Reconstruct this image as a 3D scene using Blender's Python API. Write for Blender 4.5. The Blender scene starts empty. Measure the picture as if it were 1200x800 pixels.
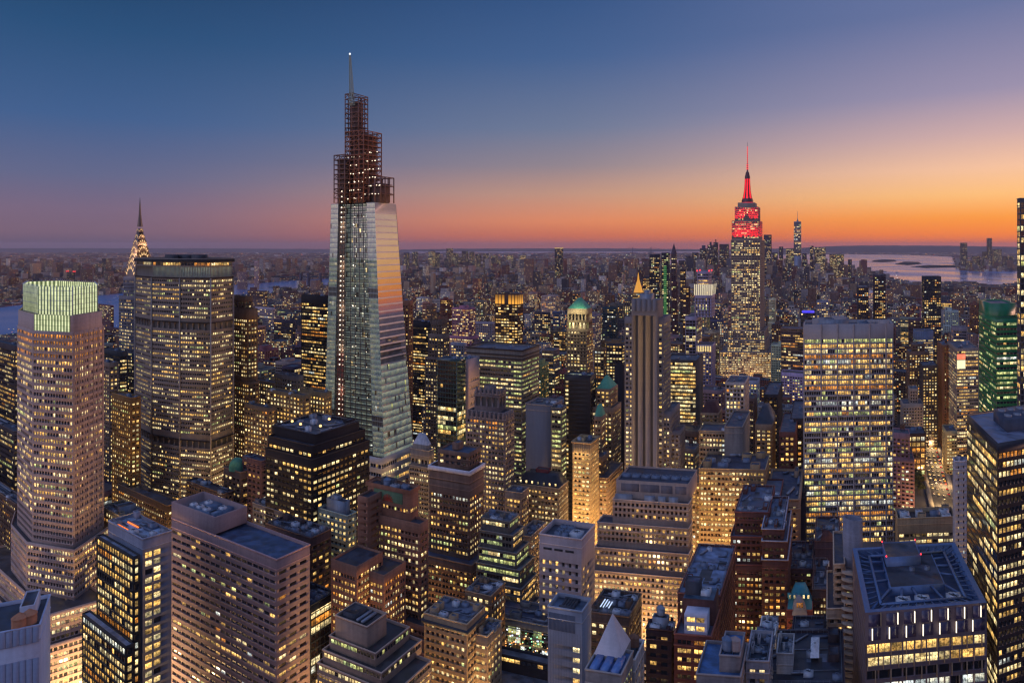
import bpy, math, random
import numpy as np
R = math.radians
rng = np.random.default_rng(7)
random.seed(7)
sc = bpy.context.scene
col = sc.collection

# ------------------------------------------------------------------ camera
F, EYE, HC = 825.0, 288.2, 260.0          # focal length in photo pixels, eye-level row, camera height
cam_d = bpy.data.cameras.new('camera')
cam_d.sensor_width = 36.0
cam_d.lens = 36.0 * F / 1200.0
cam_d.shift_y = -(400.0 - EYE) / 1200.0
cam_d.clip_start = 1.0
cam_d.clip_end = 250000.0
cam = bpy.data.objects.new('camera', cam_d)
cam.location = (0, 0, HC)
cam.rotation_euler = (R(90), 0, 0)
col.objects.link(cam)
sc.camera = cam

def lin(c):
    c = c / 255.0
    return c / 12.92 if c <= 0.04045 else ((c + 0.055) / 1.055) ** 2.4

def rgb(r, g, b, a=1.0):
    return (lin(r), lin(g), lin(b), a)

# ------------------------------------------------------------------ sky
SUN_AZ, SUN_EL = R(54), R(2.0)            # azimuth to the right of the view axis
SKY_GAIN = 1.0
world = bpy.data.worlds.new('World')
sc.world = world
world.use_nodes = True
wt = world.node_tree
wt.nodes.clear()

class NT:
    """small helper for node trees"""
    def __init__(self, nt):
        self.nt = nt
    def n(self, kind, **kw):
        nd = self.nt.nodes.new(kind)
        for k, v in kw.items():
            setattr(nd, k, v)
        return nd
    def l(self, a, b):
        self.nt.links.new(a, b)
    def val(self, x, sock):
        if isinstance(x, (int, float)):
            sock.default_value = x
        elif isinstance(x, tuple):
            sock.default_value = x
        else:
            self.l(x, sock)
    def m(self, op, a, b=0.0, c=0.0, clamp=False):
        nd = self.n('ShaderNodeMath', operation=op)
        nd.use_clamp = clamp
        self.val(a, nd.inputs[0]); self.val(b, nd.inputs[1]); self.val(c, nd.inputs[2])
        return nd.outputs[0]
    def mix(self, f, a, b, blend='MIX'):
        nd = self.n('ShaderNodeMix', data_type='RGBA', blend_type=blend)
        nd.clamp_factor = True
        self.val(f, nd.inputs[0]); self.val(a, nd.inputs[6]); self.val(b, nd.inputs[7])
        return nd.outputs[2]
    def ramp(self, f, stops, interp='LINEAR'):
        nd = self.n('ShaderNodeValToRGB')
        cr = nd.color_ramp
        cr.interpolation = interp
        while len(cr.elements) > 1:
            cr.elements.remove(cr.elements[-1])
        cr.elements[0].position, cr.elements[0].color = stops[0][0], stops[0][1]
        for p, c in stops[1:]:
            e = cr.elements.new(p); e.color = c
        self.val(f, nd.inputs[0])
        return nd.outputs[0]
    def sm(self, x, lo, hi, a=0.0, b=1.0):
        nd = self.n('ShaderNodeMapRange', interpolation_type='SMOOTHSTEP')
        self.val(x, nd.inputs[0])
        for i, v in enumerate((lo, hi, a, b)):
            nd.inputs[i + 1].default_value = v
        return nd.outputs[0]

w = NT(wt)
tc = w.n('ShaderNodeTexCoord')
sep = w.n('ShaderNodeSeparateXYZ')
w.l(tc.outputs['Generated'], sep.inputs[0])
hz = w.m('SQRT', w.m('ADD', w.m('MULTIPLY', sep.outputs[0], sep.outputs[0]), w.m('MULTIPLY', sep.outputs[1], sep.outputs[1])))
el = w.m('MULTIPLY', w.m('ARCTAN2', sep.outputs[2], hz), 180 / math.pi / 45.0)    # 0..1 for 0..45 degrees
el = w.m('MAXIMUM', el, 0.0)
az = w.m('SUBTRACT', w.m('ARCTAN2', sep.outputs[0], sep.outputs[1]), SUN_AZ)
azd = w.m('ARCCOSINE', w.m('COSINE', az))                                          # angle from the sunset, 0..pi
def es(deg): return deg / 45.0
near = w.ramp(el, [(0, rgb(236, 108, 52)), (es(.8), rgb(255, 130, 44)), (es(2.0), rgb(255, 156, 62)), (es(3.5), rgb(255, 192, 122)),
                   (es(5.3), rgb(246, 194, 160)), (es(7.6), rgb(206, 170, 170)), (es(10.5), rgb(152, 142, 172)), (es(16), rgb(102, 114, 158)), (es(24), rgb(92, 112, 162)), (1, rgb(84, 108, 156))])
mid = w.ramp(el, [(0, rgb(186, 100, 84)), (es(.8), rgb(212, 112, 80)), (es(2.0), rgb(228, 138, 96)), (es(4.2), rgb(196, 148, 128)),
                  (es(6.5), rgb(146, 132, 142)), (es(9.5), rgb(108, 120, 150)), (es(15), rgb(66, 96, 144)), (es(21), rgb(44, 78, 128)), (1, rgb(62, 90, 138))])
far = w.ramp(el, [(0, rgb(92, 80, 106)), (es(1.0), rgb(122, 98, 118)), (es(2.6), rgb(120, 102, 128)), (es(5), rgb(96, 102, 138)),
                  (es(9), rgb(62, 94, 142)), (es(15), rgb(38, 78, 122)), (es(21), rgb(24, 58, 98)), (1, rgb(60, 86, 130))])
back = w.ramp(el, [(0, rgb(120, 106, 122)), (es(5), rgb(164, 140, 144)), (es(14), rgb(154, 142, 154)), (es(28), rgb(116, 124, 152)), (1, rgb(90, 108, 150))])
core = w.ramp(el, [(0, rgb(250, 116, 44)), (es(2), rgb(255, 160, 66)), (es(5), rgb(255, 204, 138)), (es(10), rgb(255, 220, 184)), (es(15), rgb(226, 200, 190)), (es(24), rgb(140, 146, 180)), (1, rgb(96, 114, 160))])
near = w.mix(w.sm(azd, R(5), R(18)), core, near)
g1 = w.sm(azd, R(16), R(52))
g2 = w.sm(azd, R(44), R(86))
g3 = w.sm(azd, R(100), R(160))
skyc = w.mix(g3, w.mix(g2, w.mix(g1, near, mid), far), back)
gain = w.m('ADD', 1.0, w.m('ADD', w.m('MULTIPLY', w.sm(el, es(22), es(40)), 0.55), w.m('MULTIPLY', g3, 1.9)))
nish = w.n('ShaderNodeTexSky', sky_type='NISHITA')
nish.sun_disc = False
nish.sun_elevation = SUN_EL
nish.sun_rotation = SUN_AZ
nish.altitude = 200
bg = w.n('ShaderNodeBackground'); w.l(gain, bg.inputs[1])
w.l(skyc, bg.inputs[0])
bg2 = w.n('ShaderNodeBackground'); bg2.inputs[1].default_value = 0.006
w.l(nish.outputs[0], bg2.inputs[0])
addw = w.n('ShaderNodeAddShader')
w.l(bg.outputs[0], addw.inputs[0]); w.l(bg2.outputs[0], addw.inputs[1])
wo = w.n('ShaderNodeOutputWorld')
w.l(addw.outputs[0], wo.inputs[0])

# ------------------------------------------------------------------ last glow of the sunset
sun_d = bpy.data.lights.new('sun', 'SUN')
sun_d.energy = 0.8
sun_d.angle = R(14)
sun_d.color = (1.0, 0.52, 0.36)
sun = bpy.data.objects.new('sun', sun_d)
from mathutils import Vector
sdir = Vector((math.sin(SUN_AZ + R(28)) * math.cos(R(4)), math.cos(SUN_AZ + R(28)) * math.cos(R(4)), math.sin(R(4))))
sun.rotation_euler = (-sdir).to_track_quat('-Z', 'Y').to_euler()
col.objects.link(sun)

# ------------------------------------------------------------------ exposure and sampling
sc.view_settings.view_transform = 'Standard'
sc.view_settings.look = 'None'
sc.view_settings.exposure = 0.0
sc.view_settings.gamma = 1.0
sc.view_settings.use_curve_mapping = False
cy = sc.cycles
cy.use_denoising = True
try:
    cy.denoiser = 'OPENIMAGEDENOISE'
    cy.denoising_input_passes = 'RGB_ALBEDO_NORMAL'
    cy.denoising_prefilter = 'ACCURATE'
except Exception:
    pass
cy.max_bounces = 4
cy.diffuse_bounces = 2
cy.glossy_bounces = 2
cy.transmission_bounces = 2
cy.transparent_max_bounces = 6
cy.volume_bounces = 0
cy.sample_clamp_indirect = 3.0
cy.sample_clamp_direct = 6.0
cy.caustics_reflective = False
cy.caustics_refractive = False
cy.use_light_tree = True
sc.cycles.pixel_filter_type = 'BLACKMAN_HARRIS'
sc.cycles.filter_width = 1.35

# ------------------------------------------------------------------ materials
_mats = {}
def new_mat(name):
    m = bpy.data.materials.new(name)
    m.use_nodes = True
    m.node_tree.nodes.clear()
    t = NT(m.node_tree)
    out = t.n('ShaderNodeOutputMaterial')
    p = t.n('ShaderNodeBsdfPrincipled')
    t.l(p.outputs[0], out.inputs[0])
    return m, t, p

def wall_mat(c, rough=0.85, streak=0.25, spec=0.3, metal=0.0, name='masonry'):
    key = ('w', c, rough, streak, spec, metal)
    if key in _mats: return _mats[key]
    m, t, p = new_mat(name)
    tc = t.n('ShaderNodeTexCoord')
    n1 = t.n('ShaderNodeTexNoise'); n1.inputs['Scale'].default_value = 0.07; n1.inputs['Detail'].default_value = 5
    t.l(tc.outputs['Object'], n1.inputs['Vector'])
    mp = t.n('ShaderNodeMapping'); mp.inputs['Scale'].default_value = (0.55, 0.55, 0.035)
    t.l(tc.outputs['Object'], mp.inputs[0])
    n2 = t.n('ShaderNodeTexNoise'); n2.inputs['Scale'].default_value = 1.0; n2.inputs['Detail'].default_value = 3
    t.l(mp.outputs[0], n2.inputs['Vector'])
    n3 = t.n('ShaderNodeTexNoise'); n3.inputs['Scale'].default_value = 0.8; n3.inputs['Detail'].default_value = 2
    t.l(tc.outputs['Object'], n3.inputs['Vector'])
    k = t.m('ADD', t.m('MULTIPLY', n1.outputs[0], 0.6), t.m('ADD', t.m('MULTIPLY', n2.outputs[0], 0.9), t.m('MULTIPLY', n3.outputs[0], 0.5)))
    mp2 = t.n('ShaderNodeMapping'); mp2.inputs['Scale'].default_value = (0.02, 0.02, 1.1)
    t.l(tc.outputs['Object'], mp2.inputs[0])
    n4 = t.n('ShaderNodeTexNoise'); n4.inputs['Scale'].default_value = 1.0; n4.inputs['Detail'].default_value = 2
    t.l(mp2.outputs[0], n4.inputs['Vector'])
    k = t.m('ADD', t.m('MULTIPLY', k, .8), t.m('MULTIPLY', n4.outputs[0], .4))
    f = t.sm(k, 0.62, 1.38, 1.0 - 1.25 * streak, 1.0 + 1.25 * streak)
    base = rgb(*c)
    sc_ = t.n('ShaderNodeVectorMath', operation='SCALE')
    sc_.inputs[0].default_value = base[:3]
    t.l(f, sc_.inputs['Scale'])
    t.l(sc_.outputs[0], p.inputs['Base Color'])
    p.inputs['Roughness'].default_value = rough
    p.inputs['Specular IOR Level'].default_value = spec
    p.inputs['Metallic'].default_value = metal
    _mats[key] = m
    return m

def roof_mat(c=(62, 68, 82)):
    key = ('r', c)
    if key in _mats: return _mats[key]
    m, t, p = new_mat('roofing')
    tc = t.n('ShaderNodeTexCoord')
    n1 = t.n('ShaderNodeTexNoise'); n1.inputs['Scale'].default_value = 0.16; n1.inputs['Detail'].default_value = 6; n1.inputs['Roughness'].default_value = .65
    t.l(tc.outputs['Object'], n1.inputs['Vector'])
    v = t.n('ShaderNodeTexVoronoi'); v.inputs['Scale'].default_value = 0.22
    t.l(tc.outputs['Object'], v.inputs['Vector'])
    k = t.m('ADD', n1.outputs[0], t.m('MULTIPLY', v.outputs[0], 0.18))
    f = t.sm(k, 0.38, 0.85, 0.4, 1.6)
    sc_ = t.n('ShaderNodeVectorMath', operation='SCALE')
    sc_.inputs[0].default_value = rgb(*c)[:3]
    t.l(f, sc_.inputs['Scale'])
    t.l(sc_.outputs[0], p.inputs['Base Color'])
    t.l(t.sm(n1.outputs[0], .35, .7, .35, .8), p.inputs['Roughness'])
    _mats[key] = m
    return m

def emit_mat(name, c, s):
    key = ('e', name, c, s)
    if key in _mats: return _mats[key]
    m, t, p = new_mat(name)
    p.inputs['Base Color'].default_value = (.05, .05, .05, 1)
    p.inputs['Emission Color'].default_value = rgb(*c)
    p.inputs['Emission Strength'].default_value = s
    m.cycles.emission_sampling = 'NONE'
    _mats[key] = m
    return m

def pane_mat(name, c=None, s=0.0, tint=(14, 17, 22), rough=0.07, ior=2.1, soft=False):
    """a window pane: dark glass, or glass in front of a lit room (ceiling light, furniture, blinds)"""
    m, t, p = new_mat(name)
    p.inputs['Base Color'].default_value = rgb(*tint)
    p.inputs['Roughness'].default_value = rough
    p.inputs['IOR'].default_value = ior
    if c is not None:
        uv = t.n('ShaderNodeUVMap')
        sp = t.n('ShaderNodeSeparateXYZ'); t.l(uv.outputs[0], sp.inputs[0])
        tc = t.n('ShaderNodeTexCoord')
        geo = t.n('ShaderNodeNewGeometry')
        n1 = t.n('ShaderNodeTexNoise'); n1.inputs['Scale'].default_value = 0.85; n1.inputs['Detail'].default_value = 3; n1.inputs['Roughness'].default_value = .7
        t.l(geo.outputs['Position'], n1.inputs['Vector'])
        n2 = t.n('ShaderNodeTexNoise'); n2.inputs['Scale'].default_value = 0.21; n2.inputs['Detail'].default_value = 1
        t.l(geo.outputs['Position'], n2.inputs['Vector'])
        ceil = t.sm(sp.outputs[1], 0.1, 0.85, 0.5, 1.15)
        furn = t.sm(n1.outputs[0], 0.36, 0.62, 0.22, 1.25)
        if soft: furn = t.sm(n1.outputs[0], 0.3, 0.7, 0.75, 1.1)
        zone = t.sm(n2.outputs[0], 0.3, 0.7, 0.55, 1.25)
        bar = t.sm(t.m('ABSOLUTE', t.m('SUBTRACT', sp.outputs[0], 0.5)), 0.02, 0.05, 0.45, 1.0)
        k = t.m('MULTIPLY', t.m('MULTIPLY', ceil, furn), t.m('MULTIPLY', zone, bar))
        oi = t.n('ShaderNodeObjectInfo')
        rd = t.m('FRACT', t.m('ADD', geo.outputs['Random Per Island'], oi.outputs['Random']))
        blind = t.m('GREATER_THAN', t.m('FRACT', t.m('MULTIPLY', rd, 7.3)), .72)
        if not soft: k = t.m('MULTIPLY', k, t.m('ADD', .35, t.m('MULTIPLY', t.m('POWER', rd, 1.4), 1.3)))
        if not soft: k = t.m('MULTIPLY', k, t.m('SUBTRACT', 1.0, t.m('MULTIPLY', t.m('MULTIPLY', blind, t.m('GREATER_THAN', sp.outputs[1], .5)), .55)))
        t.l(t.m('MULTIPLY', k, s), p.inputs['Emission Strength'])
        c2 = tuple(min(255, int(v * a)) for v, a in zip(c, (1.0, .93, .82)))
        cc = t.mix(t.sm(n2.outputs[0], .35, .65), rgb(*c), rgb(*c2))
        t.l(cc, p.inputs['Emission Color'])
    m.cycles.emission_sampling = 'NONE'
    return m

PANES = [pane_mat('dark_pane'),
         pane_mat('dim_pane', (150, 130, 90), 0.16),
         pane_mat('warm_lit_pane', (255, 208, 122), 1.65),
         pane_mat('pale_lit_pane', (255, 234, 176), 1.85),
         pane_mat('greenish_lit_pane', (216, 232, 158), 1.4),
         pane_mat('orange_lit_pane', (255, 170, 76), 1.15),
         pane_mat('white_lit_pane', (226, 238, 236), 1.6),
         pane_mat('black_louver', tint=(9, 9, 10), rough=.6),
         pane_mat('teal_glass_pane', (160, 180, 178), 0.42, tint=(40, 58, 62), rough=.05, ior=3.0, soft=True),
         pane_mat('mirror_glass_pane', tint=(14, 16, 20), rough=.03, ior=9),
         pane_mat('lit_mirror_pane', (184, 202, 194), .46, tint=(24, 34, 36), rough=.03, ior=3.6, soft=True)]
DARK, DIM, WARM, PALE, GREEN, ORANGE, COOL, BLACK, TEAL, MIRROR, LMIRROR = range(11)
PAL = {
    'office': [(WARM, .30), (PALE, .42), (GREEN, .14), (ORANGE, .04), (COOL, .10)],
    'green': [(GREEN, .62), (PALE, .26), (WARM, .08), (COOL, .04)],
    'gold': [(WARM, .56), (PALE, .34), (ORANGE, .07), (COOL, .03)],
    'resid': [(WARM, .48), (ORANGE, .16), (PALE, .2), (COOL, .06), (GREEN, .06)],
    'yellow': [(PALE, .6), (WARM, .34), (GREEN, .06)],
    'cool': [(COOL, .4), (GREEN, .3), (PALE, .3)],
}

# ------------------------------------------------------------------ pixel-to-place helpers
def PX(x, Y):                     # the plan point at depth Y seen in photo column x
    return np.array(((x - 600.0) / F * Y, Y))
def ZY(y, Y):                     # height of something at depth Y seen in photo row y
    return HC - (y - EYE) / F * Y
def GP(x, y):                     # ground point seen at x, y
    Y = HC * F / (y - EYE)
    return PX(x, Y)
def proj(p):
    return 600 + F * p[0] / p[1], EYE + F * (HC - p[2]) / p[1]

def yaws(x):
    """street-front and avenue-side directions as the photograph shows them in column x"""
    d = R((970 - x) / 15.0)
    t = 860 / math.tan(d) if abs(d) > 1e-4 else 1e9
    xf = x - t
    yf = math.pi / 2 - math.atan(abs(600 - xf) / F) if d > 0 else -(math.pi / 2 - math.atan(abs(xf - 600) / F))
    xs = x + 860 * math.tan(d)
    ys = math.atan((xs - 600) / F)
    return yf, ys

def quad(xl, xc, xr, Y, d=None, yaw=None):
    """footprint whose near corner shows in column xc; its front runs to xl, its side goes back to xr"""
    yf, ys = yaws(xc)
    if yaw is not None:
        yf = ys = R(yaw)
    C = PX(xc, Y)
    tl, tr = (xl - 600) / F, (xr - 600) / F
    wd = (C[0] - tl * Y) / (math.cos(yf) + tl * math.sin(yf))
    if d is None:
        den = math.sin(ys) - tr * math.cos(ys)
        d = (tr * Y - C[0]) / den if abs(den) > 1e-3 else 30
        if d < 0 or d > 130: d = 45
        d = max(d, 8)
    f = np.array((-math.cos(yf), math.sin(yf))); s = np.array((math.sin(ys), math.cos(ys)))
    FL = C + f * wd
    return [FL, C, C + s * d, FL + s * d]

def quadL(xs, xc, xr, Y, d=None):
    """the same for places right of the avenue's vanishing point: the visible side goes back to the left"""
    yf, ys = yaws(xc)
    C = PX(xc, Y)
    ts, tr = (xs - 600) / F, (xr - 600) / F
    wd = (tr * Y - C[0]) / (math.cos(yf) + tr * math.sin(yf))
    if d is None:
        den = math.sin(ys) - ts * math.cos(ys)
        d = (ts * Y - C[0]) / den if abs(den) > 1e-3 else 30
        if d < 0 or d > 130: d = 45
        d = max(d, 8)
    f = np.array((math.cos(yf), -math.sin(yf))); s = np.array((math.sin(ys), math.cos(ys)))
    return [C, C + f * wd, C + f * wd + s * d, C + s * d]

def inset(poly, d):
    n = len(poly)
    out = []
    for i in range(n):
        a, b, c = poly[i - 1], poly[i], poly[(i + 1) % n]
        e1 = (b - a) / np.linalg.norm(b - a); e2 = (c - b) / np.linalg.norm(c - b)
        n1 = np.array((-e1[1], e1[0])); n2 = np.array((-e2[1], e2[0]))
        k = 1 + n1 @ n2
        out.append(b + (n1 + n2) * d / max(k, .3))
    return out

def sub(poly, u0, u1, v0, v1):
    """part of a four-cornered footprint: u along the front from its first corner, v towards the back"""
    A, Bq, Cq, D = poly
    f = lambda u, v: (A * (1 - u) + Bq * u) * (1 - v) + (D * (1 - u) + Cq * u) * v
    return [f(u0, v0), f(u1, v0), f(u1, v1), f(u0, v1)]

# ------------------------------------------------------------------ mesh building
class Geo:
    def __init__(self):
        self.q = []; self.u = []; self.m = []; self.polys = []
    def quads(self, q, uv=None, mi=0):
        q = np.asarray(q, float).reshape(-1, 4, 3)
        if len(q) == 0: return
        self.q.append(q)
        if uv is None:
            uv = np.tile(np.array([[0, 0], [1, 0], [1, 1], [0, 1]], float), (len(q), 1, 1))
        self.u.append(np.asarray(uv, float).reshape(-1, 4, 2))
        self.m.append(np.broadcast_to(np.asarray(mi, int), (len(q),)).copy())
    def poly(self, pts, mi=0):
        self.polys.append((np.asarray(pts, float), mi))
    def box(self, c, ax, ay, hx, hy, z0, z1, mi=0, top=True):
        """box centred at plan point c with unit plan axes ax, ay"""
        c = np.asarray(c, float)[:2]
        P = [c - ax * hx - ay * hy, c + ax * hx - ay * hy, c + ax * hx + ay * hy, c - ax * hx + ay * hy]
        self.prism(P, z0, z1, mi, top)
    def prism(self, P, z0, z1, mi=0, top=True, bottom=False, Q=None):
        Q = P if Q is None else Q
        n = len(P)
        qs = []
        for i in range(n):
            a, b = P[i], P[(i + 1) % n]; c, d = Q[(i + 1) % n], Q[i]
            qs.append([(a[0], a[1], z0), (b[0], b[1], z0), (c[0], c[1], z1), (d[0], d[1], z1)])
        self.quads(qs, None, mi)
        if top: self.poly([(p[0], p[1], z1) for p in Q], mi)
        if bottom: self.poly([(p[0], p[1], z0) for p in P[::-1]], mi)
    def bar(self, a, b, r, mi=0):
        """square bar between two 3-D points"""
        a = np.asarray(a, float); b = np.asarray(b, float)
        d = b - a; L = np.linalg.norm(d)
        if L < 1e-6: return
        d /= L
        up = np.array((0, 0, 1.0)) if abs(d[2]) < .9 else np.array((1.0, 0, 0))
        s = np.cross(d, up); s /= np.linalg.norm(s); t = np.cross(s, d)
        o = [(-s - t) * r, (s - t) * r, (s + t) * r, (-s + t) * r]
        qs = [[a + o[i], a + o[(i + 1) % 4], b + o[(i + 1) % 4], b + o[i]] for i in range(4)]
        qs += [[a + o[3], a + o[2], a + o[1], a + o[0]], [b + o[0], b + o[1], b + o[2], b + o[3]]]
        self.quads(qs, None, mi)
    def lathe(self, c, prof, n=16, mi=0):
        """surface of revolution: prof = [(radius, z), ...] bottom to top"""
        th = np.arange(n) * 2 * math.pi / n
        cs, sn = np.cos(th), np.sin(th)
        for (r0, z0), (r1, z1) in zip(prof[:-1], prof[1:]):
            qs = []
            for i in range(n):
                j = (i + 1) % n
                qs.append([(c[0] + r0 * cs[i], c[1] + r0 * sn[i], z0), (c[0] + r0 * cs[j], c[1] + r0 * sn[j], z0),
                           (c[0] + r1 * cs[j], c[1] + r1 * sn[j], z1), (c[0] + r1 * cs[i], c[1] + r1 * sn[i], z1)])
            self.quads(qs, None, mi)
        r, z = prof[-1]
        if r > .02: self.poly([(c[0] + r * cs[i], c[1] + r * sn[i], z) for i in range(n)], mi)
    def empty(self):
        return not self.q and not self.polys
    def mesh(self, name, mats, origin=(0, 0, 0), weld=True, attr=None):
        o = np.asarray(origin, float)
        me = bpy.data.meshes.new(name)
        nq = sum(len(a) for a in self.q)
        V = [a.reshape(-1, 3) for a in self.q]
        UV = [a.reshape(-1, 2) for a in self.u]
        tot = [np.full(nq, 4)]
        mi = list(self.m)
        for p, k in self.polys:
            V.append(p); tot.append(np.array([len(p)])); mi.append(np.array([k])); UV.append(p[:, :2] * .1)
        V = np.concatenate(V) - o
        UV = np.concatenate(UV); tot = np.concatenate(tot); mi = np.concatenate(mi)
        idx = np.arange(len(V))
        if weld:
            key = np.round(V, 3)
            U, inv = np.unique(key, axis=0, return_inverse=True)
            V, idx = U, inv.ravel()
        me.vertices.add(len(V)); me.vertices.foreach_set('co', V.astype(np.float32).ravel())
        me.loops.add(len(idx)); me.loops.foreach_set('vertex_index', idx.astype(np.int32))
        me.polygons.add(len(tot))
        st = np.concatenate(([0], np.cumsum(tot)[:-1]))
        me.polygons.foreach_set('loop_start', st.astype(np.int32))
        me.polygons.foreach_set('loop_total', tot.astype(np.int32))
        me.polygons.foreach_set('material_index', mi.astype(np.int32))
        ul = me.uv_layers.new(name='UVMap')
        ul.data.foreach_set('uv', UV.astype(np.float32).ravel())
        if attr is not None:
            at = me.attributes.new('tint', 'FLOAT_COLOR', 'FACE')
            at.data.foreach_set('color', np.asarray(attr, np.float32).ravel())
        for m in (mats if isinstance(mats, (list, tuple)) else [mats]):
            me.materials.append(m)
        me.update(calc_edges=True)
        if not weld:
            pass
        return me

def obj(name, me, parent=None, loc=(0, 0, 0)):
    o = bpy.data.objects.new(name, me)
    o.location = loc
    col.objects.link(o)
    if parent is not None: o.parent = parent
    return o

def tag(o, label=None, cat=None, group=None, kind=None):
    if label: o['label'] = label
    if cat: o['category'] = cat
    if group: o['group'] = group
    if kind: o['kind'] = kind
    return o

# ------------------------------------------------------------------ facades
def lit_rows(nf, nc, spec):
    p, run, rowv = spec.get('lit', .45), spec.get('run', 2.5), spec.get('rowv', .18)
    pal = PAL[spec.get('pal', 'office')]
    cl = [c for c, _ in pal]; pw = np.array([q for _, q in pal]); pw /= pw.sum()
    out = np.zeros((nf, nc), int)
    for r in range(nf):
        pr = min(.98, max(.02, p + rowv * rng.standard_normal()))
        rowc = rng.choice(cl, p=pw)
        c = 0
        while c < nc:
            L = 1 + rng.poisson(max(0, run - 1))
            if rng.random() < pr:
                k = rowc if rng.random() < .6 else rng.choice(cl, p=pw)
            else:
                k = DIM if rng.random() < .3 else DARK
            out[r, c:c + L] = k
            c += L
        for c in np.nonzero(rng.random(nc) < .07)[0]:
            out[r, c] = DARK if out[r, c] > 1 else rng.choice(cl, p=pw)
    for r in spec.get('mech', ()):
        if -nf <= r < nf: out[r, :] = BLACK
    for r, pr, k in spec.get('rows', ()):
        if -nf <= r < nf: out[r, :] = np.where(rng.random(nc) < pr, k, DARK)
    return out

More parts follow.
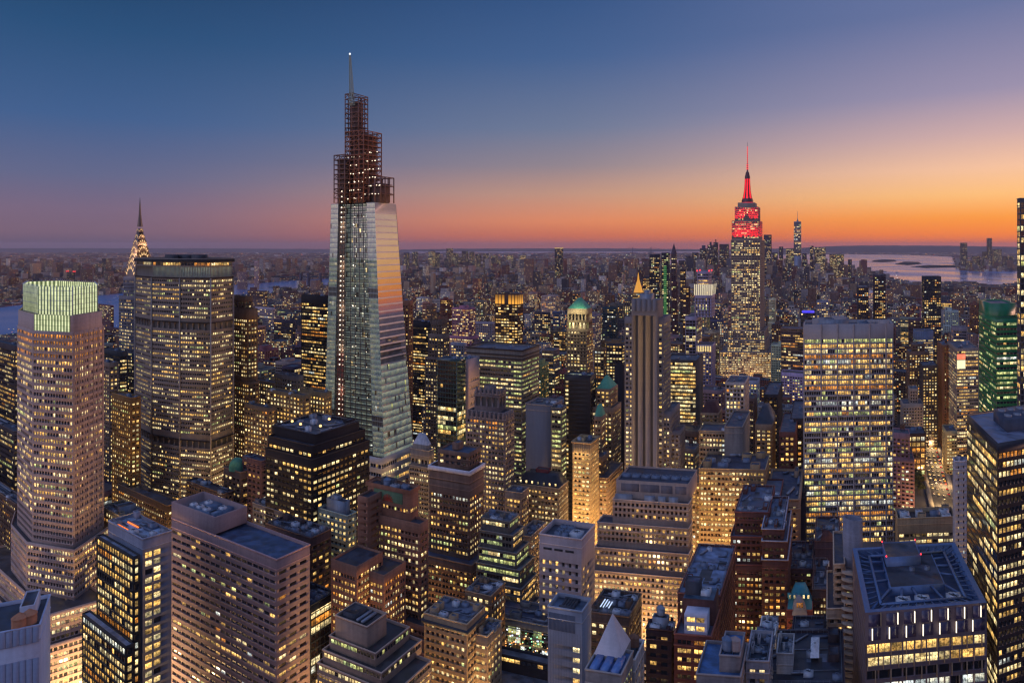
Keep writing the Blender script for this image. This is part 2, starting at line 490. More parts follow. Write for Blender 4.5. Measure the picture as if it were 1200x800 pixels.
def facade(wall, panes, A, Bp, z0, z1, spec, A2=None, B2=None, mi=0):
    """punched wall between two plan corners; the rooms' panes sit back in their reveals"""
    A = np.asarray(A, float); Bp = np.asarray(Bp, float)
    A2 = A if A2 is None else np.asarray(A2, float); B2 = Bp if B2 is None else np.asarray(B2, float)
    L = np.linalg.norm(Bp - A); H = z1 - z0
    e = (Bp - A) / L; nrm = np.array((e[1], -e[0]))
    def pt(u, v, dep=0.0):          # u in 0..L, v in 0..H (arrays)
        u = np.asarray(u, float); v = np.asarray(v, float)
        s = (u / L)[..., None]; t = (v / H)[..., None]
        p = (A * (1 - s) + Bp * s) * (1 - t) + (A2 * (1 - s) + B2 * s) * t
        p = p - nrm * dep
        return np.concatenate([p, (z0 + v)[..., None]], -1)
    def rect(ua, ub, va, vb, d=0.0):
        ua, ub, va, vb = np.broadcast_arrays(*(np.asarray(x, float) for x in (ua, ub, va, vb)))
        return np.stack([pt(ua, va, d), pt(ub, va, d), pt(ub, vb, d), pt(ua, vb, d)], -2)
    mid = (A + Bp) / 2
    view = -mid / np.linalg.norm(mid)
    if spec is None or (nrm @ view) < -0.2 or L < 2.0:
        wall.quads(rect(0, L, 0, H), None, mi); return
    fh = spec.get('fh', 3.8); top = spec.get('top', 1.5); bot = spec.get('bot', 0.5); mar = spec.get('mar', .8)
    zcut = HC - (880 - EYE) / F * mid[1]
    bot = max(bot, zcut - z0)
    nf = int((H - top - bot) / fh)
    if nf < 1 or L < 2 * mar + 1:
        wall.quads(rect(0, L, 0, H), None, mi); return
    if 'top' not in spec: top = H - bot - nf * fh if H - bot - nf * fh < 3 * fh else 1.5
    bay = spec.get('bay', 3.2)
    nb = max(1, int(round((L - 2 * mar) / bay))); bw = (L - 2 * mar) / nb
    wins = np.array(spec.get('wins', [(.2, .8)]))
    ua = (mar + (np.arange(nb)[:, None] + wins[None, :, 0]) * bw).ravel()
    ub = (mar + (np.arange(nb)[:, None] + wins[None, :, 1]) * bw).ravel()
    skip = spec.get('only')          # keep only these bay numbers
    if skip is not None:
        keep = np.repeat(np.isin(np.arange(nb), [k % nb for k in skip]), len(wins))
        ua, ub = ua[keep], ub[keep]
    va0, vb0 = spec.get('v', (.28, .8))
    lo = H - top - nf * fh
    va = lo + (np.arange(nf) + va0) * fh; vb = lo + (np.arange(nf) + vb0) * fh
    nc = len(ua)
    # wall: strips between the rows, piers between the windows
    sa = np.concatenate(([0], vb)); sb = np.concatenate((va, [H]))
    wall.quads(rect(0, L, sa, sb), None, mi)
    pa = np.concatenate(([0], ub)); pb = np.concatenate((ua, [L]))
    PA, VA = np.meshgrid(pa, va); PB, VB = np.meshgrid(pb, vb)
    pm = spec.get('pier_mi', mi)
    wall.quads(rect(PA.ravel(), PB.ravel(), VA.ravel(), VB.ravel()), None, pm)
    UA, VA = np.meshgrid(ua, va); UB, VB = np.meshgrid(ub, vb)
    UA, UB, VA, VB = UA.ravel(), UB.ravel(), VA.ravel(), VB.ravel()
    rec = spec.get('rec', .35)
    if rec > 0:
        f = lambda u0, v0, u1, v1: np.stack([pt(u0, v0), pt(u1, v1), pt(u1, v1, rec), pt(u0, v0, rec)], -2)
        wall.quads(f(UA, VB, UB, VB)[:, ::-1], None, mi)
        wall.quads(f(UA, VA, UB, VA), None, mi)
        wall.quads(f(UA, VA, UA, VB)[:, ::-1], None, mi)
        wall.quads(f(UB, VA, UB, VB), None, mi)
    if rec >= .3 and mid[1] < 520:      # projecting sills
        so, sh = .22, .22
        u0, u1 = UA - .12, UB + .12
        wall.quads(np.stack([pt(u0, VA - sh, -so), pt(u1, VA - sh, -so), pt(u1, VA, -so), pt(u0, VA, -so)], -2), None, mi)
        wall.quads(np.stack([pt(u0, VA, -so), pt(u1, VA, -so), pt(u1, VA), pt(u0, VA)], -2), None, mi)
        wall.quads(np.stack([pt(u0, VA - sh), pt(u1, VA - sh), pt(u1, VA - sh, -so), pt(u0, VA - sh, -so)], -2), None, mi)
    cls = lit_rows(nf, nc, spec).ravel()
    panes.append((rect(UA, UB, VA, VB, rec), cls))
    fin = spec.get('fin')            # projecting piers: (depth, width, every n bays)
    if fin:
        dep, wdt, ev = fin
        us = mar + np.arange(0, nb + 1, ev) * bw
        us = us[(us > wdt) & (us < L - wdt)]
        ones = np.ones_like(us)
        vlo, vhi = lo * ones, (H - .05) * ones
        a, b = us - wdt / 2, us + wdt / 2
        P = lambda u, v, d: pt(u, v, d)
        wall.quads(np.stack([P(a, vlo, -dep), P(b, vlo, -dep), P(b, vhi, -dep), P(a, vhi, -dep)], -2), None, spec.get('fin_mi', mi))
        wall.quads(np.stack([P(b, vlo, -dep), P(b, vlo, 0), P(b, vhi, 0), P(b, vhi, -dep)], -2), None, spec.get('fin_mi', mi))
        wall.quads(np.stack([P(a, vlo, 0), P(a, vlo, -dep), P(a, vhi, -dep), P(a, vhi, 0)], -2), None, spec.get('fin_mi', mi))

_pane_cache = {}
DESCS = []          # (short description, column, row of its top) for telling neighbours apart
class Building:
    def __init__(self, name, label, at, mats, cat='building', group=None, windows=100, desc=None):
        self.o = bpy.data.objects.new(name, None)
        self.o.empty_display_size = 5
        self.base = np.array((at[0], at[1], 0.0))
        self.o.location = self.base
        col.objects.link(self.o)
        tag(self.o, label, cat, group)
        self.desc = desc or name.replace('_', ' ')
        self.mats = mats if isinstance(mats, list) else [mats]
        self.wall = Geo(); self.roofg = Geo(); self.panes = []; self.roofs = []
        self.nwin = windows
        self.roofm = roof_mat()
    def part(self, name, geo, mats, parent=None, weld=True):
        return obj(name, geo.mesh(name, mats, self.base, weld), parent or self.o)
    def tier(self, poly, z0, z1, spec, par=1.2, roof=True, Q=None, specs=None, mi=0):
        n = len(poly)
        Q = poly if Q is None else Q
        for i in range(n):
            s = spec if specs is None else specs[i]
            facade(self.wall, self.panes, poly[i], poly[(i + 1) % n], z0, z1, s, Q[i], Q[(i + 1) % n], mi)
        if roof:
            zr = z1 - par
            inn = inset(Q, .45)
            rg = Geo(); rg.poly([(p[0], p[1], zr) for p in inn]); self.roofs.append(rg)
            qs = []; tp = []
            for i in range(n):
                a, b = inn[i], inn[(i + 1) % n]; c, d = Q[i], Q[(i + 1) % n]
                qs.append([(b[0], b[1], zr), (a[0], a[1], zr), (a[0], a[1], z1), (b[0], b[1], z1)])
                tp.append([(c[0], c[1], z1), (d[0], d[1], z1), (b[0], b[1], z1), (a[0], a[1], z1)])
            self.wall.quads(qs, None, mi); self.wall.quads(tp, None, mi)
        return self
    def cornice(self, poly, z, h=1.0, out=.8, mat=None, name='cornice'):
        g = Geo()
        g.prism(inset(poly, -out), z, z + h, top=False)
        o2, i2 = inset(poly, -out), inset(poly, .25)
        n = len(poly)
        for zz, fl in ((z, True), (z + h, False)):
            for i in range(n):
                q = [(o2[i][0], o2[i][1], zz), (o2[(i + 1) % n][0], o2[(i + 1) % n][1], zz), (i2[(i + 1) % n][0], i2[(i + 1) % n][1], zz), (i2[i][0], i2[i][1], zz)]
                g.quads([q[::-1] if fl else q])
        self.part(name, g, mat or self.mats[0])
    def finish(self):
        if self.o['category'] == 'building' and self.o.name.split('.')[0] != 'city_block' and len(self.desc.split()) <= 5:
            top = max([q[..., 2].max() for q in self.wall.q] or [50.0]); x_, y_ = proj((self.base[0], self.base[1], top)); DESCS.append((self.desc, x_, y_))
        if not self.wall.empty(): self.part('wall', self.wall, self.mats)
        for rg in self.roofs + [self.roofg]:
            if not rg.empty(): self.part('roof', rg, self.roofm)
        if self.panes:
            Q = np.concatenate([p for p, _ in self.panes]); c = np.concatenate([k for _, k in self.panes])
            cen = Q.mean(1)
            Yd = np.maximum(cen[:, 1], 1)
            hgt = np.abs(Q[:, 2, 2] - Q[:, 0, 2]) / Yd * F
            wid = np.abs(Q[:, 1, 0] / Q[:, 1, 1] - Q[:, 0, 0] / Q[:, 0, 1]) * F
            px = 600 + F * cen[:, 0] / Yd; py = EYE + F * (HC - cen[:, 2]) / Yd
            ok = (hgt > 3.4) & (wid > 1.6) & (px > -5) & (px < 1205) & (py < 805)
            score = np.where(ok, hgt * wid * (1 + .25 * (c > 1)), 0)
            order = np.argsort(-score)[:self.nwin]
            order = order[score[order] > 0]
            ind = np.zeros(len(Q), bool); ind[order] = True
            for i in order:
                q = Q[i] - cen[i]
                key = (tuple(np.round(q.ravel(), 2)), int(c[i]))
                me = _pane_cache.get(key)
                if me is None:
                    g = Geo(); g.quads([q])
                    me = g.mesh('window', PANES[c[i]], weld=False)
                    _pane_cache[key] = me
                obj('window', me, self.o, cen[i] - self.base)
            rest = ~ind
            if rest.any():
                g = Geo(); g.quads(Q[rest], None, c[rest])
                tag(self.part('window', g, PANES, weld=False), kind='stuff')
        return self

# ------------------------------------------------------------------ roof-top pieces
METAL = wall_mat((128, 134, 146), .5, .2, .5, .3, 'galvanised_metal')
DKMETAL = wall_mat((52, 56, 66), .6, .25, .4, 0, 'dark_metal')
STEELBLUE = wall_mat((96, 110, 132), .5, .25, .5, .2, 'blue_grey_metal')
LIGHTMETAL = wall_mat((176, 182, 192), .5, .2, .5, .2, 'light_metal')

def axes(poly):
    e = (poly[1] - poly[0]); e = e / np.linalg.norm(e)
    s = (poly[2] - poly[1]); s = s / np.linalg.norm(s)
    return e, s

def bulkhead(b, poly, u0, u1, v0, v1, z, h, mat=None, name='bulkhead', roofm=True):
    P = sub(poly, u0, u1, v0, v1)
    g = Geo(); g.prism(P, z - .6, z + h, top=False)
    I = inset(P, .35)
    for i in range(4):
        a, c = P[i], P[(i + 1) % 4]; d, e = I[(i + 1) % 4], I[i]
        g.quads([[(a[0], a[1], z + h), (c[0], c[1], z + h), (d[0], d[1], z + h), (e[0], e[1], z + h)],
                 [(d[0], d[1], z + h - .5), (e[0], e[1], z + h - .5), (e[0], e[1], z + h), (d[0], d[1], z + h)]])
    g.poly([(p[0], p[1], z + h - .5) for p in I], 1)
    return b.part(name, g, [mat or b.mats[0], b.roofm])

def cooling(b, poly, u, v, z, sx=2.2, sy=1.6, h=2.2, mat=None, fans=2):
    e, s = axes(poly)
    c = sub(poly, u, u, v, v)[0]
    g = Geo()
    g.box(c, e, s, sx, sy, z - .3, z + h)
    for k in range(fans):
        cc = c + e * (sx * (2 * (k + .5) / fans - 1))
        r = min(sx / fans, sy) * .8
        g.lathe(cc, [(r, z + h), (r, z + h + .5), (r * .85, z + h + .5), (r * .85, z + h + .15)], 12)
        g.lathe(cc, [(r * .25, z + h + .15), (r * .25, z + h + .4)], 8, 1)
        for a in range(5):
            th = a * 2 * math.pi / 5
            p0 = (cc[0], cc[1], z + h + .3); p1 = (cc[0] + math.cos(th) * r * .8, cc[1] + math.sin(th) * r * .8, z + h + .3)
            g.bar(p0, p1, .12, 1)
    return b.part('cooling_unit', g, [mat or METAL, DKMETAL])

def duct(b, poly, pts, z, r=.5, mat=None):
    g = Geo()
    P = [sub(poly, u, u, v, v)[0] for u, v in pts]
    for a, c in zip(P[:-1], P[1:]):
        g.bar((a[0], a[1], z + r + .2), (c[0], c[1], z + r + .2), r)
    return b.part('duct', g, mat or METAL)

def clutter(b, poly, z, n=4, seed=0, scale=1.0):
    r = random.Random(seed)
    cells = [(i, j) for i in range(4) for j in range(3)]
    r.shuffle(cells)
    for i, j in cells[:n]:
        u = (i + .3 + .4 * r.random()) / 4; v = (j + .3 + .4 * r.random()) / 3
        k = r.random()
        if k < .45:
            cooling(b, poly, u, v, z, scale * r.uniform(1.2, 2.4), scale * r.uniform(1, 1.7), scale * r.uniform(1.2, 2.4), r.choice([METAL, STEELBLUE, LIGHTMETAL]), r.choice([1, 2]))
        elif k < .75:
            duct(b, poly, [(u, v), (min(.93, u + .2 * r.random()), v), (min(.93, u + .2), min(.93, v + .25 * r.random()))], z, scale * r.uniform(.3, .6), r.choice([METAL, STEELBLUE]))
        else:
            bulkhead(b, poly, max(.05, u - .07), min(.95, u + .07), max(.05, v - .09), min(.95, v + .09), z, scale * r.uniform(2, 3.6))

TANKWOOD = wall_mat((120, 84, 66), .9, .35, .2, 0, 'weathered_wood')
def water_tank(c, z, r, h, label, mat=None, roofmat=None, legs=2.5):
    o = bpy.data.objects.new('water_tank', None); o.location = (c[0], c[1], z); col.objects.link(o)
    tag(o, label, 'water tank', 'rooftop water tanks')
    org = (0, 0, 0)
    g = Geo(); g.lathe((0, 0), [(r, legs), (r, legs + h)], 18)
    for k in (.15, .5, .85):
        g.lathe((0, 0), [(r + .06, legs + h * k), (r + .06, legs + h * k + .15)], 18)
    obj('tank', g.mesh('tank', mat or TANKWOOD, org), o)
    g = Geo(); g.lathe((0, 0), [(r * 1.08, legs + h), (.05, legs + h + r * .75)], 18)
    obj('tank_roof', g.mesh('tank_roof', roofmat or mat or TANKWOOD, org), o)
    for sx in (-1, 1):
        for sy in (-1, 1):
            g = Geo(); g.bar((sx * r * .65, sy * r * .65, -.5), (sx * r * .65, sy * r * .65, legs), .18)
            obj('leg', g.mesh('leg', DKMETAL, org), o)
    return o
# ------------------------------------------------------------------ ground, water, far land
def sheet(name, pts, z, mat, kind='structure'):
    g = Geo(); g.poly([(p[0], p[1], z) for p in pts])
    return tag(obj(name, g.mesh(name, mat)), kind=kind)

def ground_mat():
    m, t, p = new_mat('city_ground')
    geo = t.n('ShaderNodeNewGeometry')
    n1 = t.n('ShaderNodeTexNoise'); n1.inputs['Scale'].default_value = .02; n1.inputs['Detail'].default_value = 6
    t.l(geo.outputs['Position'], n1.inputs['Vector'])
    n2 = t.n('ShaderNodeTexNoise'); n2.inputs['Scale'].default_value = .0012; n2.inputs['Detail'].default_value = 4
    t.l(geo.outputs['Position'], n2.inputs['Vector'])
    c = t.mix(t.sm(t.m('ADD', n1.outputs[0], n2.outputs[0]), .7, 1.3), rgb(44, 44, 50), rgb(84, 80, 84))
    t.l(c, p.inputs['Base Color']); p.inputs['Roughness'].default_value = .9
    return m
def water_mat():
    m, t, p = new_mat('river_water')
    geo = t.n('ShaderNodeNewGeometry')
    mp = t.n('ShaderNodeMapping'); mp.inputs['Scale'].default_value = (1, .5, 1); t.l(geo.outputs['Position'], mp.inputs[0])
    n = t.n('ShaderNodeTexNoise'); n.inputs['Scale'].default_value = .05; n.inputs['Detail'].default_value = 6
    t.l(mp.outputs[0], n.inputs['Vector'])
    n2 = t.n('ShaderNodeTexNoise'); n2.inputs['Scale'].default_value = .002; n2.inputs['Detail'].default_value = 3
    t.l(mp.outputs[0], n2.inputs['Vector'])
    bp = t.n('ShaderNodeBump'); bp.inputs['Strength'].default_value = .32; bp.inputs['Distance'].default_value = 2.0
    t.l(n.outputs[0], bp.inputs['Height']); t.l(bp.outputs[0], p.inputs['Normal'])
    p.inputs['Base Color'].default_value = rgb(72, 112, 165)
    t.l(t.sm(n2.outputs[0], .3, .7, .12, .3), p.inputs['Roughness'])
    p.inputs['Specular IOR Level'].default_value = .6
    return m
th = np.linspace(0, 2 * math.pi, 97)[:-1]
sheet('ground', [(math.cos(a) * 46000, math.sin(a) * 46000) for a in th], 0.0, ground_mat())
WATER = water_mat()
WPOLY = {}
def water(name, px):
    pts = [GP(x, y) for x, y in px]
    WPOLY[name + str(len(WPOLY))] = np.array(pts)
    sheet('water', pts, 0.8, WATER)
water('east_river', [(-260, 402), (0, 393), (112, 389), (160, 383), (272, 353), (385, 338), (430, 331), (430, 324), (385, 326), (330, 330), (272, 334), (165, 341), (110, 347), (0, 360), (-260, 374)])
water('harbour', [(985, 312), (1007, 321), (1042, 326), (1070, 331), (1100, 330.5), (1135, 330), (1165, 334.5), (1194, 331), (1260, 331), (1400, 334), (1400, 320), (1260, 318), (1194, 317.5), (1150, 318.5), (1126, 317), (1122, 312), (1118, 301), (1060, 298.6), (985, 297.8), (900, 298.4), (880, 305), (930, 312)])
water('upper_bay', [(480, 296.6), (600, 297.0), (760, 296.8), (880, 297.4), (880, 293.6), (760, 293.2), (600, 293.2), (480, 293.6)])
water('channel', [(722, 320), (765, 317.5), (800, 312), (835, 306), (835, 303), (800, 304), (765, 305), (735, 308), (715, 314)])
water('creek', [(60, 331), (110, 333), (150, 331), (110, 329)])

LANDM = wall_mat((46, 50, 50), .95, .35, .1, 0, 'wooded_land')
def hill(pts, depth, seed):
    """a long low ridge: (column, top row) pairs at one depth"""
    r = random.Random(seed)
    g = Geo()
    xs = np.array([p[0] for p in pts]); ys = np.array([p[1] for p in pts])
    X = np.linspace(xs[0], xs[-1], 90)
    top = np.interp(X, xs, ys)
    rows = []
    for x, y in zip(X, top):
        c = PX(x, depth); z = max(3, ZY(y, depth) + r.uniform(-6, 6))
        rows.append([(c[0], c[1] - z * 9, -1), (c[0], c[1] - z * 4, z * .55), (c[0], c[1], z), (c[0], c[1] + z * 10, -1)])
    for a, b in zip(rows[:-1], rows[1:]):
        for k in range(3):
            g.quads([[a[k], b[k], b[k + 1], a[k + 1]]])
    return tag(obj('hills', g.mesh('hills', LANDM)), kind='structure')
hill([(840, 292.6), (930, 290.8), (975, 288.4), (1010, 287.6), (1060, 287.8), (1110, 288.0), (1150, 288.6), (1200, 289.4), (1300, 290.5)], 30000, 1)
hill([(470, 292.5), (540, 291.4), (620, 291.2), (700, 291.0), (745, 291.3), (830, 292.2)], 34000, 2)
hill([(-60, 291.5), (30, 290.8), (130, 291.0), (260, 291.2), (390, 291.8)], 38000, 3)
def island(px, z=5):
    P = [GP(x, y) for x, y in px]
    g = Geo(); g.prism(P, .2, z); 
    return tag(obj('island', g.mesh('island', LANDM)), kind='structure')
island([(1021, 306.8), (1034, 307.4), (1051, 306.4), (1048, 304.6), (1035, 304.2), (1024, 305.2)])
island([(1049, 309.6), (1064, 310.8), (1080, 309.4), (1076, 307.2), (1060, 306.8)])
island([(1067, 312.6), (1085, 314.2), (1122, 313.4), (1120, 311.0), (1088, 311.0)], 4)

# the avenue at the park with its kerbs and lane lines
AV_YAW = R(27.5)
av_d = np.array((math.sin(AV_YAW), math.cos(AV_YAW))); av_n = np.array((math.cos(AV_YAW), -math.sin(AV_YAW)))
av_c = GP(1098, 560)
def strip(name, off0, off1, s0, s1, z, mat, kind='structure'):
    P = [av_c + av_n * off0 + av_d * s0, av_c + av_n * off1 + av_d * s0, av_c + av_n * off1 + av_d * s1, av_c + av_n * off0 + av_d * s1]
    g = Geo(); g.poly([(p[0], p[1], z) for p in P])
    return g, P
ASPH = wall_mat((56, 56, 60), .8, .2, .4, 0, 'asphalt')
CONC = wall_mat((120, 116, 112), .9, .2, .3, 0, 'concrete_paving')
PAINT = wall_mat((215, 212, 205), .7, .15, .3, 0, 'road_paint')
g, _ = strip('road', -9, 9, -420, 900, .9, ASPH); tag(obj('road', g.mesh('road', ASPH)), kind='structure')
for a, bq in ((-13.5, -9), (9, 13.5)):
    g = Geo(); P = strip('x', a, bq, -420, 900, 0, None)[1]; g.prism(P, .3, 1.03)
    tag(obj('pavement', g.mesh('pavement', CONC)), kind='structure')
g = Geo()
for k in range(-4, 60):
    for o in (-4.5, 0, 4.5):
        P = strip('x', o - .12, o + .12, k * 9, k * 9 + 4, 0, None)[1]
        g.poly([(p[0], p[1], .93) for p in P])
tag(obj('road_marking', g.mesh('road_marking', PAINT)), kind='structure')
# ------------------------------------------------------------------ facade presets
def S(**k): return k
PUNCH = S(bay=3.4, wins=[(.22, .78)], fh=3.7, v=(.3, .8), rec=.35, lit=.5, run=1.6)
PAIRS = S(bay=5.6, wins=[(.13, .43), (.57, .87)], fh=3.7, v=(.28, .78), rec=.35, lit=.55, run=2.2)
TRIPLE = S(bay=7.2, wins=[(.1, .33), (.385, .615), (.67, .9)], fh=3.7, v=(.28, .8), rec=.35, lit=.55, run=3)
RIBBON = S(bay=1.9, wins=[(.05, .95)], fh=3.9, v=(.34, .84), rec=.25, lit=.6, run=7, rowv=.25)
CURTAIN = S(bay=1.6, wins=[(.05, .95)], fh=3.9, v=(.14, .93), rec=.12, lit=.45, run=6, rowv=.2)
LOFT = S(bay=3.0, wins=[(.07, .93)], fh=3.6, v=(.16, .84), rec=.3, lit=.9, run=8, pal='gold')
BLANK = None
def W(base, **k):
    d = dict(base); d.update(k); return d

CURBS = []               # building sides that face a lit street
HERO_FOOT = []          # (polygon, y of its roof) kept clear of filler
def reg(poly): HERO_FOOT.append(np.array(poly))

def coping_mat(c):
    return wall_mat(tuple(min(225, int(v * 1.12 + 14)) for v in c), .8, .15)
def patches(b, poly, z, seed):
    r = random.Random(seed * 31 + 5)
    for k in range(5):
        u, v = r.uniform(.08, .7), r.uniform(.08, .7); du, dv = r.uniform(.08, .25), r.uniform(.1, .25)
        g = Geo(); g.poly([(p[0], p[1], z + .01 + .006 * k) for p in sub(poly, u, u + du, v, v + dv)])
        b.part('roof_patch', g, roof_mat(r.choice([(36, 38, 46), (98, 104, 118), (72, 66, 66), (48, 56, 74)])))
    for k in range(2):
        v = r.uniform(.15, .85); duct(b, poly, [(.06, v), (.94, v)], z, .14, METAL)
    A, C = poly[0], poly[1]
    g = Geo(); n = len(poly); I = inset(poly, 1.0)
    for i in range(n):
        a, c = I[i], I[(i + 1) % n]
        for h in (.55, 1.1): g.bar((*a, z + h + .9), (*c, z + h + .9), .05)
        m = max(2, int(np.linalg.norm(c - a) / 2.5))
        for q in range(m): p = a + (c - a) * q / m; g.bar((*p, z - .1), (*p, z + 2.0), .05)
    b.part('railing_lattice', g, METAL)
def hero(name, label, desc, wallc, tiers, roofc=(58, 64, 78), clut=5, seed=1, windows=100, par=1.2, mats=None, L=False, scale=1.0, cat='building', specs_by_tier=None):
    """tiers: (xl, xc, xr, top row, depth, facade) from the widest, lowest tier up"""
    f = quadL if L else quad
    polys = []
    for t in tiers:
        dd = t[6] if len(t) > 6 else None
        polys.append(f(t[0], t[1], t[2], t[4], dd, t[7]) if len(t) > 7 else f(t[0], t[1], t[2], t[4], dd))
    b = Building(name, label, polys[0][1], mats or [wall_mat(wallc)], cat, windows=windows, desc=desc)
    b.roofm = roof_mat(roofc)
    z0 = 0.0
    for P, t in zip(polys, tiers):
        z = ZY(t[3], t[4])
        sp = t[5]
        if isinstance(sp, list): b.tier(P, z0, z, None, par, specs=sp)
        else: b.tier(P, z0, z, sp, par)
        if t[4] < 600:
            cm = coping_mat(wallc)
            b.cornice(P, z - .55, .6, .22, cm, 'coping')
            if z - z0 > 14: b.cornice(P, z - 5.2, .4, .18, cm, 'belt_course')
        z0 = z - par - .01
    b.polys = polys; b.ztop = z; b.par = par
    b.zr = z - par
    reg(polys[0])
    if clut and tiers[-1][4] < 480: patches(b, polys[-1], b.zr, seed)
    if clut: clutter(b, polys[-1], b.zr, clut + (6 if tiers[-1][4] < 480 else 0), seed, scale)
    return b

# ================================================================== foreground, from the near edge of the picture
NETTING = wall_mat((184, 188, 204), .7, .12, .3, 0, 'pale_panel')
NET2 = wall_mat((140, 150, 174), .7, .12, .3, 0, 'blue_panel')
b = hero('panelled_building', 'pale blue panelled building with a pair of water tanks on its flat roof', 'panelled building', (138, 150, 176),
         [(-30, 47, 52, 731, 250, BLANK, 24, -26)], clut=0, mats=[NETTING])
P0 = b.polys[0]
b.ax = axes(P0)
g = Geo()
A, C = P0[0], P0[1]; e = (C - A) / np.linalg.norm(C - A); nn = np.array((e[1], -e[0])); Lf = np.linalg.norm(C - A)
for k, (za, zb) in enumerate([(b.ztop - 6, b.ztop - .4), (b.ztop - 25, b.ztop - 11.5), (b.ztop - 45, b.ztop - 27)]):
    u = 1.2
    while u < Lf - 2:
        p = A + e * u; q = A + e * (u + 1.75)
        g.prism([p + nn * .05, p + nn * .22, q + nn * .22, q + nn * .05][::-1], za, zb)
        u += 1.95
b.part('cladding_panel', g, NET2)
bulkhead(b, P0, .62, .86, .3, .85, b.zr, 5.5, NETTING)
b.finish()
TT = wall_mat((176, 122, 92), .9, .2, .2, 0, 'new_cedar')
for uu, vv, lab in ((.66, .1, 'cedar water tank nearest the corner of the panelled building'), (.80, .16, 'cedar water tank in front of the roof box on the panelled building')):
    water_tank(sub(P0, uu, uu, vv, vv)[0], b.zr, 2.4, 3.8, lab, TT, legs=.3)

# --- loft-like office with black window frames
GREYM = wall_mat((128, 128, 142), .55, .14, .5, .1, 'grey_metal_cladding')
BLKF = wall_mat((34, 34, 38), .6, .1, .4, 0, 'black_frame')
b = hero('loft_office', 'grey clad office with bright black-framed windows and orange glow on its white roof', 'grey clad office', (128, 128, 142),
         [(127, 167, 201, 631, 320, [BLANK, W(PUNCH, bay=4.2, wins=[(.1, .9)], only=[0, 1], fh=3.9, top=6, v=(.15, .8), lit=.9, pal='gold'), BLANK, BLANK])],
         roofc=(150, 158, 176), clut=3, mats=[GREYM], seed=4)
P0 = b.polys[0]
wing = quad(113, 156, 160, 311, 3)
wb = Building('glazed_wing', 'black-framed wing of bright loft windows below the grey clad office', wing[1], [BLKF], desc='glazed wing')
wb.tier(wing, 0, ZY(652, 311), W(LOFT, fh=3.7, bay=2.6, lit=.96, top=.9), .7); wb.roofm = roof_mat((150, 150, 164))
low = quad(96, 147, 152, 305, 3.5)
wb.tier(low, 0, ZY(757, 305), W(LOFT, fh=3.7, bay=2.6, lit=.93, top=.9), .7)
reg(wing); reg(low)
wb.finish()
g = Geo(); e, s = axes(P0)
c = sub(P0, .34, .34, .3, .3)[0]
for k in (-1, 1):
    g.box(c + s * k * 2.2, e, s, 5.5, .22, b.zr + .05, b.zr + .5)
b.part('roof_light_strip', g, emit_mat('orange_strip', (255, 120, 30), 1.6))
b.finish()

# --- pink granite slab with tall plant room
PINK = wall_mat((150, 124, 122), .75, .14, .35, 0, 'pink_granite')
STRIP = S(bay=8.6, wins=[(.03, .48), (.505, .955)], fh=4.0, v=(.32, .76), rec=.4, lit=.05, run=1.2, rowv=.05, top=5.5, rows=[(-13, .9, WARM), (-5, .4, GREEN), (-17, .35, WARM)], pal='office')
b = hero('granite_office', 'broad pink granite office with strip windows and a recessed plant roof', 'pink granite office', (150, 118, 120),
         [(201, 324, 363, 655, 330, [STRIP, S(bay=6.4, wins=[(.12, .8)], fh=4.0, v=(.32, .76), rec=.4, lit=.06, run=1.1, rowv=.05, top=5.5, rows=[(-13, .8, WARM)]), BLANK, BLANK])],
         roofc=(64, 78, 104), clut=0, mats=[PINK], par=1.5)
P0 = b.polys[0]
ph = sub(P0, 0, .445, .0, .97)
zt = b.ztop + 8.5
g = Geo()
g.prism(ph, b.ztop - .02, zt, top=False)
I = inset(ph, 1.0)
for i in range(4):
    a, c, d, ee = ph[i], ph[(i + 1) % 4], I[(i + 1) % 4], I[i]
    g.quads([[(a[0], a[1], zt), (c[0], c[1], zt), (d[0], d[1], zt), (ee[0], ee[1], zt)], [(d[0], d[1], zt - 5), (ee[0], ee[1], zt - 5), (ee[0], ee[1], zt), (d[0], d[1], zt)]])
g.poly([(p[0], p[1], zt - 5) for p in I], 1)
b.part('plant_room', g, [PINK, b.roofm])
g = Geo(); e, s = axes(ph)
for k, (u, v, hx, hy) in enumerate([(.5, .3, 9, 3.2), (.42, .62, 6, 4), (.75, .55, 2.6, 6)]):
    c = sub(ph, u, u, v, v)[0]; g.box(c, e, s, hx, hy, zt - 5, zt - 1.2)
b.part('plant_platform', g, STEELBLUE)
for u, v in ((.3, .3), (.45, .3), (.6, .3), (.4, .62), (.74, .6)):
    cooling(b, ph, u, v, zt - 1.2, 1.7, 1.5, 1.0, LIGHTMETAL, 1)
g = Geo()          # joints between the granite courses
A, C, D = P0[0], P0[1], P0[2]
b.finish()

# --- dark glass block beside it
b = hero('dark_glass_block', 'low dark blue glass block tucked beside the pink granite office', 'dark glass block', (30, 36, 48),
         [(330, 363, 392, 709, 352, W(CURTAIN, bay=3.2, lit=.3, pal='gold', fh=3.9))], clut=3, roofc=(58, 66, 84))
b.finish()

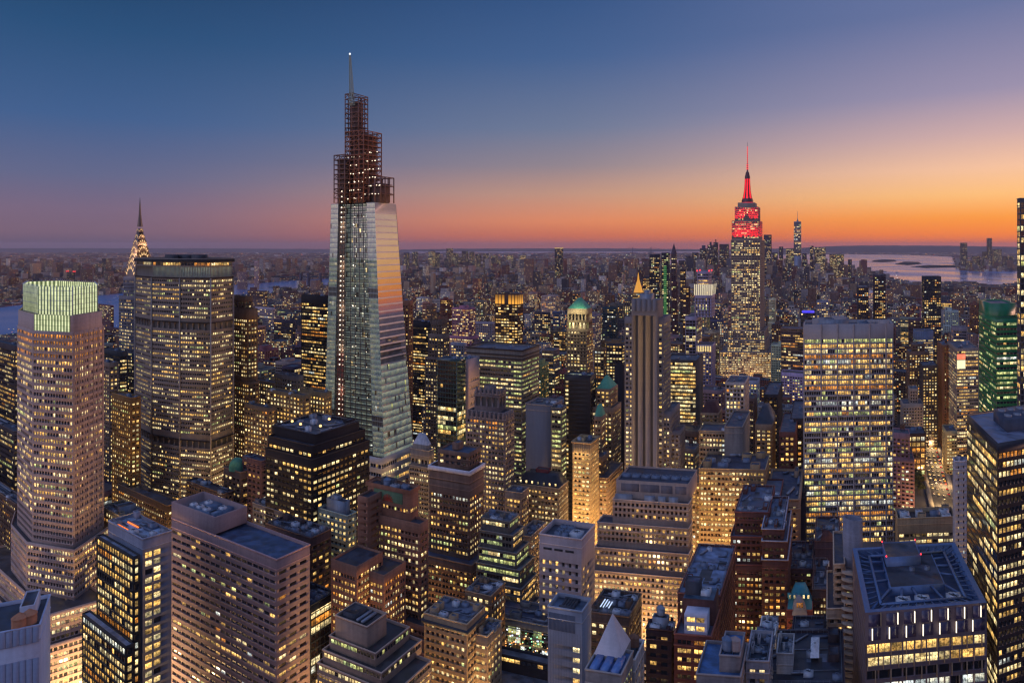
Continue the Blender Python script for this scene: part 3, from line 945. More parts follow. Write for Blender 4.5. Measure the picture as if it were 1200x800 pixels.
# --- stepped concrete terraces with windowless block
TAN = wall_mat((150, 124, 108), .8, .15, .3, 0, 'tan_concrete')
TERR = W(RIBBON, fh=4.4, lit=.75, pal='yellow', v=(.3, .85), top=1.2)
b = hero('terraced_office', 'stepped tan concrete office with a windowless block and lit terraces', 'stepped tan office', (150, 124, 108),
         [(372, 462, 505, 812, 285, W(TERR, fh=3.3, top=.7, bot=.2)), (378, 447, 494, 788, 291, W(TERR, fh=3.3, top=.7, bot=.2)), (386, 440, 480, 765, 297, W(TERR, pal='green', lit=.95, fh=3.3, top=.7, bot=.2)), (393, 430, 453, 734, 302, BLANK)],
         clut=0, mats=[TAN], roofc=(60, 56, 58))
P = b.polys[-1]
bulkhead(b, P, .1, .5, .2, .8, b.zr, 2.4, DKMETAL); duct(b, P, [(.6, .15), (.6, .85)], b.zr, .6); duct(b, P, [(.75, .15), (.75, .85)], b.zr, .6)
b.finish()

# --- red-brown brick setback tower with mural panels
BRICKR = wall_mat((144, 102, 82), .85, .2, .2, 0, 'red_brown_brick')
FR = W(PAIRS, bay=4.6, fh=3.6, lit=.62, pal='yellow', wins=[(.12, .44), (.56, .88)])
z1 = ZY(575, 378)
low = quad(425, 492, 502, 372)
b = Building('brick_setback_tower', 'red-brown brick setback tower with a green mural panel near its flat top', low[1], [BRICKR], desc='brick setback tower')
b.roofm = roof_mat((52, 56, 68))
b.tier(low, 0, ZY(614, 372), FR)
P2 = quad(431, 480, 489, 378)
b.tier(P2, ZY(614, 372) - 1.3, z1, W(FR, top=9.5, lit=.5, pal='resid', bay=4.2))
sh = quad(419, 431, 437, 377, 20); b.tier(sh, 0, ZY(583, 377), W(FR, lit=.1, bay=9, wins=[(.7, .9)]))
for k, (xl, xc, xr, y, Y) in enumerate([(484, 500, 508, 735, 362), (490, 508, 517, 754, 356), (496, 518, 528, 772, 350), (500, 529, 540, 789, 344)]):
    t = quad(xl - 14, xc, xr, Y, 22); b.tier(t, 0, ZY(y, Y), FR); reg(t)
lw = quad(388, 450, 458, 352, 18); b.tier(lw, 0, ZY(674, 352), W(FR, lit=.75, pal='gold'))
lw2 = quad(388, 418, 425, 349, 20); b.tier(lw2, 0, ZY(664, 349), W(FR, lit=.8, pal='gold'))
reg(low); reg(lw)
A, C = P2[0], P2[1]; e = (C - A) / np.linalg.norm(C - A); nn = np.array((e[1], -e[0])); Lf = np.linalg.norm(C - A)
def panel(u0, u1, za, zb, t, mat, name, parent=None):
    g = Geo(); p, q = A + e * u0 * Lf, A + e * u1 * Lf
    g.prism([p + nn * .02, p + nn * t, q + nn * t, q + nn * .02][::-1], za, zb); return b.part(name, g, mat, parent)
mu = panel(.16, .84, z1 - 8.2, z1 - 2.4, .3, wall_mat((92, 116, 84), .7, .2, .3, 0, 'green_glazed_tile'), 'mural_panel')
g = Geo()
c3 = A + e * .5 * Lf + nn * .36
for k in range(9):
    th_ = math.pi * k / 8
    g.bar((c3[0], c3[1], z1 - 7.6), (c3[0] + e[0] * math.cos(th_) * 3.6, c3[1] + e[1] * math.cos(th_) * 3.6, z1 - 7.6 + math.sin(th_) * 3.6), .28)
b.part('sunburst_relief', g, wall_mat((170, 70, 48), .7, .2, .3, 0, 'red_glazed_tile'), mu)
b.tier(inset(P2, -.9), z1 - 1.6, z1 + .6, BLANK, 1.0, roof=False)
bulkhead(b, P2, .25, .55, .35, .8, z1 - 1.2, 4, DKMETAL); cooling(b, P2, .6, .3, z1 - 1.2, 2.4, 1.8, 2); cooling(b, P2, .78, .6, z1 - 1.2, 2, 1.6, 2, STEELBLUE)
b.finish()
water_tank(sub(P2, .42, .42, .25, .25)[0], z1 - 1.2, 2.0, 3.0, 'small pale tank on the mural-topped brick tower', STEELBLUE, legs=1)

# --- others of the foreground
b = hero('pale_green_block', 'pale green-grey block with tall lit top-floor windows and a louvred roof house', 'pale green-grey block', (152, 158, 142),
         [(372, 407, 417, 604, 430, W(PUNCH, lit=.55, pal='yellow', bay=3.6))], clut=0)
bulkhead(b, b.polys[0], .25, .85, .2, .8, b.zr, 8, METAL); cooling(b, b.polys[0], .5, .5, b.zr + 8, 3, 2, 2, METAL); b.finish()
b = hero('brown_flat_block', 'dark brown flat-roofed block with few lit windows behind the pink granite office', 'brown flat block', (78, 60, 58),
         [(312, 364, 388, 630, 400, W(PUNCH, lit=.25, pal='resid', bay=4.2))], clut=6, seed=3, roofc=(50, 50, 60)); b.finish()
b = hero('stepped_black_tower', 'broad black tower with gridded yellow windows and a notched roof', 'black notched tower', (40, 34, 36),
         [(311, 366, 433, 538, 440, W(PUNCH, bay=4.0, wins=[(.1, .84)], fh=3.9, v=(.3, .78), lit=.55, run=1.6, pal='yellow')),
          (314, 366, 428, 522, 443, W(PUNCH, bay=4.0, wins=[(.1, .84)], lit=.3, pal='yellow')), (319, 370, 421, 509, 449, W(PUNCH, bay=4.0, wins=[(.1, .84)], lit=.15, top=4))],
         clut=7, seed=9, roofc=(60, 62, 76), scale=1.3)
g = Geo()
for u, v in ((.2, .25), (.45, .2), (.8, .3), (.6, .7)):
    c = sub(b.polys[-1], u, u, v, v)[0]; g.lathe(c, [(.7, b.zr + 2.4), (.9, b.zr + 3), (.5, b.zr + 3.6)], 8)
b.part('roof_lamp', g, emit_mat('roof_lamp', (255, 200, 120), 3)); CURBS.append((b.polys[0], 1, (.3, .8), 14)); b.finish()

# --- white-corniced brown tower
b = hero('corniced_brown_tower', 'brown office tower with a white band of cornice under its set-back roof house', 'white-corniced tower', (118, 92, 78),
         [(492, 553, 580, 662, 425, W(PAIRS, lit=.4, pal='office', bay=5.0)), (503, 550, 567, 566, 434, W(PAIRS, lit=.6, pal='office', bay=5.0, top=9)), (503, 550, 567, 556, 434, W(PAIRS, lit=.1, bay=5, top=3))],
         clut=0, seed=2, roofc=(66, 76, 98))
WHITE = wall_mat((206, 200, 208), .8, .12, .3, 0, 'white_terracotta')
b.cornice(b.polys[-1], b.ztop - .6, 2.6, .7, WHITE)
pt = quad(513, 549, 557, 440, 16); b.tier(pt, b.zr, ZY(531, 440), W(PUNCH, lit=.06, bay=4, top=2)); bulkhead(b, pt, .35, .55, .3, .7, ZY(531, 440), 4); b.finish()

# --- ziggurat of glass ribbons
ZIG = W(RIBBON, bay=2.0, fh=3.7, lit=.68, pal='green', v=(.28, .86), top=1.2, wins=[(.06, .94)])
zt_ = [(555, 613, 633, 722, 395), (556, 611, 629, 690, 399), (558, 609, 626, 668, 403), (560, 605, 620, 648, 407), (562, 601, 614, 627, 411), (564, 597, 608, 611, 415)]
b = hero('stepped_glass_office', 'wedding-cake office of glass ribbons stepping back towards its top', 'ribbon-glass ziggurat', (104, 98, 92),
         [t + (W(ZIG, pal=('gold' if i < 2 else 'green')),) for i, t in enumerate(zt_)], clut=2, seed=5, roofc=(78, 84, 98)); CURBS.append((b.polys[0], 1, (.2, .6), 18)); b.finish()

# --- pale slab with plant on the roof
PALE_ST = wall_mat((166, 150, 150), .75, .1, .3, 0, 'pale_precast')
b = hero('pale_slab_office', 'pale windowless-sided slab with columns of small windows and roof plant', 'pale slab', (166, 150, 150),
         [(632, 681.5, 697, 631.5, 380, [W(PUNCH, bay=4.0, wins=[(.3, .68)], fh=4.2, v=(.2, .75), top=13, lit=.62, run=1.1, pal='gold'), W(PUNCH, bay=7, only=[3, 4], wins=[(.3, .7)], fh=4.2, top=16, lit=.8, pal='gold'), BLANK, BLANK])],
         clut=0, mats=[PALE_ST], par=3.0, roofc=(58, 62, 76))
P = b.polys[0]
for u, v in ((.35, .35), (.35, .55), (.35, .75), (.5, .35), (.5, .55), (.5, .75)): cooling(b, P, u, v, b.zr, 2.3, 1.9, 2.2, STEELBLUE, 2)
cooling(b, P, .74, .45, b.zr, 3.3, 3, 2.4, LIGHTMETAL, 1)
g = Geo(); A, C = P[0], P[1]; e = (C - A) / np.linalg.norm(C - A); nn = np.array((e[1], -e[0])); Lf = np.linalg.norm(C - A)
for u in (.1, .36, .62): 
    p, q = A + e * Lf * u, A + e * Lf * (u + .2); g.prism([p + nn * .02, p + nn * .12, q + nn * .12, q + nn * .02][::-1], b.ztop - 8.2, b.ztop - 7)
b.part('vent_slot', g, BLKF); b.finish()

b = hero('grey_narrow_tower', 'narrow grey panelled tower with a dark louvre band and a single column of lit windows', 'narrow grey tower', (128, 132, 142),
         [(642, 682, 693, 716, 300, [W(PUNCH, bay=3.3, wins=[(.05, .92)], only=[3], fh=4.4, v=(.3, .78), top=15, lit=.95, run=1, pal='yellow'), BLANK, BLANK, BLANK])],
         clut=0, mats=[wall_mat((138, 140, 150), .6, .1, .4, .1, 'grey_panel')], par=1.8, roofc=(84, 94, 112))
P = b.polys[0]; A, C = P[0], P[1]; e = (C - A) / np.linalg.norm(C - A); nn = np.array((e[1], -e[0])); Lf = np.linalg.norm(C - A)
g = Geo()
u = .3
while u < Lf * .8:
    p, q = A + e * u, A + e * (u + .45); g.prism([p + nn * .02, p + nn * .14, q + nn * .14, q + nn * .02][::-1], b.ztop - 10, b.ztop - 2.6); u += .6
b.part('louver_slat', g, wall_mat((86, 92, 106), .6, .1, .4, .1, 'louvre'))
g = Geo()
u = 1.2
while u < Lf:
    p, q = A + e * u, A + e * (u + .09); g.prism([p + nn * .01, p + nn * .09, q + nn * .09, q + nn * .01][::-1], 0, b.ztop - 10.3); u += 1.2
b.part('panel_rib', g, wall_mat((112, 116, 126), .6, .1, .4, .1, 'rib'))
g = Geo(); c = sub(P, .5, .5, .5, .5)[0]; e, s = axes(P)
for k in range(5): g.box(c + e * (k - 2) * 1.2, e, s, .35, 3.4, b.zr, b.zr + 1.5)
for k in (-1, 1): g.box(c + s * k * 3.9, e, s, 3.4, .35, b.zr, b.zr + 1.7)
b.part('plant_frame', g, DKMETAL); b.finish()

# --- market hall full of lights
b = hero('market_hall', 'low glass-fronted hall crowded with coloured lights beside the narrow grey tower', 'glass-fronted hall', (120, 116, 112),
         [(574, 652, 668, 735, 372, [W(CURTAIN, bay=2.4, fh=9.5, lit=.45, pal='cool', run=1.5, top=3.6, v=(.06, .94)), BLANK, BLANK, BLANK])], clut=3, roofc=(56, 62, 84))
P = b.polys[0]; A, C = P[0], P[1]; e = (C - A) / np.linalg.norm(C - A); nn = np.array((e[1], -e[0])); Lf = np.linalg.norm(C - A)
cols = [(255, 225, 170), (200, 225, 255), (255, 170, 90), (150, 230, 170), (235, 240, 255), (220, 90, 220)]
r = random.Random(5)
for ci, cc in enumerate(cols):
    for k in range(26 if ci < 5 else 3):
        u, zz = r.random() * Lf * .9, b.ztop - 4.5 - r.random() ** .8 * 16
        g = Geo(); p = A + e * u + nn * r.uniform(.6, 3.5); s0 = r.uniform(.16, .42)
        g.lathe(p, [(.05, zz - s0), (s0, zz - s0 * .4), (s0, zz + s0 * .4), (.05, zz + s0)], 8)
        b.part('string_light', g, emit_mat('string_light', cc, 2.2))
for zz in (b.ztop - 8.5, b.ztop - 17, b.ztop - 26):
    g = Geo(); p, q = A + nn * .02, C + nn * .02; g.prism([p, p + nn * 1.4, q + nn * 1.4, q][::-1], zz, zz + .7); b.part('balcony', g, TAN)
b.finish()
b = hero('dark_roofed_hall', 'dark low hall with a pair of glowing window rows below the glass-fronted hall', 'dark low hall', (38, 38, 44),
         [(555, 664, 690, 838, 322, [W(RIBBON, lit=.9, pal='gold', fh=4.4, bay=3), BLANK, BLANK, BLANK], 26), (575, 652, 676, 780, 348, [W(RIBBON, lit=.9, pal='gold', fh=3.8, bay=3, top=.8, bot=.2), BLANK, BLANK, BLANK], 7)], clut=0, roofc=(96, 100, 110)); b.finish()

# --- corner block with heavy cornice
GOLDST = wall_mat((158, 132, 104), .85, .18, .25, 0, 'gold_limestone')
b = hero('corniced_corner_block', 'tan corner block with a heavy dark cornice and cluttered pale roof', 'corniced corner block', (158, 132, 104),
         [(497, 547, 569, 731, 330, W(PUNCH, bay=2.8, fh=3.5, lit=.5, pal='yellow', wins=[(.24, .76)]))], clut=8, seed=12, mats=[GOLDST], roofc=(92, 96, 110))
b.cornice(b.polys[0], b.ztop - 4.2, 1.1, 1.1, DKMETAL); CURBS.append((b.polys[0], 1, (.2, .6), 26)); b.finish()
b = hero('brown_back_block', 'brown brick block with an evenly lit long side behind the corniced corner block', 'brown back block', (128, 102, 80),
         [(545, 575, 592, 698, 362, W(PUNCH, lit=.72, pal='gold', bay=3))], clut=4, seed=6); b.finish()
b = hero('golden_lit_wing', 'low stone wing washed in golden street light at the foot of the corniced corner block', 'golden-lit wing', (176, 148, 116),
         [(555, 571, 588, 745, 335, W(PUNCH, lit=.85, pal='yellow', bay=3.2))], clut=2); CURBS.append((b.polys[0], 1, (.3, .8), 26)); b.finish()

# --- broad stone stepped building
STONE = wall_mat((168, 146, 134), .85, .14, .25, 0, 'buff_stone')
ST = W(PUNCH, bay=2.75, fh=3.7, lit=.5, pal='gold', wins=[(.24, .76)], v=(.25, .82), top=1.6)
DST = W(ST, lit=.06)
b = hero('stone_ziggurat', 'broad buff stone office stepping up in four tiers to a long roof house', 'four-tiered stone office', (168, 146, 134),
         [(690, 806, 812, 677, 452, ST), (697, 807, 812, 649, 456, ST), (700, 807, 811.5, 619, 461, W(ST, rows=[(-4, .1, WARM), (-3, .05, WARM)])), (718, 807, 811, 590, 465, W(ST, rows=[(-1, .05, WARM), (-2, .04, WARM), (-3, .5, WARM)]))],
         clut=0, mats=[STONE], roofc=(56, 60, 74))
pt = quad(722, 807, 811, 471, 34); zp = ZY(567, 471); b.tier(pt, b.zr, zp, BLANK)
g = Geo(); A, C = pt[0], pt[1]; e = (C - A) / np.linalg.norm(C - A); nn = np.array((e[1], -e[0])); Lf = np.linalg.norm(C - A)
for u0, u1 in ((.07, .32), (.34, .6), (.62, .78), (.82, .97)):
    p, q = A + e * Lf * u0, A + e * Lf * u1; g.prism([p + nn * .02, p + nn * .15, q + nn * .15, q + nn * .02][::-1], b.zr + 5, zp - 2)
b.part('louver', g, wall_mat((112, 104, 108), .7, .2, .3, 0, 'grey_louvre'))
q1 = b.polys[-1]
for u0, u1 in ((.03, .26), (.42, .56), (.6, .7), (.74, .86)): bulkhead(b, q1, u0, u1, .0, .09, b.zr, 4.6, METAL)
for k in range(7): cooling(b, pt, .08 + k * .14, .4, zp - 1.2, 3.0, 2.6, 1.6, STEELBLUE, 2)
CURBS.append((b.polys[0], 0, (.1, .5, .9), 16)); b.finish()

# --- wide golden-windowed block and its neighbours
GW = W(PAIRS, bay=5.2, lit=.82, pal='gold', fh=3.8, rowv=.12, top=2.0, v=(.24, .76))
b = hero('golden_window_block', 'wide tan block glowing with rows of paired golden windows under a cluttered roof', 'golden-windowed block', (150, 124, 92),
         [(819, 897, 902, 550, 520, GW)], clut=9, seed=21, mats=[wall_mat((150, 124, 92))], roofc=(54, 60, 78), scale=1.6); CURBS.append((b.polys[0], 0, (.1, .4, .7), 22)); b.finish()
b = hero('tan_stepped_block', 'tan block with a square stair shaft rising behind the golden-windowed block', 'tan stepped block', (146, 124, 100),
         [(806, 825, 831, 566, 545, GW), (819, 851, 856, 505, 560, W(GW, lit=.7))], clut=2, seed=2); b.finish()
b = hero('grey_stair_shaft', 'blank grey shaft with a chamfered foot above the golden-windowed block', 'blank grey shaft', (122, 112, 106),
         [(849, 870, 879, 500, 556, BLANK)], clut=1); b.finish()
b = hero('golden_stone_block', 'stone corner block flooded golden from below with a bright colonnaded top', 'gold-flooded stone block', (186, 158, 116),
         [(671, 692, 702, 519, 560, W(PUNCH, bay=3, lit=.8, pal='yellow', fh=3.6, top=8))], clut=4, seed=8, roofc=(70, 66, 62))
b.cornice(b.polys[0], b.ztop - .8, 1.2, 1.0, GOLDST)
g = Geo(); A, C = b.polys[0][0], b.polys[0][1]; e = (C - A) / np.linalg.norm(C - A); nn = np.array((e[1], -e[0])); Lf = np.linalg.norm(C - A)
for k in range(8): g.lathe(A + e * Lf * (k + .5) / 8 + nn * .5, [(.35, b.ztop - 8.5), (.3, b.ztop - 1)], 8)
b.part('colonnade', g, GOLDST)
for u in (.2, .5, .8):
    p = A + e * Lf * u + nn * 2.2; ld = bpy.data.lights.new('cornice_light', 'POINT'); ld.energy = 500; ld.color = (1, .72, .36); ld.shadow_soft_size = 1.5
    lo_ = bpy.data.objects.new('cornice_light', ld); lo_.location = np.array((p[0], p[1], b.ztop - 9)) - b.base; col.objects.link(lo_); lo_.parent = b.o
CURBS.append((b.polys[0], 0, (.3, .8), 30)); CURBS.append((b.polys[0], 1, (.3, .7), 26)); b.finish()
b = hero('black_slab', 'plain black slab with a single strip of small lit windows', 'plain black slab', (30, 28, 32),
         [(661, 692, 699, 440, 640, [W(PUNCH, bay=5.2, only=[4], wins=[(.1, .55)], lit=.85, run=1, pal='yellow', fh=3.9), W(PUNCH, lit=.4, pal='office'), BLANK, BLANK])], clut=2, mats=[wall_mat((36, 33, 37), .5, .15, .4)]); b.finish()
b = hero('blank_grey_tower', 'windowless grey tower with a lit glass stair on its edge', 'windowless grey tower', (120, 114, 116),
         [(616, 646, 649, 475, 588, BLANK, 26)], clut=3, seed=3, mats=[wall_mat((120, 114, 116), .7, .08)]); b.finish()
b = hero('lit_glass_stair', 'glass-sided office with bright stacked floors beside the windowless grey tower', 'glass-sided office', (84, 84, 86),
         [(645.5, 658, 664, 478, 580, W(RIBBON, lit=.8, pal='green', bay=2.4, fh=4)), ], clut=1); b.finish()
b = hero('stone_hotel', 'slim tan block with small lit windows behind the gold-flooded stone block', 'slim tan block', (146, 120, 96),
         [(697, 712, 730, 560, 590, W(PUNCH, lit=.6, pal='gold', bay=3)), (694, 706, 714, 535, 600, W(PUNCH, lit=.55, pal='gold', bay=3))], clut=2, seed=5); b.finish()
b = hero('mansard_block', 'stone block with a dark mansard roof dotted with lit dormers', 'mansard-roofed block', (136, 118, 96),
         [(606, 655, 666, 572, 520, W(PAIRS, lit=.72, pal='yellow', bay=5))], clut=0, roofc=(44, 44, 52))
P = b.polys[0]; g = Geo(); g.prism(inset(P, .3), b.ztop - .3, b.ztop + 7.5, 0, True, Q=inset(P, 4.5)); b.part('mansard_roof', g, roof_mat((36, 36, 44)))
A, C = P[0], P[1]; e = (C - A) / np.linalg.norm(C - A); nn = np.array((e[1], -e[0])); Lf = np.linalg.norm(C - A)
for k in range(7):
    c = A + e * Lf * (k + .6) / 7.2 - nn * 1.6
    g = Geo(); g.box(c, e, nn, .8, 1.2, b.ztop + .6, b.ztop + 3.2); d = b.part('dormer', g, roof_mat((36, 36, 44)))
    g = Geo(); p = c + nn * 1.23; g.quads([[(p[0] - e[0] * .6, p[1] - e[1] * .6, b.ztop + 1), (p[0] + e[0] * .6, p[1] + e[1] * .6, b.ztop + 1), (p[0] + e[0] * .6, p[1] + e[1] * .6, b.ztop + 2.8), (p[0] - e[0] * .6, p[1] - e[1] * .6, b.ztop + 2.8)]]); b.part('pane', g, PANES[PALE], d, weld=False)
bulkhead(b, P, .35, .65, .4, .7, b.ztop + 7, 3, wall_mat((110, 50, 50))); b.finish()
b = hero('stepped_stone_wing', 'small stone wing with paired windows at the foot of the grey crowned tower', 'small stone wing', (140, 120, 106),
         [(592, 611, 620, 577, 505, W(PAIRS, lit=.6, pal='gold')), ], clut=1); b.finish()
b = hero('low_stone_annexe', 'low stone annexe lit by warm windows between the ziggurat and the pale slab', 'low stone annexe', (146, 124, 104),
         [(606, 622, 640, 628, 470, W(PAIRS, lit=.6, pal='gold'))], clut=1); b.finish()

# ================================================================== brick cluster, lower middle-right
MAROON = wall_mat((92, 60, 55), .9, .22, .2, 0, 'maroon_brick')
MB = W(PAIRS, bay=5.2, lit=.55, pal='resid', fh=3.7)
b = hero('maroon_loft', 'tall maroon brick loft block stepping outward with a pale roof edge', 'maroon loft block', (96, 52, 50),
         [(853, 905, 925, 662, 426, W(MB, bay=5)), (856, 905, 918, 629, 429, MB), (861, 901, 908, 600, 434, W(MB, lit=.2))], clut=4, seed=11, mats=[MAROON], roofc=(80, 88, 108)); b.finish()
b = hero('maroon_tower', 'maroon brick tower with three pale ledges and evenly lit orange windows', 'three-ledged maroon tower', (100, 56, 52),
         [(893, 923, 928, 656, 408, MB), (893, 922, 927, 634, 410, MB), (893, 918, 924, 620, 413, W(MB, lit=.3))], clut=5, seed=7, mats=[MAROON], roofc=(84, 96, 118))
for P_, z_ in zip(b.polys, (656, 634, 620)):
    pass
for i, t in enumerate(((656, 408), (634, 410), (620, 413))): b.cornice(b.polys[i], ZY(*t) - .2, .5, .5, wall_mat((150, 150, 164)), 'ledge')
b.finish()
b = hero('blue_roofed_loft', 'brick loft block with a blue-grey roof set with plant boxes', 'blue-roofed loft block', (104, 64, 58),
         [(794, 844, 862, 697, 345, W(TRIPLE, lit=.7, pal='gold', bay=6))], clut=6, seed=14, roofc=(112, 124, 150), mats=[MAROON]); b.finish()
b = hero('brick_loft_front', 'red brick loft block with a white roof house and orange-lit windows in threes', 'white-housed brick loft', (116, 66, 58),
         [(790, 833.5, 843, 745, 300, W(TRIPLE, lit=.72, pal='gold', bay=6.2, wins=[(.1, .34), (.38, .62), (.66, .9)]))], clut=0, roofc=(72, 76, 96), mats=[wall_mat((116, 66, 58), .9, .2)])
P = b.polys[0]; WH = wall_mat((196, 192, 206), .8, .1)
pz = b.zr; ph = sub(P, .24, .86, .12, .42)
b2 = Geo(); pn = []; facade(b2, pn, ph[0], ph[1], pz - .2, pz + 8.5, W(PUNCH, bay=4, wins=[(.08, .92)], fh=3.8, v=(.25, .8), lit=1, run=1, pal='gold', rec=.2, top=.6))
b2.prism([ph[1], ph[2], ph[3]], pz - .2, pz + 8.5, top=False); b2.poly([(p[0], p[1], pz + 8.5) for p in ph])
rh = b.part('roof_house', b2, WH); g = Geo(); g.quads(pn[0][0], None, pn[0][1]); b.part('glazing', g, PANES, rh, weld=False)
big = sub(P, .08, .98, .46, .98); g = Geo(); g.prism(big, pz - .2, pz + 11); b.part('upper_storey', g, [MAROON]); g = Geo(); g.poly([(p[0], p[1], pz + 11.1) for p in inset(big, .4)]); b.part('roof', g, roof_mat((70, 92, 112)))
bulkhead(b, big, .05, .5, .3, .8, pz + 11, 6, wall_mat((64, 66, 74))); cooling(b, big, .68, .5, pz + 11, 2, 2.6, 2.2, LIGHTMETAL, 2); b.finish()
b = hero('dark_shaft_block', 'narrow near-black brick shaft with a boxed tank on its roof', 'narrow dark shaft', (50, 34, 40),
         [(757, 787, 791, 738, 312, W(PUNCH, lit=.08, pal='resid', bay=5))], clut=3, seed=17, roofc=(90, 96, 116))
bulkhead(b, b.polys[0], .2, .8, .3, .8, b.zr, 5, METAL); b.finish()
water_tank(sub(b.polys[0], .5, .5, .55, .55)[0], b.zr + 5, 1.8, 3, 'grey tank on the box over the narrow dark shaft', METAL, legs=.6)
b = hero('long_sided_block', 'dark-roofed block with blue-lit plant and a long golden-windowed side', 'dark-roofed long block', (92, 72, 62),
         [(690, 737, 752, 722, 345, W(PUNCH, lit=.62, pal='gold', bay=3.4))], clut=9, seed=19, roofc=(34, 36, 46))
g = Geo(); P = b.polys[0]; e, s = axes(P)
for k in range(4): c = sub(P, .22 + k * .07, .22 + k * .07, .35, .35)[0]; g.box(c, e, s, .22, 4.2, b.zr + 1.6, b.zr + 1.9)
b.part('roof_light', g, emit_mat('blue_white', (200, 220, 255), 1.2)); CURBS.append((b.polys[0], 1, (.2, .7), 16)); b.finish()
b = hero('spired_chapel_block', 'low block with a pale four-sided stone spire above blue skylights', 'spired low block', (130, 122, 118),
         [(686, 728, 742, 790, 262, W(PUNCH, lit=.3)), ], clut=0, roofc=(70, 92, 130))
P = b.polys[0]; bs = sub(P, .16, .86, .3, .98); cc = sum(bs) / 4; zb = b.zr
bs = quad(696, 728, 735, 272, 14); cc = sum(bs) / 4; zb = ZY(771, 272); b.tier(bs, 0, zb, BLANK, .3)
g = Geo(); g.prism(bs, zb, zb + 13.2, 0, False, Q=[cc + (p - cc) * .02 for p in bs]); sp = b.part('spire', g, wall_mat((196, 188, 190), .8, .1, .3, 0, 'pale_stone'))
g = Geo(); P = b.polys[0]
for k in range(3): g.prism(sub(P, .1 + .3 * k, .3 + .3 * k, .05, .7), b.zr - .1, b.zr + 1.6)
b.part('skylight', g, wall_mat((84, 116, 170), .2, .1, .6, 0, 'skylight_glass')); b.finish()
b = hero('white_stub_block', 'small off-white block with a wooden tank and a glowing doorway', 'small off-white block', (182, 172, 168),
         [(731, 744, 755, 772, 282, W(PUNCH, bay=4, lit=.5, pal='gold'))], clut=0, roofc=(46, 50, 60)); b.finish()
water_tank(sub(b.polys[0], .5, .5, .5, .5)[0], b.zr, 2.0, 3.6, 'brown water tank on the small off-white block')
b = hero('tank_roof_block', 'low grey block with twin tanks inside a raised parapet', 'twin-tank block', (120, 112, 112),
         [(816, 868, 876, 792, 268, W(PUNCH, lit=.1)), (843, 867, 873, 768, 272, BLANK)], clut=0, roofc=(70, 104, 150)); b.finish()
for u, lab in ((.3, 'blue-grey tank in the raised parapet of the twin-tank block'), (.72, 'pale tank beside the blue-grey one in the raised parapet')):
    water_tank(sub(b.polys[1], u, u, .25, .25)[0], b.zr + .3, 1.9, 4, lab, STEELBLUE if u < .5 else wall_mat((150, 132, 128)), legs=.8)
b = hero('plant_filled_roof', 'low block whose sunken roof is crowded with blue ducts and lamps', 'sunken-roof block', (136, 130, 134),
         [(874, 901, 906, 774, 280, W(PUNCH, lit=.1))], clut=9, seed=23, par=3, roofc=(40, 50, 66)); b.finish()
b = hero('yellow_lit_stub', 'narrow white building with a yellow-lit top floor and side', 'yellow-topped white building', (188, 178, 170),
         [(889, 908, 911, 744, 318, W(PUNCH, bay=5, wins=[(.05, .95)], lit=1, pal='gold', fh=4.2, rows=[(0, 0, 0), (1, 0, 0), (2, 0, 0), (3, 0, 0), (4, 0, 0), (5, 0, 0), (6, 0, 0)]))], clut=2, seed=3); b.finish()
b = hero('blank_grey_stub', 'windowless light grey block with an air unit in front of the teal gable', 'light grey stub', (146, 140, 138),
         [(910, 929, 931, 765, 300, BLANK)], clut=2, seed=31, par=2); b.finish()
b = hero('dark_low_rooftops', 'dark low block with a lone tank beneath the brick gable', 'dark low block', (54, 50, 56),
         [(925, 972, 980, 775, 330, W(PUNCH, lit=.12, pal='resid', bay=5))], clut=7, seed=33, roofc=(44, 50, 64)); b.finish()
water_tank(sub(b.polys[0], .28, .28, .3, .3)[0], b.zr, 2.1, 3.6, 'brown tank alone on the dark low block beneath the brick gable')
b = hero('dark_mid_block', 'dark brown low block with a peaked white awning at the lower edge', 'dark awning block', (56, 46, 50),
         [(880, 990, 996, 800, 292, W(PUNCH, lit=.2, pal='gold', bay=5))], clut=8, seed=35, roofc=(40, 44, 58)); 
P = b.polys[0]; bs = sub(P, .62, .72, .4, .8); cc = sum(bs) / 4; g = Geo(); g.prism(bs, b.zr + 2.2, b.zr + 4.2, 0, False, Q=[cc + (p - cc) * .1 for p in bs]); b.part('awning', g, wall_mat((220, 214, 214))); b.finish()
# gable-fronted brick house with teal roof
b = hero('gabled_brick_house', 'red brick house with a teal mansard and a lit curved gable', 'teal-roofed gabled house', (120, 62, 56),
         [(922, 952, 955, 714, 400, W(PUNCH, lit=.45, pal='gold', bay=4.2, fh=4), 16)], clut=0, mats=[wall_mat((120, 62, 56))], roofc=(52, 54, 62))
P = b.polys[0]; A, C = P[0], P[1]; e = (C - A) / np.linalg.norm(C - A); nn = np.array((e[1], -e[0])); Lf = np.linalg.norm(C - A); zz = b.ztop
TEALR = wall_mat((62, 140, 150), .7, .15, .3, 0, 'teal_slate')
g = Geo(); g.prism(inset(P, .2), zz - .2, zz + 10.5, 0, True, Q=inset(P, 4)); b.part('mansard_roof', g, TEALR)
g = Geo(); M = [A + e * Lf * u for u in np.linspace(.2, .8, 13)]
prof = [zz - 3 + 11 * math.sin(math.pi * k / 12) ** .7 for k in range(13)]
for k in range(12):
    p, q = M[k] + nn * .25, M[k + 1] + nn * .25
    g.quads([[(p[0], p[1], zz - 3.2), (q[0], q[1], zz - 3.2), (q[0], q[1], prof[k + 1]), (p[0], p[1], prof[k])], [(p[0], p[1], prof[k]), (q[0], q[1], prof[k + 1]), (q[0] - nn[0] * 3, q[1] - nn[1] * 3, prof[k + 1]), (p[0] - nn[0] * 3, p[1] - nn[1] * 3, prof[k])]])
gb = b.part('gable', g, wall_mat((150, 150, 158)))
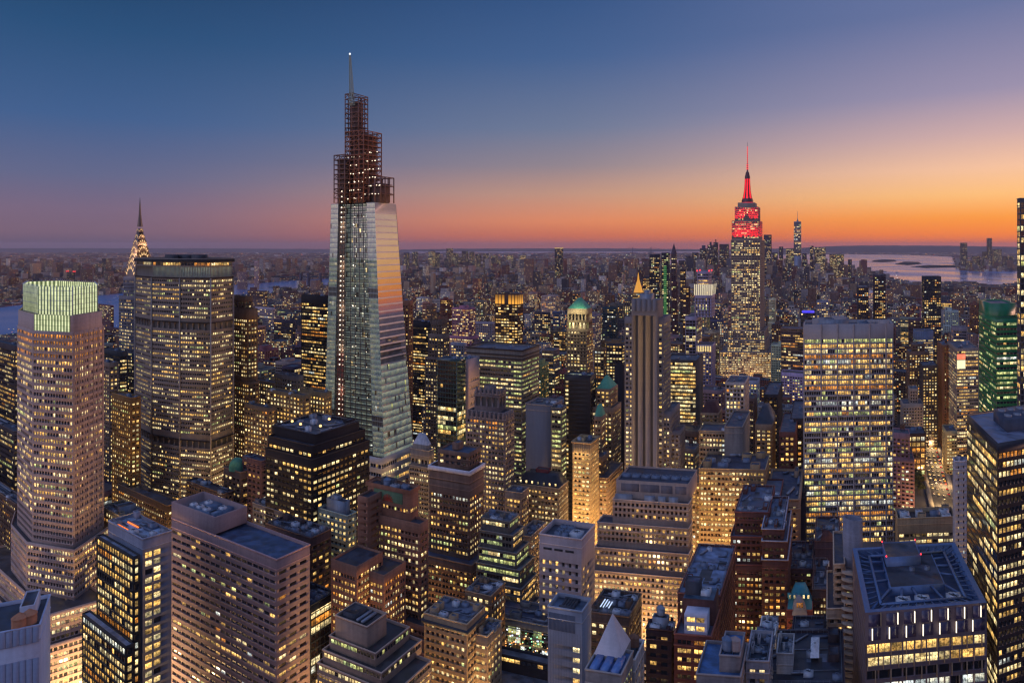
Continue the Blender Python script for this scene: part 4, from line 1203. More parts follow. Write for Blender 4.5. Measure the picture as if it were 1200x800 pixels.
for k in range(3):
    c = A + e * Lf * (.41 + .09 * k) + nn * .3
    g = Geo(); g.quads([[(c[0] - e[0] * .5, c[1] - e[1] * .5, zz + 1.2), (c[0] + e[0] * .5, c[1] + e[1] * .5, zz + 1.2), (c[0] + e[0] * .5, c[1] + e[1] * .5, zz + 4), (c[0] - e[0] * .5, c[1] - e[1] * .5, zz + 4)]]); b.part('pane', g, PANES[ORANGE], gb, weld=False)
for k in range(5):
    c = A + e * Lf * (.14 + .18 * k) - nn * 1.6
    g = Geo(); g.box(c, e, nn, .7, 1.0, zz + 5.6, zz + 8.4); d = b.part('dormer', g, TEALR)
    p = c + nn * 1.03; g = Geo(); g.quads([[(p[0] - e[0] * .5, p[1] - e[1] * .5, zz + 6), (p[0] + e[0] * .5, p[1] + e[1] * .5, zz + 6), (p[0] + e[0] * .5, p[1] + e[1] * .5, zz + 8), (p[0] - e[0] * .5, p[1] - e[1] * .5, zz + 8)]]); b.part('pane', g, PANES[PALE], d, weld=False)
b.finish()
b = hero('mauve_flat_block', 'dark mauve flat-roofed block with white roof boxes above the teal roof', 'mauve flat block', (80, 58, 62),
         [(920, 953, 957, 666, 440, W(PUNCH, lit=.1, bay=4))], clut=6, seed=37, roofc=(50, 60, 82)); b.finish()
b = hero('lit_brown_row', 'narrow brown building with bright evenly lit floors beside the teal gable', 'narrow lit brown building', (90, 66, 60),
         [(952, 970, 974, 690, 410, W(PAIRS, lit=.75, pal='yellow', bay=4.6))], clut=3, seed=39); b.finish()
b = hero('brick_gable_warehouse', 'windowless brown brick block with a round-headed gable in front of the white grid tower', 'round-gabled brick block', (92, 62, 60),
         [(955, 985, 990, 633, 455, BLANK)], clut=2, seed=41)
P = b.polys[0]; A, C = P[0], P[1]; e = (C - A) / np.linalg.norm(C - A); nn = np.array((e[1], -e[0])); Lf = np.linalg.norm(C - A); g = Geo()
for k in range(10):
    u0, u1 = .25 + .05 * k, .3 + .05 * k; h0, h1 = 6.5 * math.sin(math.pi * k / 10) ** .6, 6.5 * math.sin(math.pi * (k + 1) / 10) ** .6
    p, q = A + e * Lf * u0, A + e * Lf * u1
    for o in (.06, -1.2): g.quads([[(p[0] + nn[0] * o, p[1] + nn[1] * o, b.ztop - .2), (q[0] + nn[0] * o, q[1] + nn[1] * o, b.ztop - .2), (q[0] + nn[0] * o, q[1] + nn[1] * o, b.ztop + h1), (p[0] + nn[0] * o, p[1] + nn[1] * o, b.ztop + h0)]])
    g.quads([[(p[0] + nn[0] * .06, p[1] + nn[1] * .06, b.ztop + h0), (q[0] + nn[0] * .06, q[1] + nn[1] * .06, b.ztop + h1), (q[0] - nn[0] * 1.2, q[1] - nn[1] * 1.2, b.ztop + h1), (p[0] - nn[0] * 1.2, p[1] - nn[1] * 1.2, b.ztop + h0)]])
b.part('gable', g, b.mats[0]); b.finish()
b = hero('beige_balcony_tower', 'beige tower with curved balconies and a drum on its roof', 'beige balcony tower', (156, 134, 116),
         [(969, 990, 1004, 712, 352, W(PUNCH, bay=4, lit=.3, pal='gold')), (977, 990, 1002, 660, 358, W(PUNCH, bay=4, lit=.2, pal='gold'))], clut=0, roofc=(54, 58, 72))
P = b.polys[0]
c = PX(999, 366); zt = ZY(606, 366); g = Geo(); g.lathe(c, [(4.6, b.zr - 3), (4.6, zt), (3.8, zt), (3.8, zt - 3)], 24); b.part('drum', g, wall_mat((116, 118, 132)))
for k in range(20):
    zz = ZY(720, 352) - k * 3.6 + 22
    if zz < 20: break
    g = Geo(); cc = PX(996, 350); n_ = 9
    ar = [(cc[0] + 4.2 * math.cos(a), cc[1] - 3.2 * math.sin(a)) for a in np.linspace(0, math.pi, n_)]
    g.prism([np.array(p) for p in ar][::-1], zz, zz + 1.1); b.part('balcony', g, wall_mat((150, 138, 128)))
b.finish()
b = hero('classical_tan_block', 'tan classical block with a deep cornice and dark recessed windows', 'classical tan block', (150, 124, 102),
         [(897, 936, 940, 585, 500, W(PUNCH, bay=4.6, lit=.05, wins=[(.3, .7)], fh=4.2))], clut=8, seed=43, roofc=(52, 60, 80), scale=1.5)
b.cornice(b.polys[0], b.ztop - 7, .9, .9, b.mats[0]); b.cornice(b.polys[0], b.ztop - .4, .8, 1.1, b.mats[0]); b.finish()
b = hero('dark_gap_wall', 'tall dark blank wall between the classical block and the white grid tower', 'dark blank wall', (42, 36, 42),
         [(936, 944, 947, 576, 540, BLANK)], clut=1); b.finish()
# ================================================================== landmark towers
def ring(pts):            # [(column, depth), ...] counter-clockwise seen from above
    return [PX(x, Y) for x, Y in pts]

# --- octagonal tower with glowing glass crown
MAUVE = wall_mat((184, 158, 148), .75, .14, .35, 0, 'mauve_granite')
oct_ = ring([(20, 450), (38, 424), (86, 414), (121, 444), (117, 476), (72, 500), (27, 486)])
b = Building('octagonal_tower', 'mauve octagonal tower with a pale green glowing glass crown', oct_[1], [MAUVE], desc='glowing-crowned octagonal tower')
b.roofm = roof_mat((70, 66, 70))
OC = S(bay=4.6, wins=[(.08, .44), (.56, .92)], fh=3.9, v=(.26, .8), rec=.4, lit=.62, run=2.5, pal='yellow', top=1.2, rows=[(-1, .95, ORANGE), (-2, .95, ORANGE), (-3, .9, WARM), (-4, .8, ORANGE), (-5, .85, WARM)], mech=(0, 1, 2, 3))
OCR = W(OC, wins=[(.12, .42), (.58, .88)], fin=(.5, .5, 1), lit=.35)
zs, zc0, zc1 = ZY(387, 424), ZY(368, 424), ZY(336, 424)
zb = ZY(632, 424)
base_o = inset(oct_, -3.2)
b.tier(base_o, 0, zb, W(OC, lit=.55, rows=[], mech=()), 1.5)
b.tier(oct_, zb - 1.6, zs, None, .5, specs=[W(OC, rec=.12), OC, OCR, OCR, None, None, None])
sh1 = inset(oct_, .6); b.tier(sh1, zs - .6, zc0, S(bay=3.0, wins=[(.3, .7)], fh=20, v=(.1, .95), rec=.4, lit=0, fin=(.5, .5, 1), top=.5), .8)
lowq = quad(-25, 58, 124, 719, 392); lw2 = quad(-30, 55, 127, 757, 385)
lowq = quad(-25, 58, 126, 392); b.tier(lowq, 0, ZY(719, 392), W(OC, lit=.8, rows=[], mech=(), pal='yellow'), 1.5)
lw2 = quad(-30, 54, 128, 386); b.tier(lw2, 0, ZY(757, 386), W(OC, lit=.5, rows=[], mech=(), pal='yellow'), 1.5)
reg(base_o); reg(lowq); reg(lw2)
b.finish()
crown = inset(oct_, 3.2)
zlow = [zc0, zs, zs, zc0, zc0, zc0, zc0]
def glow_glass():
    m, t, p = new_mat('glowing_glass')
    uv = t.n('ShaderNodeUVMap'); sp = t.n('ShaderNodeSeparateXYZ'); t.l(uv.outputs[0], sp.inputs[0])
    fu = t.m('FRACT', sp.outputs[0]); fv = t.m('FRACT', sp.outputs[1])
    tube = t.sm(t.m('ABSOLUTE', t.m('SUBTRACT', fu, .5)), .05, .42, 1.25, .34)
    n = t.n('ShaderNodeTexNoise'); n.inputs['Scale'].default_value = .6; t.l(uv.outputs[0], n.inputs['Vector'])
    ln = t.sm(t.m('ABSOLUTE', t.m('SUBTRACT', fv, .5)), .44, .48, 1.0, .45)
    p.inputs['Base Color'].default_value = rgb(60, 80, 66); p.inputs['Roughness'].default_value = .15
    t.l(t.mix(t.sm(tube, .4, 1.1), rgb(176, 200, 126), rgb(246, 250, 196)), p.inputs['Emission Color'])
    t.l(t.m('MULTIPLY', t.m('MULTIPLY', tube, ln), t.m('MULTIPLY', t.sm(n.outputs[0], .2, .8, .5, 1.0), .95)), p.inputs['Emission Strength'])
    m.cycles.emission_sampling = 'NONE'
    return m
GLOW = glow_glass()
g = Geo(); fr = Geo()
for i in range(7):
    a, c = crown[i], crown[(i + 1) % 7]
    if i == 0: z0 = zc0
    elif i == 1: z0 = zs
    else: z0 = zc0
    L = np.linalg.norm(c - a); nu = max(2, round(L / 2.6)); nv = (zc1 - z0) / 3.0
    g.quads([[(a[0], a[1], z0), (c[0], c[1], z0), (c[0], c[1], zc1), (a[0], a[1], zc1)]], [[(0, 0), (nu, 0), (nu, nv), (0, nv)]])
    e = (c - a) / L; nn = np.array((e[1], -e[0]))
    for k in range(nu + 1):
        p = a + e * L * k / nu + nn * .15
        fr.bar((p[0], p[1], z0), (p[0], p[1], zc1 + 1.0), .1)
    for zz in np.arange(z0, zc1 + .1, 6): fr.bar((a[0] + nn[0] * .2, a[1] + nn[1] * .2, zz), (c[0] + nn[0] * .2, c[1] + nn[1] * .2, zz), .1)
g.poly([(p[0], p[1], zc1 - 4) for p in inset(crown, .2)], 1)
a, c = inset(oct_, .25)[1], inset(oct_, .25)[2]; L = np.linalg.norm(c - a); nu = round(L / 2.6); ga, gc = a * .97 + c * .03, a * .82 + c * .18
gc = a * .08 + c * .92
g.quads([[(ga[0], ga[1], zs), (gc[0], gc[1], zs), (gc[0], gc[1], zc0), (ga[0], ga[1], zc0)]], [[(0, 0), (nu, 0), (nu, 3), (0, 3)]])
cr = b.part('crown', g, [GLOW, roof_mat((70, 80, 74))], weld=False); b.part('crown_frame', fr, LIGHTMETAL, cr)

# --- broad octagonal slab with dark cap
BR = wall_mat((132, 120, 112), .75, .14, .3, 0, 'brown_precast')
met = ring([(159, 652), (178, 622), (211, 606), (247, 598), (273, 624), (270, 662), (225, 690), (180, 690)])
MT = S(bay=2.3, wins=[(.12, .88)], fh=3.85, v=(.36, .8), rec=.4, lit=.42, run=5, rowv=.22, pal='yellow', mar=.4, top=1.0)
z_m1, z_m2, z_top = ZY(378, 602), ZY(516, 602), ZY(303, 602)
zc = ZY(326, 602)
b = Building('broad_octagonal_slab', 'broad brown faceted slab tower with a dark overhanging cap', met[3], [BR], desc='broad faceted slab tower')
b.roofm = roof_mat((40, 40, 46))
zz = 0
b.tier(met, 0, z_m2 - 7, W(MT, lit=.62), roof=False)
MECH = S(bay=6.6, wins=[(.06, .94)], fh=6.4, v=(.06, .94), rec=1.2, lit=0, mar=.4, top=.3, bot=.2, mech=(0,))
b.tier(met, z_m2 - 7, z_m2, W(MECH), roof=False)
b.tier(met, z_m2, z_m1 - 7, W(MT, lit=.58), roof=False)
b.tier(met, z_m1 - 7, z_m1, W(MECH), roof=False)
b.tier(met, z_m1, zc, W(MT, lit=.5), roof=False)
b.tier(inset(met, .8), zc, z_top - 6.5, S(bay=1.6, wins=[(.2, .8)], fh=z_top - 6.5 - zc - 1.2, v=(.03, .97), rec=.3, lit=0, rows=[(0, 1, TEAL)], mar=.3, top=.5), roof=False)
b.tier(inset(met, .8), z_top - 6.5, z_top - 3.4, S(bay=3.3, wins=[(.05, .95)], fh=2.9, v=(.1, .95), rec=.3, lit=.55, run=5, pal='gold', mar=.4, top=.1, bot=.05), roof=False)
b.tier(inset(met, -.8), z_top - 3.4, z_top, BLANK, 1.2, mi=0)
g = Geo()
for i in range(8):
    a, c = inset(met, -.25)[i], inset(met, -.25)[(i + 1) % 8]
    for zq in (z_m1, z_m2, zc): g.bar((a[0], a[1], zq), (c[0], c[1], zq), .5)
b.part('band_course', g, wall_mat((52, 46, 46)))
for i in range(8):
    a = inset(met, -.3)[i]; g = Geo(); g.bar((*a, 0), (*a, zc), .55); b.part('corner_pier', g, wall_mat((150, 138, 130)))
cap = Geo(); cap.prism(inset(met, -1.4), z_top - 3.0, z_top - .6); b.part('cap', cap, wall_mat((40, 38, 42)))
cl = [met[1], met[3], met[5], met[7]]
for u, v in ((.3, .4), (.5, .5), (.7, .45)): bulkhead(b, cl, u - .1, u + .1, v - .1, v + .1, z_top - .6, 3.5, DKMETAL)
reg(met); b.finish()

# --- art-deco crowned spire far left
SILV = wall_mat((104, 94, 92), .35, .15, .6, .6, 'stainless_steel')
cx = PX(164, 800)
ya = R(33); e = np.array((math.cos(ya), -math.sin(ya))); s = np.array((math.sin(ya), math.cos(ya)))
def sq(c, h, k=1.0): return [c - e * h - s * h * k, c + e * h - s * h * k, c + e * h + s * h * k, c - e * h + s * h * k]
WB = wall_mat((112, 112, 122), .8, .15, .3, 0, 'white_brick')
b = Building('art_deco_spire', 'slender art-deco tower with lit sunburst arches and a needle spire', cx, [WB], desc='needle-spired tower')
CH = W(PUNCH, bay=3.0, lit=.62, pal='yellow', fh=3.7)
z1, z2, z3 = ZY(400, 800), ZY(346, 800), 226.0
b.tier(sq(cx, 15.5), 0, z2, CH); b.tier(sq(cx, 12.2), z2 - 1.5, z3, W(CH, lit=.35, wins=[(.3, .7)]))
reg(sq(cx, 15.5))
tri = emit_mat('lit_triangle', (255, 204, 140), 1.15); tri2 = emit_mat('amber_arch', (255, 168, 92), .55)
hw = [11.0, 9.6, 8.2, 6.7, 5.2, 3.8, 2.6]
z = z3 - 3
for i, h in enumerate(hw):
    g = Geo(); ah = h * 1.55; n_ = 14
    ar = [(h * math.cos(t), ah * max(0, math.sin(t)) ** .9) for t in np.linspace(0, math.pi, n_)]
    for A1, A2 in ((e, s), (s, e)):
        for (x0, q0), (x1, q1) in zip(ar[:-1], ar[1:]):
            f = lambda x, q, o: (cx[0] + A1[0] * x + A2[0] * o, cx[1] + A1[1] * x + A2[1] * o, z + q)
            g.quads([[f(x0, q0, -h), f(x1, q1, -h), f(x1, q1, h), f(x0, q0, h)]])
            for o in (-h, h): g.quads([[f(x0, 0, o), f(x1, 0, o), f(x1, q1, o), f(x0, q0, o)]])
    g.prism(sq(cx, h), z - 6, z)
    tr = b.part('crown_arch', g, SILV)
    g = Geo()
    nt = 7 if i < 4 else 5
    for A1, A2 in ((e, s), (s, e)):
        for o in (-h - .12, h + .12):
            g = Geo()
            for t in np.linspace(.16, .84, nt) * math.pi:
                ca, sa = math.cos(t), math.sin(t)
                p = lambda r_, dt: (cx[0] + A1[0] * h * r_ * math.cos(t + dt) + A2[0] * o, cx[1] + A1[1] * h * r_ * math.cos(t + dt) + A2[1] * o, z + ah * r_ * math.sin(t + dt))
                d_ = .13 if i < 4 else .17
                g.quads([[p(.68, -d_), p(.68, d_), p(.94, .02), p(.94, -.02)]])
            b.part('sunburst_window', g, tri, tr, weld=False)  # lit triangular windows along one face of the arch, each a separate pane
    z += 9.2 if i < 4 else 8.0
g = Geo(); g.lathe(cx, [(3.0, z - 2), (2.1, z + 5), (1.3, z + 12), (.8, z + 22), (.12, ZY(231, 800))], 10); b.part('needle', g, SILV)
g = Geo()
for k in range(4):
    c = cx + [(-s), s, (-e), e][k] * 1.5; g.bar((c[0], c[1], z - 1), (cx[0] + (c - cx)[0] * .3, cx[1] + (c - cx)[1] * .3, z + 14), .22)
b.part('needle_light', g, emit_mat('needle_glow', (255, 190, 130), .9)); b.finish()
for k, (dx, dy) in enumerate(((-1, -1), (1, -1), (-.2, -1.4), (1.4, -.2))):
    ld = bpy.data.lights.new('crown_light', 'POINT'); ld.energy = 9000; ld.color = (1, .55, .28); ld.shadow_soft_size = 2
    lo_ = bpy.data.objects.new('crown_light', ld); lo_.location = (dx * 12, dy * 12, 258); col.objects.link(lo_); lo_.parent = b.o

# --- glass supertall under construction
GLS = wall_mat((196, 188, 190), .45, .06, .5, .2, 'pale_spandrel')
FRAME = wall_mat((136, 102, 92), .7, .25, .3, .2, 'primed_steel')
OX = wall_mat((150, 98, 78), .8, .25, .2, 0, 'red_oxide_deck')
TG = wall_mat((160, 172, 174), .25, .1, .6, 0, 'teal_spandrel')
topq = quad(388, 439, 464, 644); botq = quad(379, 451, 485, 630)
zt, zb = ZY(237, 644), ZY(552, 630)
b = Building('glass_supertall', 'tapering glass supertall under construction with bare steel at its crown and a lattice mast', botq[1], [TG, GLS], desc='unfinished glass supertall')
b.roofm = roof_mat((70, 50, 46))
def lerpq(Q0, Q1, u0, u1):
    A = [Q0[0] * (1 - u0) + Q0[1] * u0, Q0[0] * (1 - u1) + Q0[1] * u1]; B_ = [Q1[0] * (1 - u0) + Q1[1] * u0, Q1[0] * (1 - u1) + Q1[1] * u1]
    return A, B_
CUR = S(bay=2.2, wins=[(.05, .95)], fh=4.6, v=(.1, .95), rec=.1, lit=.0, rowv=.02, top=.5, mar=.2)
OVROW = [(-19, 1, BLACK), (-18, 1, BLACK), (-43, 1, BLACK), (-44, 1, BLACK)]
g = b.wall; pn = b.panes
class _T: pass
def set_rows(p, base): return W(CUR, rows=[(r, 1.0, k) for r, _, k in OVROW])
for u0, u1 in ((0, .17), (.82, 1.0)):
    A, B_ = lerpq(botq, topq, u0, u1); n0 = len(pn)
    facade(g, pn, A[0], A[1], zb, zt, W(set_rows(0, 0), lit=0), B_[0], B_[1])
    cl = pn[-1][1]; keep = cl == BLACK; cl[:] = np.where(rng.random(len(cl)) < .98, TEAL, np.where(rng.random(len(cl)) < .6, DIM, COOL)); cl[keep] = BLACK
# the open strip where the hoist climbs: slabs and columns, set back behind the glass line
A, B_ = lerpq(botq, topq, .17, .82)
nrm = (A[1] - A[0]) / np.linalg.norm(A[1] - A[0]); inn = np.array((-nrm[1], nrm[0]))
back0 = [A[0] + inn * 4.5, A[1] + inn * 4.5]; back1 = [B_[0] + inn * 4.5, B_[1] + inn * 4.5]
facade(g, pn, back0[0], back0[1], zb, zt, W(CUR, lit=0, fh=4.6, v=(.12, .94), rec=.1), back1[0], back1[1])
cl = pn[-1][1]; cl[:] = rng.choice([TEAL, LMIRROR, DIM, PALE, COOL], len(cl), p=[.78, .12, .07, .01, .02])
sl = Geo(); lamps = []; pan = Geo(); redp = Geo()
nfl = int((zt - zb) / 4.6)
for k in range(nfl + 1):
    t = (k * 4.6) / (zt - zb); z = zb + k * 4.6
    a = A[0] * (1 - t) + B_[0] * t; c = A[1] * (1 - t) + B_[1] * t
    sl.prism([a, c, c + inn * 4.4, a + inn * 4.4], z - .18, z + .12)
    sl.bar((a[0], a[1], z + 1.0), (c[0], c[1], z + 1.0), .05)
    if k < nfl:
        for u in (.14, .235): 
            if (k % 25) not in (17, 18): lamps.append((*(a * (1 - u) + c * u - inn * .55), z + 3.1, .62 if u < .2 else .33))
        if k % 2 and k > nfl * .3: lamps.append((*(a * .4 + c * .6 - inn * .3), z + 3.2, .34))
        if k % 3 == 1 and k > nfl * .2: lamps.append((*(a * .12 + c * .88 + inn * .5), z + 3.2, .3))
        p0, p1 = a * .95 + c * .05, a * .75 + c * .25
        (redp if k < nfl * .42 else pan).prism([p0 + inn * .3, p1 + inn * .3, p1 + inn * .7, p0 + inn * .7], z + .15, z + 4.2)
for u in np.linspace(0, 1, 8):
    p, q = A[0] * (1 - u) + A[1] * u, B_[0] * (1 - u) + B_[1] * u
    sl.bar((p[0] + inn[0] * .4, p[1] + inn[1] * .4, zb), (q[0] + inn[0] * .4, q[1] + inn[1] * .4, zt), .3)
for u in (.05, .11, .18, .25):
    p, q = A[0] * (1 - u) + A[1] * u - inn * .5, B_[0] * (1 - u) + B_[1] * u - inn * .5
    sl.bar((p[0], p[1], zb), (q[0], q[1], zt + 18), .18)
b.part('floor_deck', sl, wall_mat((96, 92, 88)))
b.part('hoist_panel', pan, wall_mat((150, 116, 92))); b.part('hoist_panel', redp, wall_mat((150, 84, 70)))
# the sunset side, banded with pale spandrels
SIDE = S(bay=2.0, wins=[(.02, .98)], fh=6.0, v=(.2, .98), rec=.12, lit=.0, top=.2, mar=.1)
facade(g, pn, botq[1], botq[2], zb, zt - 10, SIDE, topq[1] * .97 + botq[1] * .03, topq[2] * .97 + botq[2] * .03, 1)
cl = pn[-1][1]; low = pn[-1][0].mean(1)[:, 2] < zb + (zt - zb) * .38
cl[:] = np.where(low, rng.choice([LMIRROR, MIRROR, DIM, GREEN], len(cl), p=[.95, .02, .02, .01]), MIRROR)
facade(g, pn, topq[1] * .97 + botq[1] * .03, topq[2] * .97 + botq[2] * .03, zt - 10, zt, None, topq[1], topq[2], 1)
for i in (2, 3): facade(g, pn, botq[i], botq[(i + 1) % 4], zb, zt, None, topq[i], topq[(i + 1) % 4])
b.roofg.poly([(p[0], p[1], zt) for p in topq])
pod = quad(412, 447, 485, 624); zp = ZY(537, 624)
b.tier(pod, 0, zp, W(RIBBON, fh=7.6, v=(.08, .52), lit=.85, pal='yellow', top=2.5, bay=3, rec=1.0), mi=1)
b.tier(quad(379, 449, 485, 628), 0, zb + .3, CUR, roof=True)
reg(pod); reg(botq)
# bare steel
def steel(Q, z0, z1, nx, ny, fh=4.5, r=.42, diag=True, Qt=None, skip=0.0):
    g = Geo(); Qt = Q if Qt is None else Qt
    nf_ = max(1, int(round((z1 - z0) / fh))); rr = random.Random(int(z0 * 7))
    sides = [(0, 1, nx), (1, 2, ny), (2, 3, nx), (3, 0, ny)]
    P = lambda i, j, u, t: (Q[i] * (1 - u) + Q[j] * u) * (1 - t) + (Qt[i] * (1 - u) + Qt[j] * u) * t
    for i, j, n_ in sides:
        for k in range(n_):
            p, q = P(i, j, k / n_, 0), P(i, j, k / n_, 1); g.bar((p[0], p[1], z0), (q[0], q[1], z1), r)
        for f in range(1, nf_ + 1):
            t = f / nf_; z = z0 + (z1 - z0) * t; p, q = P(i, j, 0, t), P(i, j, 1, t); g.bar((p[0], p[1], z), (q[0], q[1], z), r * .85)
            if diag:
                for k in range(n_):
                    if rr.random() < .42:
                        t0 = (f - 1) / nf_; a_, c_ = P(i, j, k / n_, t0), P(i, j, (k + 1) / n_, t)
                        g.bar((a_[0], a_[1], z0 + (z1 - z0) * t0), (c_[0], c_[1], z), r * .5)
    for f in range(1, nf_ + 1):            # floor beams across
        t = f / nf_; z = z0 + (z1 - z0) * t
        for k in range(1, nx):
            p, q = P(0, 1, k / nx, t), P(3, 2, k / nx, t); g.bar((p[0], p[1], z), (q[0], q[1], z), r * .6)
    return g
def decks(Q, z0, z1, fh, shrink=.5):
    g = Geo()
    for k in range(int((z1 - z0) / fh) + 1): g.prism(inset(Q, shrink), z0 + k * fh - .2, z0 + k * fh + .15)
    return g
zq = lambda y: ZY(y, 644)
QA = quad(391.5, 404, 407, 650, 14); QB = quad(404.5, 426, 447, 646); QC = quad(426, 446, 461.5, 643); QD = quad(404.5, 420, 431, 652); 
b.part('steel_frame', steel(QA, zt, zq(180), 2, 2, 4.4, .42), FRAME)
b.part('steel_frame', steel(QC, zt, zq(207), 3, 3, 9, .5, False), FRAME)
b.part('steel_frame', steel(QB, zt, zq(152), 4, 4, 4.4, .45), OX)
b.part('steel_frame', steel(QD, zq(158), zq(112), 2, 3, 4.6, .42, True), FRAME)
b.part('steel_frame', steel(quad(404.5, 413, 431, 652), zq(112), zq(107), 2, 1, 4, .4, True), FRAME)
b.part('deck', decks(QB, zt + 4.4, zq(156), 4.4, 1.5), OX); b.part('deck', decks(QC, zt + 9, zq(208), 8, .8), OX); b.part('deck', decks(QD, zq(158), zq(115), 4.6, 2.5), wall_mat((90, 56, 48)))
b.part('deck', decks(QA, zt, zq(184), 4.4, .6), wall_mat((90, 66, 58)))
g2 = Geo(); g2.prism(inset(QB, 3.6), zt, zq(155)); g2.prism(inset(QC, 3.2), zt, zq(214)); g2.prism(inset(QD, 3.0), zq(158), zq(117)); g2.prism(inset(QA, 2.2), zt, zq(184)); b.part('core_wall', g2, wall_mat((118, 92, 82)))
sp0 = sub(QD, .42, .42, .3, .3)[0]; g2 = Geo(); n_ = 20; zA, zB = zq(121), zq(62)
prev = None
tip = PX(410, 652); foot = PX(412.6, 652)
for k in range(n_ + 1):
    t = k / n_; hh = 1.75 * (1 - t) + .5 * t; c = foot * (1 - t) + tip * t; Pq = sq(c, hh); z = zA + (zB - zA) * t
    for i in range(4): g2.bar((*Pq[i], z), (*Pq[(i + 1) % 4], z), .16)
    if prev is not None:
        for i in range(4):
            g2.bar((*prev[0][i], prev[1]), (*Pq[i], z), .2); g2.bar((*prev[0][i], prev[1]), (*Pq[(i + 1) % 4], z), .13)
    prev = (Pq, z)
mast = b.part('mast', g2, wall_mat((156, 176, 172), .5, .1, .4, .2, 'galvanised_lattice'))
g2 = Geo(); g2.lathe(tip, [(.2, zB), (.8, zB + .6), (.8, zB + 1.4), (.2, zB + 2)], 10); b.part('beacon', g2, emit_mat('beacon_white', (235, 240, 245), 1.6), mast)
# work lights on the open floors
r = random.Random(3)
for k in range(60):
    y = 178 + 4.9 * (k % 12) + r.uniform(-.4, .4); u = (k * .37 + r.uniform(0, .2)) % 1
    p = (QB[0] * (1 - u) + QB[1] * u) if k % 2 else (QC[0] * (1 - u) + QC[1] * u); lamps.append((p[0], p[1] - .6, zq(y) , r.uniform(.22, .5)))
for k in range(9): p = sub(QA, .75, .75, 0, 0)[0]; lamps.append((p[0], p[1] - .8, zq(236 - k * 6.2), .5))
lm = {}
WL = emit_mat('work_lamp', (255, 236, 205), 2.6)
for x, y, z, rad in lamps[:190]:
    key = round(rad, 1)
    if key not in lm:
        g2 = Geo(); g2.lathe((0, 0), [(.05, -key), (key, -key * .5), (key, key * .5), (.05, key)], 8); lm[key] = g2.mesh('work_lamp', WL)
    obj('work_lamp', lm[key], b.o, np.array((x, y, z)) - b.base)
b.finish()
# soft light of the site lamps on the hoist strip
for k in range(6):
    ld = bpy.data.lights.new('site_light', 'POINT'); ld.energy = 1500; ld.color = (1, .86, .66); ld.shadow_soft_size = .6
    t = .12 + k * .16; p = (A[0] * .8 + A[1] * .2) * (1 - t) + (B_[0] * .8 + B_[1] * .2) * t - inn * 4
    lo_ = bpy.data.objects.new('site_light', ld); lo_.location = np.array((p[0], p[1], zb + (zt - zb) * t)) - b.base; col.objects.link(lo_); lo_.parent = b.o

# --- the red-crowned limestone skyscraper
LIME = wall_mat((150, 132, 122), .8, .12, .3, 0, 'grey_limestone')
Ye = 1210
EM = S(bay=4.9, wins=[(.14, .46), (.54, .86)], fh=3.75, v=(.22, .76), rec=.5, lit=.74, run=3, rowv=.14, pal='yellow', top=1)
b = Building('red_crowned_skyscraper', 'tall setback limestone skyscraper floodlit red at its crown with a red antenna', PX(875, Ye), [LIME], desc='red-crowned skyscraper')
b.roofm = roof_mat((80, 70, 72))
def eq(xl, xc, xr, dY=0, d=None): return quad(xl, xc, xr, Ye + dY, d)
zz = lambda y: ZY(y, Ye)
low = eq(843, 904, 909, -14); b.tier(low, 0, zz(411), EM)
b.tier(eq(852, 898, 902, -8), 0, zz(398), EM); b.tier(eq(853, 896.5, 901, -5), 0, zz(387), EM)
sh = eq(856.5, 891.5, 896); b.tier(sh, 0, zz(281), W(EM, lit=.62, mech=(-8, -9)))
c1 = eq(857.5, 890, 893.5, 3); b.tier(c1, zz(281) - 1, zz(258.5), W(EM, lit=.1))
c2 = eq(861, 888.5, 891, 6); b.tier(c2, zz(258.5) - 1, zz(242), W(EM, lit=.1))
c3 = eq(864.5, 884.5, 887, 8); b.tier(c3, zz(242) - 1, zz(237), BLANK)
cc = (c3[0] + c3[1] + c3[2] + c3[3]) / 4
g = Geo()
prof = [(10.5, zz(237)), (10.2, zz(234)), (7.6, zz(229)), (5.9, zz(222)), (4.9, zz(212)), (4.6, zz(205)), (3.6, zz(203)), (3.2, zz(201)), (1.6, zz(199))]
g.lathe(cc, prof, 8); ms = b.part('mast', g, wall_mat((104, 70, 76), .5, .1, .4, .3, 'mast_metal'))
RED = emit_mat('red_glass', (255, 16, 26), 1.5); REDL = emit_mat('red_lamp', (255, 70, 66), 1.3)
g = Geo()
for a in np.arange(8) * math.pi / 4 + math.pi / 8:
    dvec = np.array((math.cos(a), math.sin(a))); tv = np.array((-dvec[1], dvec[0]))
    prf = [(10.0, zz(234.5)), (7.7, zz(229)), (5.95, zz(222)), (4.95, zz(212)), (4.75, zz(208))]
    for (r0, y0), (r1, y1) in zip(prf[:-1], prf[1:]):
        k0 = .94; w0, w1 = r0 * .17, r1 * .2
        q = [cc + dvec * r0 * k0 - tv * w0, cc + dvec * r0 * k0 + tv * w0, cc + dvec * r1 * k0 + tv * w1, cc + dvec * r1 * k0 - tv * w1]
        g.quads([[(*q[0], y0), (*q[1], y0), (*q[2], y1), (*q[3], y1)]])
b.part('red_window', g, RED, ms, weld=False)
g = Geo(); g.lathe(cc, [(10.9, zz(238)), (10.9, zz(236.3))], 16); b.part('red_ring', g, RED, ms)
g = Geo(); g.lathe(cc, [(1.5, zz(199)), (1.3, zz(190)), (.8, zz(189)), (.7, zz(178)), (.4, zz(176)), (.25, zz(164))], 8); an = b.part('antenna', g, wall_mat((150, 120, 124)))
for k, y in enumerate(np.linspace(196, 170, 12)):
    g = Geo(); rr_ = 1.75 if y > 189 else 1.0; g.lathe(cc, [(rr_, zz(y + .7)), (rr_, zz(y - .6))], 10); b.part('red_lamp', g, REDL, an)
b.finish(); reg(low)
